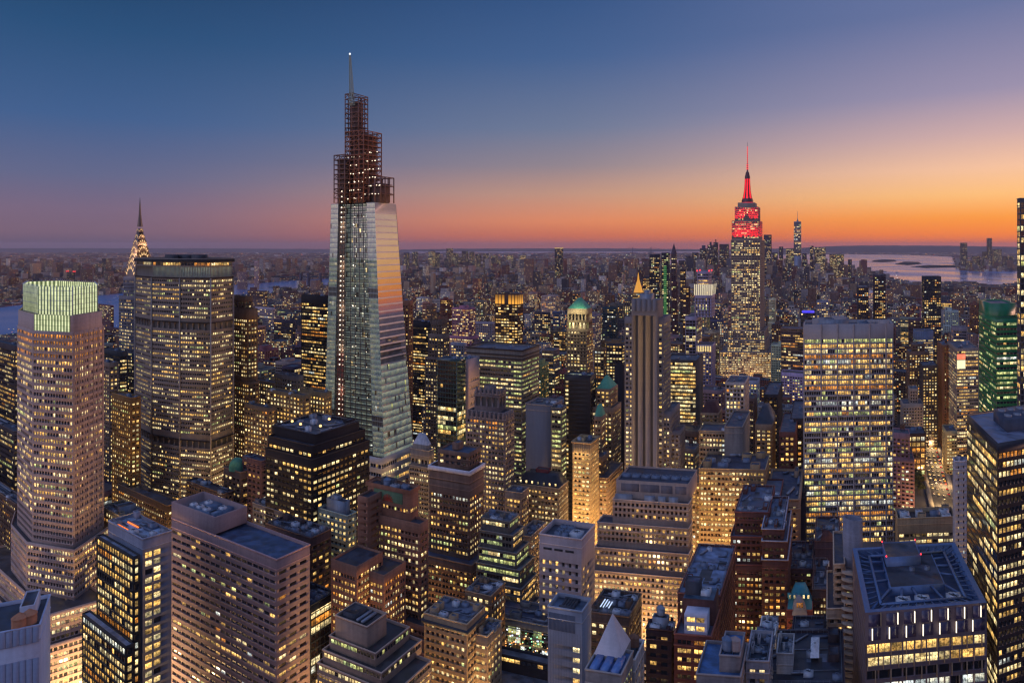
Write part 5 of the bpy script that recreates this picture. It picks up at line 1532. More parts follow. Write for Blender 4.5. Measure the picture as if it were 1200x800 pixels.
def flood(p, power, colr, size=3, tgt=None, name='floodlight', spot=70):
    ld = bpy.data.lights.new(name, 'SPOT'); ld.energy = power; ld.color = colr; ld.shadow_soft_size = size; ld.spot_size = R(spot); ld.spot_blend = .6
    o = bpy.data.objects.new(name, ld); o.location = p; col.objects.link(o)
    o.rotation_euler = (Vector(tgt) - Vector(p)).to_track_quat('-Z', 'Y').to_euler()
    o.parent = b.o; o.matrix_parent_inverse = b.o.matrix_world.inverted() if False else o.matrix_parent_inverse
    o.location = np.array(p) - b.base
    return o
def front(poly, u, off):
    a, c = poly[0], poly[1]; e_ = (c - a) / np.linalg.norm(c - a); n_ = np.array((e_[1], -e_[0])); return a * (1 - u) + c * u + n_ * off
for u in (.12, .3, .5, .7, .88):
    p = front(c1, u, 6); t_ = front(c1, u, -2); flood((*p, zz(281) + 1), 9e4, (1, .004, .012), 1, (*t_, zz(264)), spot=80)
for u in (.1, .28, .72, .9):
    p = front(c2, u, 5); t_ = front(c2, u, -2); flood((*p, zz(258.5) + 1), 6e4, (1, .004, .012), 1, (*t_, zz(246)), spot=80)
for u in (.2, .8):
    a, c = c1[1], c1[2]; e_ = (c - a) / np.linalg.norm(c - a); n_ = np.array((e_[1], -e_[0])); p = a * (1 - u) + c * u + n_ * 6
    flood((*p, zz(281) + 1), 9e4, (1, .01, .02), 1, (*(p - n_ * 8), zz(262)), spot=80)

# --- white-gridded slab with sweeping front
WG = wall_mat((158, 150, 152), .7, .08, .3, 0, 'white_travertine')
gq = quad(942, 1047, 1049, 560, 36)
b = Building('white_grid_slab', 'wide white-gridded slab glowing yellow between its columns under a blank top band', gq[1], [WG], desc='white-gridded slab')
b.roofm = roof_mat((70, 76, 92))
GR = S(bay=15.2, wins=[(.04, .96)], fh=4.1, v=(.22, .84), rec=.7, lit=.0, top=11.5, mar=.6, fin=(.7, .9, 1))
zg = ZY(379, 560)
GR = W(GR, bay=1.9 * 1, wins=[(.03, .97)], v=(.18, .88), lit=.68, run=3, rowv=.3, pal='office', fin=(.7, 1.0, 7), rows=[(-1, .9, GREEN), (-2, .9, WARM), (-10, .97, ORANGE), (-9, .97, WARM), (-17, .95, WARM), (-29, .97, WARM), (-30, .95, ORANGE), (-31, .9, PALE), (-4, .97, ORANGE)])
sw = [p.copy() for p in gq]; nf_ = (gq[0] - gq[3]) / np.linalg.norm(gq[0] - gq[3])
zsw = ZY(560, 560)
b.tier(gq, zsw, zg, GR, 2.5)
Pb = [gq[0] + nf_ * 12, gq[1] + nf_ * 12, gq[2], gq[3]]; Pm = [gq[0] + nf_ * 4, gq[1] + nf_ * 4, gq[2], gq[3]]
GL = W(GR, top=.05, lit=.85, rows=[(2, .95, WARM), (5, .95, ORANGE), (8, .97, WARM)])
b.tier(Pm, 22, zsw, GL, roof=False, Q=gq); b.tier(Pb, 0, 22, GL, roof=False, Q=Pm)
bulkhead(b, gq, .16, .5, .3, .85, b.base[2] + zg - 2.5, 5, METAL); bulkhead(b, gq, .62, .72, .2, .6, zg - 2.5, 3.5, STEELBLUE)
clutter(b, gq, zg - 2.5, 7, 51, 1.8); reg(Pb); b.finish()

# --- near right: office with framed roof and light fins
LB = wall_mat((112, 98, 104), .6, .12, .4, .1, 'bronze_panel')
zt = 110.0
def at(x, y, z): return PX(x, (HC - z) * F / (y - EYE))
fp = [at(1014, 717.5, zt), at(1156.5, 705.5, zt), at(1119, 635, zt), at(999, 642, zt)]
b = Building('finned_office', 'office with glowing vertical light fins and a sunken roof of blue steelwork', fp[0], [LB], desc='light-finned office')
A, C = fp[0], fp[1]; e = (C - A) / np.linalg.norm(C - A); nn = np.array((e[1], -e[0])); Lf = np.linalg.norm(C - A)
BIG = S(bay=5.6, wins=[(.04, .94)], fh=5.4, v=(.2, .86), rec=.3, lit=.92, run=9, rowv=.1, pal='gold', top=12.5, mar=.6)
SIDE2 = S(bay=3.2, wins=[(.3, .6)], fh=5.4, v=(.15, .85), rec=.2, lit=.3, run=1, top=3, pal='gold')
b.tier(fp, 0, zt, None, specs=[BIG, BLANK, BLANK, SIDE2], roof=False)
g = Geo()          # dark glass panels of the plant storeys
for row in range(2):
    za, zb_ = zt - 5.9 - row * 5.6, zt - 1.0 - row * 5.6
    for k in range(7):
        p, q = A + e * (Lf * (k + .18) / 7), A + e * (Lf * (k + .86) / 7)
        g.prism([p + nn * .01, p + nn * .12, q + nn * .12, q + nn * .01][::-1], za, zb_)
b.part('glass_panel', g, wall_mat((74, 62, 84), .12, .1, .6, 0, 'violet_glass'))
lf = emit_mat('light_fin', (255, 240, 214), 2.0)
for row in range(2):
    za = zt - 5.7 - row * 5.7
    for k in range(7):
        u = (k + (.86 if row == 0 else .36)) / 7.3
        p = A + e * Lf * u; g = Geo(); g.prism([p + nn * .1, p + nn * 1.0, p + e * .55 + nn * .1][::-1], za, za + 5.4); f_ = b.part('fin', g, wall_mat((150, 128, 104)))
        if not (row == 0 and k == 0):
            g = Geo(); g.box(p - e * .12 + nn * .75, e, nn, .12, .16, za + .3, za + 5.0); b.part('light_strip', g, lf, f_)
for row in range(12):
    za = zt - 18 - row * 5.4
    for k in range(8):
        p = A + e * Lf * ((k + (.1 if row % 2 else .6)) / 8); g = Geo(); g.prism([p + nn * .05, p + nn * .9, p + e * .5 + nn * .05][::-1], za, za + 5.2); b.part('fin', g, wall_mat((150, 128, 104)))
# the open roof
FR_ = wall_mat((88, 112, 150), .5, .15, .4, .3, 'painted_steel')
g = Geo(); I = inset(fp, 2.2)
for i in range(4):
    a, c, d, ee = fp[i], fp[(i + 1) % 4], I[(i + 1) % 4], I[i]
    g.quads([[(a[0], a[1], zt), (c[0], c[1], zt), (d[0], d[1], zt), (ee[0], ee[1], zt)], [(d[0], d[1], zt - 5), (ee[0], ee[1], zt - 5), (ee[0], ee[1], zt), (d[0], d[1], zt)]])
b.part('parapet', g, FR_)
g = Geo(); g.poly([(p[0], p[1], zt - 5) for p in I]); b.part('roof', g, roof_mat((42, 60, 92)))
g = Geo()
i2 = inset(fp, 7)
for i in range(4):
    a, c = I[i], I[(i + 1) % 4]
    g.bar((*i2[i], zt - 1.2), (*i2[(i + 1) % 4], zt - 1.2), .5)
    n_ = 12
    for k in range(n_ + 1):
        p = a * (1 - k / n_) + c * k / n_; q = i2[i] * (1 - k / n_) + i2[(i + 1) % 4] * k / n_; g.bar((*p, zt - .5), (*q, zt - 1.2), .16)
phq = sub(fp, .26, .74, .36, .96)
for u, v, u2, v2 in ((.05, .1, .26, .36), (.5, .06, .45, .36), (.95, .1, .74, .36), (.04, .5, .26, .5), (.96, .5, .74, .55), (.05, .85, .26, .8), (.96, .85, .74, .8), (.3, .06, .36, .36), (.72, .06, .62, .36), (.04, .68, .26, .64), (.96, .68, .74, .68)):
    p, q = sub(fp, u, u, v, v)[0], sub(fp, u2, u2, v2, v2)[0]; g.bar((*p, zt - 3), (*q, zt - 2.2), .45)
b.part('roof_beam', g, FR_)
bulkhead(b, fp, .26, .74, .36, .97, zt - 5, 3.6, FR_, 'plant_house'); bulkhead(b, fp, .28, .6, .7, .98, zt - 2, 4.6, FR_, 'lift_house')
for u in (.5, .64): cooling(b, fp, u, .62, zt - 2, 1.3, 1, 1.2, STEELBLUE, 1)
for u in (.34, .5, .77): cooling(b, fp, u, .17, zt - 4.0, 3.4, 3.0, 2.8, LIGHTMETAL, 1)
g = Geo()
for u, v in ((.28, .7), (.28, .97), (.6, .7), (.6, .97)): p = sub(fp, u, u, v, v)[0]; g.lathe(p, [(.05, zt + 2.8), (.3, zt + 3), (.3, zt + 3.4), (.05, zt + 3.7)], 8)
b.part('warning_light', g, emit_mat('warning_red', (255, 50, 60), 3)); reg(fp); b.finish()

# --- near right: dark bronze tower
DB = wall_mat((44, 40, 46), .45, .12, .5, .2, 'dark_bronze')
ftop = 177.0
fp = [at(1169, 519.5, ftop), at(1262, 504, ftop), None, None]
back = at(1133, 484.5, ftop) - fp[0]; fp[2] = fp[1] + back; fp[3] = fp[0] + back
b = Building('dark_bronze_tower', 'near dark bronze tower with square lit windows and a long roof cooling house', fp[0], [DB], desc='dark bronze tower')
b.roofm = roof_mat((104, 112, 134))
b.tier(fp, 0, ftop, None, 1.0, specs=[S(bay=2.5, wins=[(.1, .88)], fh=3.95, v=(.22, .78), rec=.25, lit=.55, run=2.5, pal='gold', top=3.5), None, None, S(bay=2.4, wins=[(.06, .94)], fh=3.95, v=(.2, .84), rec=.06, lit=.5, run=5, pal='yellow', top=3.5)])
P = fp; cq = sub(P, .25, .98, .30, .72)
g = Geo(); g.prism(cq, ftop - 1, ftop + 4.5); b.part('cooling_house', g, wall_mat((60, 66, 84), .5, .2))
e, s = axes(cq); g = Geo()
for k in range(6):
    for j in range(2):
        c = sub(cq, (k + .5) / 6, (k + .5) / 6, .28 + .44 * j, .28 + .44 * j)[0]; g.lathe(c, [(1.5, ftop + 4.5), (1.5, ftop + 5.3), (1.2, ftop + 5.3), (1.2, ftop + 4.7)], 14)
b.part('fan_cowl', g, METAL); reg(fp); b.finish()

# --- tower at the very edge of the picture
b = hero('edge_glass_tower', 'sheer glass tower cut by the edge of the picture beside the green office', 'edge glass tower', (80, 80, 92),
         [(1194.6, 1195.4, 1262, 232, 470, W(CURTAIN, lit=.45, pal='yellow', bay=2))], clut=0, L=True)
b.finish()
# ================================================================== middle distance
def mid(name, label, desc, wallc, tiers, L=False, **k):
    k.setdefault('clut', 2); k.setdefault('windows', 0)
    b = hero(name, label, desc, wallc, tiers, L=L, **k)
    return b
def pyramid(b, poly, z, ztip, mat, name='pyramid_roof', frac=.04):
    cc = sum(poly) / len(poly); g = Geo(); g.prism(poly, z, ztip, 0, True, Q=[cc + (p - cc) * frac for p in poly]); return b.part(name, g, mat)
COPPER = wall_mat((86, 150, 120), .7, .2, .3, 0, 'green_copper')
# left side
mid('far_left_office', 'dark office with lit floor bands cut by the picture edge behind the octagonal tower', 'edge banded office', (84, 72, 72), [(-60, 17, 21, 405, 640, W(RIBBON, lit=.6, pal='gold'))]).finish()
mid('left_low_office', 'low dark office with banded lights below the edge banded office', 'low banded office', (80, 70, 70), [(-60, 16, 24, 505, 560, W(RIBBON, lit=.55, pal='yellow', fh=4.2))], clut=6).finish()
mid('left_orange_block', 'brown block with orange square windows beside the octagonal tower base', 'orange-windowed brown block', (104, 80, 66), [(-60, 18, 24, 590, 470, W(PUNCH, lit=.6, pal='gold'))], clut=5).finish()
mid('slim_tan_office', 'slim tan office with lit windows in the gap beside the octagonal tower', 'slim tan office', (140, 118, 104), [(108, 128, 134, 425, 650, W(PUNCH, lit=.62, pal='yellow', bay=4))]).finish()
mid('golden_brown_block', 'golden-brown block with evenly lit square windows in front of the faceted slab', 'golden-brown block', (130, 96, 54), [(131, 153, 165, 466, 585, W(PUNCH, lit=.7, pal='yellow', bay=3.6))]).finish()
mid('round_dark_roof', 'dark block with a domed roof between the octagonal tower and the needle spire', 'dark domed block', (60, 62, 64), [(118, 140, 147, 412, 760, W(RIBBON, lit=.4, pal='yellow'))]).finish()
mid('stepped_brown_tower', 'brown stone tower with a ribbed crown behind the faceted slab', 'ribbed brown tower', (132, 100, 78), [(258, 292, 304, 448, 660, W(PUNCH, lit=.7, pal='yellow', bay=3.2)), (264, 290, 302, 362, 665, W(PUNCH, lit=.6, pal='yellow', bay=3.2, top=10)), (268, 286, 296, 347, 672, W(PUNCH, lit=0, bay=4))]).finish()
mid('black_banded_tower', 'black tower with golden lit floor bands behind the glass supertall', 'black gold-banded tower', (34, 32, 36), [(353, 386, 394, 347, 790, W(RIBBON, lit=.62, pal='gold', bay=3, run=4, top=9))], clut=3).finish()
for i, (n, l, d, c, t, k) in enumerate([
    ('gold_office_block', 'broad golden-lit office block left of the glass supertall foot', 'broad golden office', (138, 114, 84), [(312, 356, 362, 463, 600, W(PUNCH, lit=.8, pal='gold', bay=4.4))], 4),
    ('gold_corner_block', 'golden office against the foot of the black gold-banded tower', 'golden corner office', (140, 116, 84), [(352, 381, 386, 460, 620, W(PUNCH, lit=.8, pal='gold', bay=4))], 3),
    ('grey_box_block', 'grey box storey rising behind the broad golden office', 'grey box block', (100, 96, 100), [(322, 348, 352, 441, 660, W(PUNCH, lit=.15))], 3),
    ('amber_block', 'amber-lit block between the ribbed brown tower and the broad golden office', 'amber-lit block', (130, 106, 82), [(286, 314, 319, 478, 600, W(PUNCH, lit=.7, pal='gold', bay=4)), ], 3),
    ('low_amber_block', 'low amber block with a stepped roof behind the amber-lit block', 'low amber block', (126, 104, 84), [(296, 326, 331, 449, 690, W(PUNCH, lit=.65, pal='yellow', bay=4))], 3),
    ('purple_brick_block', 'purple-brown brick block with few windows above the pink granite office', 'purple-brown block', (92, 68, 72), [(284, 306, 314, 540, 500, W(PUNCH, lit=.15, pal='resid', bay=5))], 3),
    ('green_domed_block', 'brown block with an old green dome beside the purple-brown block', 'green-domed block', (112, 88, 74), [(262, 282, 288, 553, 505, W(PUNCH, lit=.4, pal='gold', bay=5))], 2),
    ('dark_plant_block', 'low dark block with sprawling roof plant in front of the faceted slab', 'dark plant-roofed block', (70, 58, 58), [(218, 262, 268, 578, 490, W(PUNCH, lit=.15, pal='gold'))], 8),
    ('brown_plaza_roof', 'low wide block with a bare brown roof at the foot of the faceted slab', 'bare brown-roofed block', (96, 76, 60), [(138, 196, 212, 592, 540, W(PUNCH, lit=.3, pal='gold'))], 2),
    ('long_vent_block', 'low cream block carrying a long grey vent house beside the octagonal tower', 'long-vented cream block', (150, 140, 120), [(118, 141, 168, 604, 440, W(PUNCH, lit=.2, pal='gold'))], 5),
    ('teal_edged_block', 'low grey block with a teal roof edge beside the pink granite office', 'teal-edged block', (96, 92, 96), [(296, 332, 348, 600, 455, W(PUNCH, lit=.2, pal='gold'))], 6),
]):
    bb = mid(n, l, d, c, t, clut=k, seed=60 + i)
    if 'dome' in n:
        c_ = sum(bb.polys[0]) / 4; g = Geo(); g.lathe(c_, [(5.5, bb.zr), (5.5, bb.zr + 3), (4.6, bb.zr + 6), (2.6, bb.zr + 8.2), (.2, bb.zr + 9)], 18); bb.part('dome', g, COPPER)
    if n == 'brown_plaza_roof': pass
    if n == 'long_vent_block': bulkhead(bb, bb.polys[0], .55, .8, .15, .85, bb.zr, 4.5, METAL, 'vent_house')
    bb.finish()
# right of the supertall
mid('reddish_slab_tower', 'slim reddish tower close behind the sunset side of the glass supertall', 'slim reddish tower', (150, 100, 76), [(464, 479, 484, 352, 840, W(PUNCH, lit=.25, pal='gold', bay=4, top=6))]).finish()
mid('black_ribbon_tower', 'black tower with broken golden bands beside the slim reddish tower', 'black ribbon tower', (36, 34, 40), [(480, 502, 506, 377, 930, W(RIBBON, lit=.5, pal='gold', bay=3, top=8))]).finish()
b = mid('gothic_crowned_tower', 'brown tower with a spiky gothic crown beside the black ribbon tower', 'gothic-crowned tower', (126, 104, 92), [(498, 524, 531, 420, 800, W(PUNCH, lit=.5, pal='yellow', bay=3.6)), (502, 520, 527, 392, 806, W(PUNCH, lit=.4, pal='yellow', bay=3.6)), (505, 518, 524, 376, 810, W(PUNCH, lit=.3))], clut=0)
P = b.polys[-1]; g = Geo()
for k in range(6):
    for i in range(4):
        p = P[i] * (1 - k / 6) + P[(i + 1) % 4] * k / 6; h = 9 if k == 0 else 5.5
        g.prism([p + np.array(q) for q in ((-.6, -.6), (.6, -.6), (.6, .6), (-.6, .6))], b.ztop - 4, b.ztop + h, 0, False, Q=[p + np.array(q) * .15 for q in ((-.6, -.6), (.6, -.6), (.6, .6), (-.6, .6))])
b.part('pinnacle_lattice', g, b.mats[0]); b.finish()
TGL = wall_mat((44, 66, 72), .12, .1, .7, 0, 'teal_glass')
b = hero('teal_glass_tower', 'dark teal glass tower with scattered bright floors joined to a pale slab', 'teal glass tower', (44, 66, 72), [(512, 535.5, 546, 421, 606, W(CURTAIN, bay=2.6, lit=.42, pal='yellow', fh=4, rows=[(-k, .02, WARM) for k in range(1, 11)]))], mats=[TGL], clut=2, windows=60); b.finish()
b = hero('pale_pink_slab', 'pale blank slab with a pink-lit side behind the teal glass tower', 'pale pink-sided slab', (176, 152, 146), [(533, 549, 562, 421, 624, [BLANK, S(bay=3.6, only=[1, 2, 3, 4], wins=[(.3, .7)], fh=7, v=(.3, .7), rec=.3, lit=.1, top=16), BLANK, BLANK])], mats=[wall_mat((186, 160, 154), .7, .06)], windows=60); b.finish()
b = hero('green_lit_office', 'square office with long greenish lit floors under dark double cornices', 'greenish-lit square office', (120, 112, 104), [(547, 612, 632, 411, 640, W(RIBBON, bay=2.6, lit=.85, pal='green', run=9, fh=4.0, v=(.3, .74), top=9.5, rec=.5))], clut=3, windows=100, roofc=(96, 90, 100))
for h in (8.6, 5.2, .4): b.cornice(b.polys[0], b.ztop - h, 1.0, .7, wall_mat((58, 50, 52)))
b.finish()
DECO = wall_mat((122, 108, 106), .8, .18, .3, 0, 'grey_deco_stone')
b = hero('deco_crowned_tower', 'grey art-deco tower with a dark arched crown and paired golden windows', 'grey crowned tower', (122, 108, 106), [(546, 592, 603, 492, 520, W(PAIRS, lit=.6, pal='gold', bay=5.2, fh=3.7)), (549, 590, 600, 484, 524, BLANK), (556, 585, 593, 462, 530, S(bay=5, wins=[(.15, .85)], fh=9, v=(.1, .9), rec=.8, lit=0, mech=(0,), top=2))], mats=[DECO], clut=0, roofc=(40, 38, 46))
P = b.polys[-1]; bulkhead(b, P, .3, .7, .3, .7, b.ztop, 5); 
for poly, zq_, n_, h_ in ((b.polys[0], ZY(492, 520), 9, 5.0), (b.polys[2], b.ztop, 6, 4.0)):
    for i in (0, 1):
        a, c = poly[i], poly[i + 1]; g = Geo(); nk = n_ if i == 0 else max(3, n_ // 2)
        e_ = (c - a) / np.linalg.norm(c - a); nv = np.array((e_[1], -e_[0]))
        for k in range(nk):
            p = a + (c - a) * (k + .5) / nk - nv * .6; g.lathe(p, [(1.2, zq_ - 1), (1.2, zq_ + h_ * .5), (.7, zq_ + h_ * .85), (.1, zq_ + h_)], 8)
        b.part('battlement_trim', g, DECO)
b.finish()
b = hero('domed_small_tower', 'small pale tower with a white pyramid cap at the foot of the glass supertall', 'white-capped small tower', (142, 128, 116), [(479, 503, 509, 548, 560, W(PAIRS, lit=.45, pal='office', bay=4.6)), (481, 502, 507, 528, 562, W(PUNCH, lit=.3, bay=3, fh=7))], windows=60, clut=0)
P = inset(b.polys[-1], 1.5); z_ = b.ztop; g = Geo(); g.prism(P, z_ - 1.2, z_ + 3.5); b.part('drum', g, b.mats[0]); pyramid(b, P, z_ + 3.5, z_ + 12, wall_mat((196, 192, 198)), 'cap', .35); b.finish()
b = mid('brown_crown_office', 'brown office with a glowing amber ribbed crown above the greenish-lit office', 'amber-ribbed office', (88, 60, 52), [(580, 607, 613, 345, 930, W(PUNCH, bay=4, wins=[(.1, .9)], lit=.7, pal='gold', top=14))], clut=0)
P = b.polys[0]; g = Geo(); g2 = Geo()
for i in (0, 1):
    a, c = P[i], P[i + 1]; e_ = (c - a) / np.linalg.norm(c - a); nv = np.array((e_[1], -e_[0])); Lk = np.linalg.norm(c - a); nk = max(2, int(Lk / 4.4))
    for k in range(nk):
        if i == 0 and k == nk // 2: continue
        p, q = a + e_ * Lk * (k + .12) / nk + nv * .05, a + e_ * Lk * (k + .88) / nk + nv * .05
        g.quads([[(*p, b.ztop - 13), (*q, b.ztop - 13), (*q, b.ztop - 1), (*p, b.ztop - 1)]], [[(0, 0), (1, 0), (1, 1), (0, 1)]])
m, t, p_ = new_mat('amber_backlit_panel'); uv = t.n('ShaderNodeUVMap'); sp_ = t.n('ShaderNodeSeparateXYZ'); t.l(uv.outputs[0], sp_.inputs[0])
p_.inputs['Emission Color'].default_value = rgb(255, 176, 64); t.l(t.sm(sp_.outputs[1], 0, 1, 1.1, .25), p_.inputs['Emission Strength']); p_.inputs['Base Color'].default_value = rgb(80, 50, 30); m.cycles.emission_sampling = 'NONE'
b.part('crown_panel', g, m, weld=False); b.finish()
b = mid('green_pyramid_tower', 'stone tower with a floodlit green copper pyramid roof', 'green-pyramid tower', (150, 120, 92), [(664, 688, 695, 386, 820, W(PUNCH, lit=.62, pal='yellow', bay=3.6, fh=3.8)), (665, 687, 694, 362, 822, W(PUNCH, lit=.3, wins=[(.25, .75)], fh=10, v=(.1, .8), pal='yellow', bay=4))], clut=0)
P = b.polys[-1]; pyramid(b, inset(P, .5), b.ztop, ZY(349, 830), COPPER, frac=.12); b.finish()
for x_ in (668, 676, 684): 
    p = PX(x_, 812); flood((p[0], p[1], ZY(388, 820)), 7e4, (1, .93, .68), .6, (p[0] + 4, p[1] + 12, ZY(360, 820)), spot=100) if False else None
ld = None
for x_ in (666, 674, 682):
    ld = bpy.data.lights.new('floodlight', 'POINT'); ld.energy = 9000; ld.color = (.9, 1, .66); ld.shadow_soft_size = 2
    p = PX(x_, 812); o_ = bpy.data.objects.new('floodlight', ld); o_.location = np.array((p[0], p[1], ZY(363, 812))) - b.base; col.objects.link(o_); o_.parent = b.o
b = mid('small_green_pyramid', 'stone tower with a small green pyramid behind the plain black slab', 'small green-pyramid tower', (146, 122, 98), [(693, 718, 728, 478, 640, W(PUNCH, lit=.6, pal='yellow', bay=3.4)), (698, 715, 724, 456, 644, W(PUNCH, lit=.45, pal='yellow', bay=3.4))], clut=0, windows=60)
pyramid(b, inset(b.polys[-1], .6), b.ztop, ZY(441.5, 650), COPPER, frac=.15); b.finish()
b = mid('green_hipped_wing', 'low stone wing with a green hipped roof beside the plain black slab', 'green-hipped wing', (136, 112, 92), [(696, 705, 710, 488, 615, W(PUNCH, lit=.6, pal='yellow', bay=3.4))], clut=0); pyramid(b, inset(b.polys[-1], .3), b.ztop, ZY(474, 620), COPPER, frac=.4); b.finish()
# tall stone tower with dark stripes
GSTN = wall_mat((124, 118, 120), .8, .1, .3, 0, 'grey_pink_stone')
STR = S(bay=6.2, wins=[(.33, .62)], fh=200, v=(.003, .985), rec=.6, lit=0, top=9, mar=5)
b = Building('striped_stone_tower', 'tall grey stone tower with dark vertical stripes down its front', PX(775, 560), [GSTN], desc='dark-striped stone tower', windows=100)
b.roofm = roof_mat((84, 78, 84))
mq = quad(732, 777, 786, 558); SIDEW = W(PUNCH, bay=3.3, wins=[(.24, .76)], lit=.55, pal='yellow', fh=3.6)
zt_, zs_ = ZY(351, 560), ZY(372, 558)
b.tier(mq, 0, zs_, None, specs=[W(PUNCH, bay=30.0 / 9, mar=.4, wins=[(.22, .78)], only=[0, 1, 7, 8], lit=.5, pal='yellow', fh=3.6), SIDEW, None, None])
tq = quad(740, 770, 775, 553.5, 22); zb_ = 30
A, C = tq[0], tq[1]
L_ = np.linalg.norm(C - A)
facade(b.wall, b.panes, A, C, zb_, zt_, S(bay=L_ / 3.4, mar=L_ * .06, wins=[(.33, .67)], fh=zt_ - zb_ - 13, v=(.002, .998), rec=1.6, lit=0, top=12, mech=(0,)))
b.tier(tq, zs_ - 1.3, zt_, None, roof=True, specs=['x', None, None, None] if False else [None, W(PUNCH, bay=3.3, lit=0, top=8), None, None]) if False else None
for i in (1, 2, 3): facade(b.wall, b.panes, tq[i], tq[(i + 1) % 4], zb_, zt_, None)
b.roofg.poly([(p[0], p[1], zt_) for p in tq])
for k in range(5):
    p = A + (C - A) * (k + .5) / 5; g = Geo(); e_ = (C - A) / L_; nv = np.array((e_[1], -e_[0])); g.box(p + nv * .15, e_, nv, 1.5, .3, zt_ - 9, zt_ + .9); b.part('crown_rib', g, GSTN)
bulkhead(b, tq, .28, .72, .2, .7, zt_, 4.5, METAL); bulkhead(b, tq, .42, .6, .3, .6, zt_ + 4.4, 3, METAL)
b.tier(quad(776, 797, 803, 566), 0, ZY(505, 566), SIDEW); b.tier(quad(776, 786, 797, 562), 0, ZY(482, 562), SIDEW)
reg(mq); reg(quad(776, 797, 803, 566)); b.finish()
b = hero('curved_lit_office', 'brightly banded curved glass office with a dark flank beside the striped stone tower', 'brightly banded office', (92, 88, 84), [(778, 816, 824, 422, 720, [W(RIBBON, lit=.95, pal='yellow', bay=2.6, run=9, fh=3.9, v=(.22, .82), rowv=.05), BLANK, BLANK, BLANK])], mats=[wall_mat((74, 66, 64))], clut=3, windows=60); b.finish()
b = mid('mansard_red_block', 'small stone block with a dark red mansard beside the brightly banded office', 'red-mansard block', (142, 118, 96), [(821, 842, 846, 484, 650, W(PUNCH, lit=.65, pal='gold', bay=3.8))], clut=0)
P = b.polys[0]; g = Geo(); g.prism(inset(P, .3), b.ztop - .3, b.ztop + 9, 0, True, Q=inset(P, 4)); b.part('mansard_roof', g, wall_mat((74, 46, 48))); b.finish()
mid('white_grid_block', 'white gridded block with scattered golden windows in front of the red-crowned skyscraper', 'white gridded block', (190, 172, 162), [(850, 873, 878, 448, 720, W(PUNCH, bay=3.4, wins=[(.2, .8)], lit=.55, pal='gold', fh=4.2, v=(.2, .84)))], clut=3).finish()
b = mid('gothic_gable_block', 'narrow tan gothic building with a dark steep roof and central gable', 'gothic gabled block', (150, 122, 98), [(885, 905, 909, 497, 640, W(PUNCH, lit=.65, pal='gold', bay=4))], clut=0)
P = b.polys[0]; pyramid(b, P, b.ztop, b.ztop + 13, roof_mat((46, 48, 58)), 'steep_roof', .35); b.finish()
mid('red_arch_block', 'narrow red brick classical building with a tan arcaded top', 'red arcaded building', (124, 76, 66), [(913, 932, 936, 506, 610, W(PUNCH, lit=.3, pal='gold', bay=4.4, fh=4.5))], clut=2).finish()
mid('orange_window_block', 'dark narrow building with large orange windows against the white-gridded slab', 'orange-windowed narrow block', (66, 52, 52), [(926, 942, 945, 490, 650, W(PUNCH, lit=.7, pal='resid', bay=6, fh=5, wins=[(.2, .7)]))]).finish()
mid('dark_residential_slab', 'dark apartment slab with a single file of lit windows near the gothic gabled block', 'dark apartment slab', (44, 42, 50), [(895, 912, 917, 462, 760, W(PUNCH, lit=.3, pal='gold', bay=4))]).finish()
b = mid('lavender_tower', 'lavender glass tower with a flaring lit crown and red corner beacons', 'flared-crown lavender tower', (150, 136, 158), [(803, 816, 838, 371, 905, W(CURTAIN, bay=4, lit=.08)), (814, 834, 838, 345, 910, S(bay=4.4, wins=[(.36, .64)], fh=4, v=(.05, .95), rec=.3, lit=.12, pal='office')), (817, 831, 834, 318, 916, W(RIBBON, lit=.05, rows=[(-3, 1, WARM), (-4, 1, WARM), (-7, .6, WARM)]))], clut=1, mats=[wall_mat((156, 142, 164), .5, .08)])
P = b.polys[1]; g = Geo(); zz_ = ZY(333, 910)
for i in (0, 1):
    a, c = P[i], P[i + 1]; nk = 9 if i == 0 else 3; e_ = (c - a) / np.linalg.norm(c - a); nv = np.array((e_[1], -e_[0]))
    for k in range(nk + 1):
        p = a + (c - a) * k / nk; g.prism([p - e_ * .7 - nv * .2, p - e_ * .7 + nv * .2, p + e_ * .7 + nv * .2, p + e_ * .7 - nv * .2][::-1], ZY(346, 910), zz_, 0, True, Q=[p - e_ * .7 + nv * 1.4, p - e_ * .7 + nv * 1.8, p + e_ * .7 + nv * 1.8, p + e_ * .7 + nv * 1.4][::-1])
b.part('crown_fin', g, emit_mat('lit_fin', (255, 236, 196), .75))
P2_ = quad(803, 834, 838, 903); g = Geo(); a, c = P2_[0], P2_[1]; e_ = (c - a) / np.linalg.norm(c - a); nv = np.array((e_[1], -e_[0]))
for k in range(11):
    p, q = a + (c - a) * (k + .2) / 11, a + (c - a) * (k + .75) / 11; g.quads([[(*p, ZY(412, 903)), (*q, ZY(412, 903)), (*q, ZY(405.5, 903)), (*p, ZY(405.5, 903))]])
lo2 = quad(803, 834.5, 838.5, 904); b.tier(lo2, 0, ZY(404, 904), W(PUNCH, lit=.4, pal='gold')); b.part('arcade', g, emit_mat('lit_arcade', (255, 224, 150), .95), weld=False)
g = Geo()
for i in range(4): p = b.polys[2][i]; g.lathe(p, [(.1, b.ztop - .2), (.9, b.ztop), (.9, b.ztop + 1.4), (.1, b.ztop + 2)], 8)
b.part('beacon', g, emit_mat('beacon_red', (255, 60, 70), 2)); b.finish()
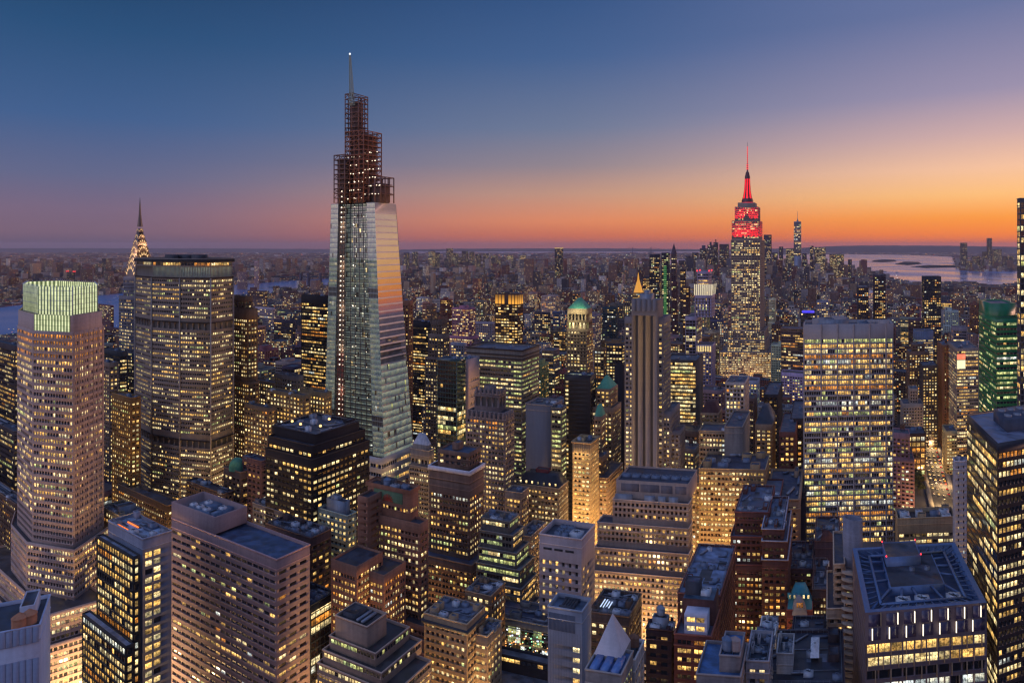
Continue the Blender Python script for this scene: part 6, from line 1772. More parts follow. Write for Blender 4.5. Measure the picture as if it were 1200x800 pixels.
# right side
b = mid('green_curtain_office', 'green glass office with bright yellow floors and a dark set-back top', 'green glass office', (40, 104, 66), [(1147, 1167, 1196, 372, 560, [W(CURTAIN, bay=3, lit=.6, pal='green', v=(.3, .8)), BLANK, BLANK, W(CURTAIN, bay=3, lit=.35, pal='green', v=(.3, .8))])], L=True, mats=[wall_mat((36, 120, 70), .3, .1, .6, 0, 'green_spandrel')], windows=100, clut=2)
q_ = sub(b.polys[0], .0, 1, .25, .98); b.tier(q_, b.zr, b.zr + 11, BLANK, mi=0); b.finish()
b = mid('bright_signed_office', 'pale office with a bright screen strip and long lit floors beside the avenue', 'screen-fronted office', (140, 124, 114), [(1110, 1121, 1147, 408, 850, [W(RIBBON, lit=.82, pal='gold', bay=3, run=5), BLANK, BLANK, W(RIBBON, lit=.6, pal='yellow', bay=3)])], L=True, clut=4, scale=2)
P = b.polys[0]; a, c = P[0], P[1]; e_ = (c - a) / np.linalg.norm(c - a); nv = np.array((e_[1], -e_[0])); Lk = np.linalg.norm(c - a)
g = Geo(); g.box(a + e_ * Lk * .2 + nv * .3, e_, nv, Lk * .18, .25, ZY(421, 850), ZY(415, 850)); b.part('screen', g, emit_mat('screen_red', (255, 120, 84), 1.3))
g = Geo(); g.box(a + e_ * Lk * .2 + nv * .3, e_, nv, Lk * .18, .25, ZY(432, 850), ZY(422, 850)); b.part('screen', g, emit_mat('screen_pale', (255, 240, 190), 1.2)); b.finish()
mid('copper_slab_tower', 'slim copper-brown slab beside the screen-fronted office', 'copper-brown slab', (124, 84, 62), [(1098, 1104, 1112, 404, 905, W(PUNCH, bay=6, wins=[(.4, .6)], lit=.1))], L=True).finish()
mid('bright_avenue_block', 'low golden block blazing with light along the avenue', 'golden avenue block', (170, 150, 110), [(1104, 1109, 1122, 505, 800, W(PUNCH, lit=.95, pal='yellow', bay=3, wins=[(.1, .9)]))], L=True).finish()
b = mid('orange_lit_loft', 'dark brick loft with big orange-lit bays behind the park trees', 'orange-bayed loft', (62, 46, 46), [(1049, 1052, 1085, 508, 775, [W(PUNCH, bay=5.6, wins=[(.12, .88)], fh=6.2, v=(.15, .82), lit=.85, pal='resid', top=3), BLANK, BLANK, BLANK])], L=True, windows=80, clut=4, scale=1.6); b.finish()
mid('beige_gothic_block', 'beige stepped block with a slim upper storey above the orange-bayed loft', 'beige stepped block', (156, 136, 122), [(1055, 1058, 1082, 473, 840, W(PUNCH, lit=.05)), (1064, 1066, 1076, 455, 845, W(PUNCH, lit=0))], L=True).finish()
mid('lit_grid_tower', 'dark tower with an even grid of lit windows beside the copper-brown slab', 'evenly lit dark tower', (66, 58, 60), [(1077, 1081, 1099, 428, 900, W(PUNCH, lit=.8, pal='yellow', bay=3.6))], L=True).finish()
mid('brown_domed_tower', 'brown tower with a curved top beyond the beige stepped block', 'curved-top brown tower', (112, 86, 72), [(1062, 1065, 1089, 412, 960, W(PUNCH, lit=.6, pal='gold', bay=4)), (1067, 1069, 1084, 403, 965, W(PUNCH, lit=.4))], L=True).finish()
mid('bluewhite_office', 'blue-topped office with bright white floors beyond the curved-top brown tower', 'blue-topped office', (96, 108, 132), [(1070, 1073, 1094, 388, 1150, W(RIBBON, lit=.7, pal='yellow', top=14, bay=4))], L=True).finish()
mid('tan_low_hall', 'long low tan hall with a lit top storey and cluttered dark roof', 'long low tan hall', (150, 128, 100), [(1049, 1052, 1120, 607, 520, [W(PUNCH, bay=4.4, lit=.95, pal='yellow', wins=[(.08, .92)], top=11, fh=4.6), BLANK, BLANK, BLANK])], L=True, clut=10, seed=71, scale=2, par=3, windows=60, roofc=(42, 42, 52)).finish()
mid('white_sliver_tower', 'white slim tower wedged beside the dark bronze tower', 'white slim tower', (178, 172, 178), [(1116.5, 1119, 1134, 540, 430, W(PUNCH, bay=3.2, lit=.08, wins=[(.35, .65)]))], L=True, windows=60).finish()
mid('stone_left_of_slab', 'small brick and stone house with a water tank in front of the white-gridded slab', 'brick tank house', (108, 72, 66), [(1050, 1058, 1064, 622, 470, W(PUNCH, lit=.3, pal='gold'))], L=True, clut=2).finish() if False else None

# ------------------------------------------------------------------ farther named towers
def far_tower(name, label, c, xl, xr, y, Y, spec, xc=None, top=None, n=0):
    xc = xc or (xl + (xr - xl) * (.88 if xl < 960 else .12))
    b = mid(name, label, 'far ' * 6, c, [((xl, xc, xr) if xl < 960 else (xl, xc, xr)) + (y, Y, spec)], L=xl >= 960, clut=n)
    return b
FW = W(PUNCH, bay=4.2, fh=4.2, wins=[(.15, .85)], rec=.2, lit=.4, run=2)
T = [
 ('green_lit_skyscraper', 'slender dark tower with a green-lit window column beyond the striped stone tower', (60, 62, 74), 775, 785, 296, 1500, W(FW, lit=.5, pal='green')),
 ('needle_topped_tower', 'very thin tower with a pointed top beside the green-lit slender tower', (92, 74, 84), 786.5, 793, 296, 1650, W(FW, lit=.2)),
 ('red_flanked_tower', 'thin dark red tower beneath the thin pointed tower', (84, 50, 58), 788, 794, 330, 1450, W(FW, lit=.15)),
 ('dark_broad_tower', 'broad dark tower above the golden pyramid', (58, 54, 66), 761, 774, 298, 1950, W(FW, lit=.25)),
 ('lit_block_beyond_pyramid', 'dark block with amber windows beside the golden pyramid', (60, 52, 56), 753, 776, 325, 2050, W(FW, lit=.6, pal='gold')),
 ('distant_waterfront_tower', 'lone tall dark glass tower standing on the far river shore', (50, 50, 66), 650, 660, 290, 4500, W(FW, lit=.12)),
 ('stub_tower_lower', 'dark round-topped tower in front of the downtown cluster', (74, 60, 64), 797, 804, 315, 1700, W(FW, lit=.3)),
 ('brown_twin_tower', 'stepped brown tower left of the lavender tower', (86, 62, 60), 800, 809, 336, 1250, W(FW, lit=.25, pal='gold')),
 ('purple_apartment_tower', 'dark residential tower with warm windows above the white-gridded slab', (66, 56, 66), 1023, 1038, 322, 1500, W(FW, lit=.35, pal='resid')),
 ('short_apartment_tower', 'shorter dark apartment tower beside the residential tower over the white-gridded slab', (70, 60, 68), 1004, 1018, 336, 1450, W(FW, lit=.3, pal='resid')),
 ('broad_glass_residence', 'broad dark glass residence with an uneven lit top near the harbour', (52, 54, 62), 1080, 1103, 324, 1300, W(FW, lit=.4, pal='gold')),
 ('white_shed_tower', 'white-framed building with vertical lit bays beyond the white-gridded slab', (150, 144, 156), 957, 973, 353, 1400, W(FW, lit=.6, pal='yellow')),
 ('blue_signed_block', 'dark block under a glowing blue roof sign beyond the white-gridded slab', (72, 70, 84), 938, 958, 366, 1350, W(FW, lit=.2)),
 ('white_far_slab', 'pale slab catching the last light beyond the broad golden office', (176, 160, 166), 299, 322, 361, 1700, W(FW, lit=.1)),
 ('teal_lit_office', 'low office with greenish floors beyond the pale slab', (70, 74, 78), 325, 353, 364, 1900, W(FW, lit=.7, pal='green')),
 ('dark_twin_block', 'dark apartment slab in front of the low greenish office', (58, 54, 66), 321, 346, 376, 1400, W(FW, lit=.15)),
 ('brown_riverside_block', 'big brown block standing against the river', (104, 78, 76), 290, 313, 341, 2100, W(FW, lit=.2, pal='gold')),
 ('brown_riverside_tower', 'brown block on the river bank nearest the glass supertall', (106, 76, 74), 331, 346, 341, 2300, W(FW, lit=.15)),
 ('pink_riverside_slab', 'pinkish apartment slab above the black gold-banded tower', (140, 104, 100), 346, 353, 390, 1200, W(FW, lit=.2)),
 ('brick_riverside_tower', 'red-brown riverside tower right beside the octagonal crown', (116, 70, 70), 113, 132, 358, 2000, W(FW, lit=.2)),
 ('brick_low_riverside', 'lower red-brown block beneath the red-brown riverside tower', (92, 62, 66), 122, 146, 386, 1600, W(FW, lit=.15)),
 ('white_stack_tower', 'slim white tower on the far river bank', (190, 150, 150), 298, 303, 306, 4200, W(FW, lit=.05)),
 ('twin_shore_block', 'pale pink block on the far river bank beside the slim white tower', (150, 116, 120), 278, 290, 319, 4200, W(FW, lit=.1)),
 ('dark_shore_tower', 'dark tower with red roof lights on the far shore over the octagonal crown', (56, 52, 66), 78, 87, 319, 3900, W(FW, lit=.05)),
 ('lit_mid_office', 'dark office with yellow floors below the amber-ribbed office', (70, 64, 70), 626, 645, 366, 1500, W(FW, lit=.6, pal='yellow')),
 ('blue_glass_midblock', 'blue glass office right of the amber-ribbed office', (70, 88, 124), 648, 656, 365, 1500, W(FW, lit=.1)),
 ('yellow_banded_midblock', 'dark office with yellow bands in front of the striped stone tower', (58, 54, 60), 710, 732, 404, 1000, W(FW, lit=.75, pal='yellow')),
 ('amber_low_midblock', 'amber stone block beside the green-pyramid tower', (130, 100, 72), 696, 710, 408, 950, W(FW, lit=.5, pal='gold')),
 ('teal_midblock', 'dark teal apartment tower left of the striped stone tower', (44, 66, 76), 706, 724, 360, 1300, W(FW, lit=.15)),
 ('black_low_midblock', 'black windowless block against the striped stone tower', (34, 32, 38), 720, 732, 428, 700, BLANK),
 ('brown_mid_tower_a', 'tall brown tower with sparse lights beyond the green-pyramid tower', (96, 72, 74), 541, 552, 366, 1500, W(FW, lit=.2)),
 ('pale_mid_cluster', 'pale stepped block beyond the gothic-crowned tower', (160, 146, 156), 552, 580, 378, 1350, W(FW, lit=.2)),
 ('grey_mid_tower', 'grey tower behind the teal glass tower', (104, 98, 112), 530, 541, 378, 1400, W(FW, lit=.15)),
 ('white_roofed_mid', 'white-roofed block between the black ribbon tower and the pale pink-sided slab', (150, 146, 158), 528, 546, 402, 1000, W(FW, lit=.2)),
 ('slab_behind_supertall', 'peach apartment slab beyond the slim reddish tower', (176, 120, 104), 495, 503, 354, 1900, W(FW, lit=.15)),
 ('lone_grey_highrise', 'dark grey high-rise below the brightly banded office', (66, 62, 72), 737, 757, 345, 1850, W(FW, lit=.35, pal='gold')),
]
for (n, l, c, xl, xr, y, Y, sp_) in T:
    bb = far_tower(n, l, c, xl, xr, y, Y, sp_)
    P = bb.polys[0]
    if n == 'needle_topped_tower': pyramid(bb, P, bb.ztop - 1, bb.ztop + 22, bb.mats[0], 'pointed_roof')
    if n == 'green_lit_skyscraper':
        a, c_ = P[0], P[1]; e_ = (c_ - a) / np.linalg.norm(c_ - a); nv = np.array((e_[1], -e_[0])); g = Geo(); Lk = np.linalg.norm(c_ - a)
        for k in range(40): g.box(a + e_ * Lk * .5 + nv * .2, e_, nv, Lk * .2, .2, bb.ztop - 30 - k * 4.2, bb.ztop - 28 - k * 4.2)
        bb.part('green_light_strip', g, emit_mat('green_strip', (90, 190, 90), .5))
    if n == 'distant_waterfront_tower':
        g = Geo(); g.prism(inset(P, -.5), bb.ztop - 6, bb.ztop - 2); bb.part('lit_crown_band', g, emit_mat('lit_crown', (255, 206, 130), .8))
    if n == 'blue_signed_block':
        a, c_ = P[0], P[1]; e_ = (c_ - a) / np.linalg.norm(c_ - a); nv = np.array((e_[1], -e_[0])); g = Geo(); g.box((a + c_) / 2 + nv, e_, nv, np.linalg.norm(c_ - a) * .4, .5, bb.ztop - .5, bb.ztop + 3.2); bb.part('roof_sign', g, emit_mat('blue_sign', (70, 60, 255), 1.4))
    if n == 'dark_shore_tower':
        g = Geo(); 
        for p in P: g.lathe(p, [(.2, bb.ztop), (3.4, bb.ztop + 2), (3.4, bb.ztop + 6), (.2, bb.ztop + 8)], 8)
        bb.part('beacon', g, emit_mat('shore_beacon', (255, 60, 50), 1.4))
    if n == 'white_stack_tower': pass
    bb.finish()
# golden pyramid
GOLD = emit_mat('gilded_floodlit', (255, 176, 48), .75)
b = mid('golden_pyramid_tower', 'stone tower topped by a glowing golden pyramid spire', 'golden-pyramid tower', (150, 116, 80), [(738, 755, 759, 350, 1800, W(FW, lit=.4, pal='gold')), (741, 752, 755, 343, 1804, W(FW, lit=.9, pal='gold'))], clut=0)
P = b.polys[-1]; pyramid(b, inset(P, 2.5), b.ztop, ZY(327, 1810), GOLD, 'gilded_pyramid', .18); cc = sum(P) / 4; g = Geo(); g.lathe(cc, [(2.4, ZY(327, 1810)), (1.6, ZY(323, 1810)), (.2, ZY(319, 1810))], 8); b.part('lantern', g, GOLD); b.finish()

# downtown cluster and the towers over the harbour
DT = W(FW, lit=.3, bay=5.5, fh=5.5)
Yd = 5000
b = mid('tapered_glass_spire', 'tall tapered glass tower with a spire beyond the red-crowned skyscraper', 'tapered glass spire', (120, 124, 146), [(930, 939, 940.5, 300, Yd, None)], clut=0)
P = b.polys[0]; g = Geo(); zt_, zb_ = ZY(259.5, Yd), ZY(302, Yd); cc = sum(P) / 4; Qo = [cc + (p - cc) * .92 for p in P]; b.mats = [wall_mat((150, 150, 166), .2, .05, .7, .1, 'sky_glass')]; b.tier(P, zb_ - 2, zt_, W(CURTAIN, bay=6, fh=8, lit=.22, rec=.2), Q=Qo); g = Geo(); g.lathe(cc, [(8, zt_), (5, zt_ + 10), (1.6, zt_ + 20), (.8, ZY(247, Yd))], 8); b.part('mast', g, METAL); g = Geo(); g.prism([cc + (p - cc) * 1.0 for p in P], ZY(316, Yd), ZY(262, Yd), top=False) if False else None; b.finish()
cl = [(895, 905, 275, 'dark square-topped downtown tower beside the red-crowned skyscraper', (70, 66, 84), .25), (905, 912, 296, 'low downtown block between the square-topped tower and the tapered spire', (92, 84, 96), .5),
      (913, 918, 289, 'thin downtown tower left of the tapered spire', (84, 78, 98), .2), (921, 932, 291, 'yellow-lit downtown block at the foot of the tapered spire', (120, 112, 104), .7), (940, 946, 297, 'small dark block right of the tapered spire', (80, 74, 92), .2),
      (949, 954, 288, 'slim dark downtown tower beside the yellow-lit broad block', (70, 64, 82), .2), (954, 970, 290, 'broad yellow-lit downtown block', (128, 118, 104), .75), (972, 992, 298, 'domed brown downtown block nearest the harbour', (110, 88, 84), .5), (994, 999, 304, 'small harbour-side tower with a flat roof', (84, 74, 88), .2),
      (820, 829, 291, 'grey downtown tower with a stepped roof far left of the red-crowned skyscraper', (74, 66, 84), .2), (829, 836, 287, 'spiky downtown tower in the far cluster', (70, 62, 80), .2), (836, 841, 284, 'tallest dark tower of the far downtown cluster', (64, 58, 76), .15), (843, 855, 286, 'broad grey downtown tower partly behind the red-crowned skyscraper', (78, 70, 86), .25), (811, 818, 296, 'low broad block with a red roof light in the far cluster', (72, 62, 78), .25), (803, 810, 300, 'small grey tower at the end of the far cluster', (76, 66, 82), .2), (795, 802, 305, 'short wide block before the far cluster', (76, 66, 80), .25)]
for i, (xl, xr, y, l, c, p) in enumerate(cl):
    mid('downtown_tower', l, l, c, [(xl, xl + (xr - xl) * .85, xr, y, 4700 + 60 * (i % 5), W(DT, lit=p, pal='yellow' if p > .45 else 'office'))], clut=0, group='downtown towers') if False else None
    f = quad(xl, xl + (xr - xl) * .85, xr, 4700 + 60 * (i % 5), 60)
    bb = Building('downtown_tower', l, f[1], [wall_mat(c)], 'tower', 'downtown towers', windows=0, desc=l); bb.tier(f, 0, ZY(y, 4700 + 60 * (i % 5)), W(DT, lit=p * .6, pal='yellow' if p > .45 else 'office')); reg(f)
    if 'spiky' in l or 'tallest' in l or 'stepped' in l: f2 = inset(f, 12); bb.tier(f2, 0, ZY(y - 3.5, 4700 + 60 * (i % 5)), BLANK)
    bb.finish()
jc = [(1125, 1133.5, 284.5, 'broad dark tower with a rounded top across the harbour', (74, 70, 82), .2), (1156.5, 1162.5, 279, 'tallest slim tower across the harbour', (60, 56, 76), .1), (1151, 1157, 295, 'dark block beside the tallest slim harbour tower', (68, 60, 76), .2), (1163, 1174, 292, 'pale stepped block across the harbour', (104, 88, 96), .4), (1139, 1149, 300, 'low group block between the harbour towers', (76, 68, 82), .3), (1175, 1188, 300, 'low block on the far harbour shore', (78, 70, 84), .3), (1133, 1139, 306, 'short pale block at the foot of the broad dark harbour tower', (96, 86, 98), .3)]
for i, (xl, xr, y, l, c, p) in enumerate(jc):
    f = quadL(xl, xl + 1.2, xr, 7600 + 40 * i, 70); bb = Building('harbour_tower', l, f[0], [wall_mat(c)], 'tower', 'towers across the harbour', windows=0); bb.tier(f, 0, ZY(y, 7600 + 40 * i), W(DT, lit=p * .5)); reg(f); bb.finish()
bk = [(473, 477, 296), (483, 487, 295), (502, 508, 294), (510, 513, 296), (523, 529, 291), (530, 535, 297), (541, 547, 294), (550, 554, 295), (557, 562, 298), (566, 571, 297), (575, 582, 299), (594, 600, 299), (609, 615, 299), (583, 589, 304), (535, 541, 301)]
dn = ['slim', 'squat', 'lit-topped', 'narrow', 'tallest', 'pale', 'square', 'thin', 'low', 'grey', 'broad', 'yellow-lit', 'red-lit', 'stubby', 'flat']
for i, ((xl, xr, y), d) in enumerate(zip(bk, dn)):
    f = quad(xl, xl + (xr - xl) * .8, xr, 7000 + 30 * i, 50); bb = Building('skyline_tower', f'{d} hazy tower on the far skyline right of the glass supertall', f[1], [wall_mat((84, 76, 92))], 'tower', 'far skyline towers', windows=0); bb.tier(f, 0, ZY(y, 7000 + 30 * i), W(DT, lit=.6 if 'lit' in d else .2)); reg(f); bb.finish()

# bridges far away
def bridge(name, label, xs, ydeck, ytop, Y, x0, x1):
    o = bpy.data.objects.new(name, None); c = PX((x0 + x1) / 2, Y); o.location = (c[0], c[1], 0); col.objects.link(o); tag(o, label, 'bridge')
    base = (c[0], c[1], 0); zd, zt = ZY(ydeck, Y), ZY(ytop, Y); g = Geo(); a, d = PX(x0, Y), PX(x1, Y)
    g.prism([a, d, d + np.array((0, 24)), a + np.array((0, 24))], zd - 6, zd); obj('deck', g.mesh('deck', DKMETAL, base), o)
    for x in xs:
        g = Geo()
        for dy in (0, 22):
            p = PX(x, Y) + np.array((0, dy)); g.prism([p + np.array(q) for q in ((-5, -3), (5, -3), (5, 3), (-5, 3))], 0, zt)
        p = PX(x, Y); g.prism([p + np.array(q) for q in ((-5, 0), (5, 0), (5, 22), (-5, 22))], zt - 8, zt); obj('pylon', g.mesh('pylon', wall_mat((88, 80, 92)), base), o)
    g = Geo(); xs_ = [x0] + list(xs) + [x1]
    for i in range(len(xs_) - 1):
        n_ = 10
        for k in range(n_):
            def pt(t):
                x = xs_[i] * (1 - t) + xs_[i + 1] * t; sag = 4 * t * (1 - t); z0_ = zt if i > 0 else zd + (zt - zd) * t; z1_ = zt if i < len(xs_) - 2 else zd + (zt - zd) * (1 - t)
                zz = (zt - (zt - zd) * .85 * sag) if 0 < i < len(xs_) - 2 else (z0_ if i == 0 else z1_)
                p = PX(x, Y); return (p[0], p[1], zz)
            g.bar(pt(k / n_), pt((k + 1) / n_), 1.6)
    obj('cable', g.mesh('cable', DKMETAL, base), o)
bridge('river_bridge', 'long low bridge on piers crossing the river beside the glass supertall', (352, 361, 375), 324, 320, 4300, 318, 400)
bridge('narrows_bridge', 'faint suspension bridge on the horizon above the golden pyramid', (741.5, 763), 294.2, 289.6, 17000, 720, 785)

# boats
for i, (x, y, l) in enumerate(((1037, 318.5, 'small ferry in the harbour nearest the downtown block'), (1051, 319.5, 'second ferry trailing toward the island'), (1012, 310, 'lone boat far out on the harbour'), (318, 337, 'lone boat on the river near the bridge'))):
    p = GP(x, y); o = bpy.data.objects.new('boat', None); o.location = (p[0], p[1], .8); col.objects.link(o); tag(o, l, 'boat', 'boats on the water')
    g = Geo(); hull = [np.array(q) for q in ((-16, -4), (12, -4), (20, 0), (12, 4), (-16, 4))]; g.prism([q * .9 for q in hull], -.5, 3.4, 0, True, Q=hull); obj('hull', g.mesh('hull', wall_mat((70, 74, 90))), o)
    g = Geo(); g.prism([np.array(q) for q in ((-11, -3), (7, -3), (7, 3), (-11, 3))], 3.4, 7.5); obj('cabin', g.mesh('cabin', wall_mat((200, 196, 200))), o)

# avenue traffic and park trees
CARB = {}
def car(p, yaw, colr, lab, away):
    key = colr
    if key not in CARB:
        body = Geo(); body.prism([np.array(q) for q in ((-.9, -2.2), (.9, -2.2), (.9, 2.2), (-.9, 2.2))], .35, .95); body.prism([np.array(q) for q in ((-.82, -1.3), (.82, -1.3), (.82, 1.2), (-.82, 1.2))], .95, 1.5, 0, True, Q=[np.array(q) for q in ((-.65, -.8), (.65, -.8), (.65, .7), (-.65, .7))])
        wh = Geo()
        for sx in (-.85, .85):
            for sy in (-1.35, 1.35): wh.box((sx, sy), np.array((1., 0)), np.array((0, 1.)), .12, .33, 0, .62)
        hl = Geo(); tl = Geo()
        for sx in (-.6, .6):
            hl.box((sx, 2.26), np.array((1., 0)), np.array((0, 1.)), .3, .1, .5, .85); tl.box((sx, -2.26), np.array((1., 0)), np.array((0, 1.)), .3, .1, .55, .85)
        CARB[key] = (body.mesh('body', wall_mat(colr, .3, .05, .6)), wh.mesh('wheel', BLKF), hl.mesh('headlight', emit_mat('headlight', (255, 214, 150), 4)), tl.mesh('tail_light', emit_mat('tail_light', (255, 40, 30), 3)))
    o = bpy.data.objects.new('car', None); o.location = (p[0], p[1], .96); o.rotation_euler = (0, 0, yaw); col.objects.link(o); tag(o, lab, 'car', 'cars along the avenue')
    for n_, me in zip(('body', 'wheel', 'headlight', 'tail_light'), CARB[key]): obj(n_, me, o)
r = random.Random(8)
for k in range(54):
    s_ = -60 + k // 4 * 17 + r.uniform(-4, 4); lane = k % 4; off = (-6.7, -2.3, 2.3, 6.7)[lane]
    p = av_c + av_n * off + av_d * s_
    car(p, -AV_YAW + (math.pi if lane < 3 else 0), r.choice([(200, 170, 40), (40, 42, 48), (180, 182, 186), (90, 30, 32)]), 'small car with glowing lamps in the avenue traffic by the park', lane == 3)

LEAF = None
def leaf_mat():
    m, t, p = new_mat('foliage'); oi = t.n('ShaderNodeNewGeometry')
    c = t.ramp(oi.outputs['Random Per Island'], [(0, rgb(40, 52, 30)), (.5, rgb(66, 74, 40)), (1, rgb(96, 88, 48))]); t.l(c, p.inputs['Base Color']); p.inputs['Roughness'].default_value = .8
    return m
LEAF = leaf_mat(); BARK = wall_mat((70, 56, 46))
def tree_mesh(seed):
    q = np.random.default_rng(seed); n = 900
    d = q.standard_normal((n, 3)); d /= np.linalg.norm(d, axis=1)[:, None]; lob = q.standard_normal((7, 3)) * (2.6, 2.6, 1.4)
    c = lob[q.integers(0, 7, n)] + d * (q.random((n, 1)) ** .5) * 2.3 + (0, 0, 10.5)
    a = q.standard_normal((n, 3)); a /= np.linalg.norm(a, axis=1)[:, None]; bb = np.cross(a, d); bb /= np.linalg.norm(bb, axis=1)[:, None]; s_ = (.35 + .4 * q.random((n, 1)))
    g = Geo(); g.quads(np.stack([c - a * s_, c + bb * s_, c + a * s_, c - bb * s_], 1)); cr = g.mesh('crown', LEAF, weld=False)
    g = Geo(); g.lathe((0, 0), [(.4, -.2), (.3, 4), (.22, 7.5), (.1, 10)], 8)
    for k in range(6):
        th_ = k * 1.05; g.bar((0, 0, 5.5 + k * .4), (math.cos(th_) * 2.6, math.sin(th_) * 2.6, 9 + k * .3), .12)
    return cr, g.mesh('trunk', BARK)
TM = [tree_mesh(k) for k in range(3)]
for k in range(22):
    s_ = -70 + (k % 11) * 9 + r.uniform(-2, 2); off = -20 - (k // 11) * 9 + r.uniform(-2, 2); p = av_c + av_n * off + av_d * s_
    o = bpy.data.objects.new('park_tree', None); o.location = (p[0], p[1], .3); o.rotation_euler = (0, 0, r.random() * 6); k_ = r.uniform(.8, 1.15); o.scale = (k_, k_, k_); col.objects.link(o)
    tag(o, 'leafy park tree in the dark row beside the avenue', 'tree', 'park trees by the avenue'); obj('crown', TM[k % 3][0], o); obj('trunk', TM[k % 3][1], o)

# street lamps down in the canyons
lampm = None
def curb(poly, i, us, off, power):
    """lamps along the kerb in front of one side of a building, with the street kept clear"""
    a, c = poly[i], poly[(i + 1) % len(poly)]; e_ = (c - a) / np.linalg.norm(c - a); nv = np.array((e_[1], -e_[0]))
    for u in us:
        p = a * (1 - u) + c * u + nv * off; lamp(600 + F * p[0] / p[1], p[1], power)
    reg([a + nv * 2, a + nv * (off + 6), c + nv * (off + 6), c + nv * 2])
def lamp(x, Y, power, lab='street lamp on a tall pole glowing warm in a street canyon', h=9, c=(1, .62, .26)):
    p = PX(x, Y); o = bpy.data.objects.new('street_lamp', None); o.location = (p[0], p[1], 0); col.objects.link(o); tag(o, lab, 'street lamp', 'street lamps in the canyons')
    global lampm
    if lampm is None:
        g = Geo(); g.lathe((0, 0), [(.14, 0), (.1, h - .6)], 8); g.bar((0, 0, h - .7), (1.6, 0, h - .3), .06); a_ = g.mesh('pole', DKMETAL)
        g = Geo(); g.lathe((1.7, 0), [(.05, h - .6), (.35, h - .5), (.3, h - .2), (.05, h - .1)], 8); lampm = (a_, g.mesh('lamp_head', emit_mat('sodium_lamp', (255, 190, 110), 8)))
    obj('pole', lampm[0], o); obj('lamp_head', lampm[1], o)
    ld = bpy.data.lights.new('lamp_light', 'POINT'); ld.energy = power; ld.color = c; ld.shadow_soft_size = 2.5
    lo_ = bpy.data.objects.new('lamp_light', ld); lo_.location = (1.7, 0, h - 1.2); col.objects.link(lo_); lo_.parent = o
for x, Y, pw in [(128, 372, 40), (100, 360, 40), (136, 420, 30), (40, 360, 25), (-10, 410, 20), (150, 480, 30), (140, 560, 25), (212, 540, 25), (300, 520, 30), (300, 575, 30), (340, 580, 25), (370, 600, 20),
                 (440, 560, 25), (470, 520, 25), (505, 500, 20), (385, 330, 30), (420, 270, 20), (470, 410, 30), (510, 330, 30), (575, 315, 50), (592, 320, 50), (600, 360, 25), (640, 440, 30), (668, 540, 50), (680, 530, 50), (704, 575, 50), (712, 620, 40), (730, 520, 25), (640, 560, 30),
                 (540, 560, 20), (560, 480, 20), (815, 510, 40), (812, 560, 30), (850, 470, 20), (905, 490, 30), (860, 700, 30), (800, 760, 25), (760, 330, 20), (795, 290, 15), (870, 330, 15), (880, 300, 15), (920, 380, 12), (1104, 760, 18), (1100, 830, 16), (1105, 700, 16), (1090, 900, 14), (1118, 640, 30), (1086, 990, 12), (1125, 420, 30), (1010, 270, 20), (960, 340, 15), (1128, 400, 20), (1060, 500, 25),
                 (890, 1180, 60), (850, 1180, 60), (870, 1150, 60), (1000, 800, 30), (930, 900, 30), (700, 900, 30), (640, 850, 30), (560, 800, 30), (520, 740, 25), (700, 430, 15)]:
    lamp(x, Y, pw * 2600)

curb(lowq, 1, (.15, .5, .85), 14, 60000)
curb(lowq, 0, (.6, .9), 14, 40000)
for bb_, i, us, pw in CURBS: curb(bb_, i, us, 13, pw * 2000)
# ================================================================== the rest of the city
HAZE = 2.2e-5
HERO_BOX = [(p[:, 0].min(), p[:, 0].max(), p[:, 1].min(), p[:, 1].max(), p) for p in HERO_FOOT]
def sat(P, Q, mar=0):
    for A_, B_ in ((P, Q), (Q, P)):
        n = len(A_)
        for i in range(n):
            e_ = A_[(i + 1) % n] - A_[i]; nv = np.array((e_[1], -e_[0])); nv = nv / (np.linalg.norm(nv) + 1e-9)
            if (B_ @ nv).min() > (A_ @ nv).max() + mar - 1e-6: return False
    return True
def in_poly(pt, P):
    x, y = pt; c = False; n = len(P)
    for i in range(n):
        x0, y0 = P[i]; x1, y1 = P[(i + 1) % n]
        if (y0 > y) != (y1 > y) and x < (x1 - x0) * (y - y0) / (y1 - y0) + x0: c = not c
    return c
WP = list(WPOLY.values())
def blocked(P):
    x0, y0 = P.min(0); x1, y1 = P.max(0)
    for a, b_, c, d, q in HERO_BOX:
        if a < x1 + 3 and b_ > x0 - 3 and c < y1 + 3 and d > y0 - 3 and sat(P, q, 2): return True
    for p in (*P, P.mean(0)):
        if any(in_poly(p, w_) for w_ in WP): return True
    m = P.mean(0) - av_c
    s_, o_ = m @ av_d, m @ av_n
    if abs(o_) < 30 and -440 < s_ < 900: return True
    if -60 < o_ < 0 and -85 < s_ < 60: return True        # the park
    return False
gy = R(26); gu = np.array((math.cos(gy), -math.sin(gy))); gv = np.array((math.sin(gy), math.cos(gy)))
TONES = [((150, 126, 104), 'tan stone'), ((118, 86, 72), 'brown brick'), ((104, 62, 56), 'red-brown brick'), ((128, 118, 116), 'grey stone'), ((170, 160, 158), 'pale'), ((62, 58, 66), 'dark glass'), ((92, 78, 76), 'dull brown'), ((140, 112, 106), 'pinkish'), ((84, 84, 96), 'slate grey')]
TW = np.array([.2, .2, .12, .13, .08, .08, .1, .05, .04])
fill = []
def cap(Y):
    k = np.interp(Y, [250, 400, 480, 560, 700, 850, 1100, 1500, 2000, 2600, 4000], [12, 30, 52, 72, 84, 96, 104, 96, 84, 62, 44]); return k
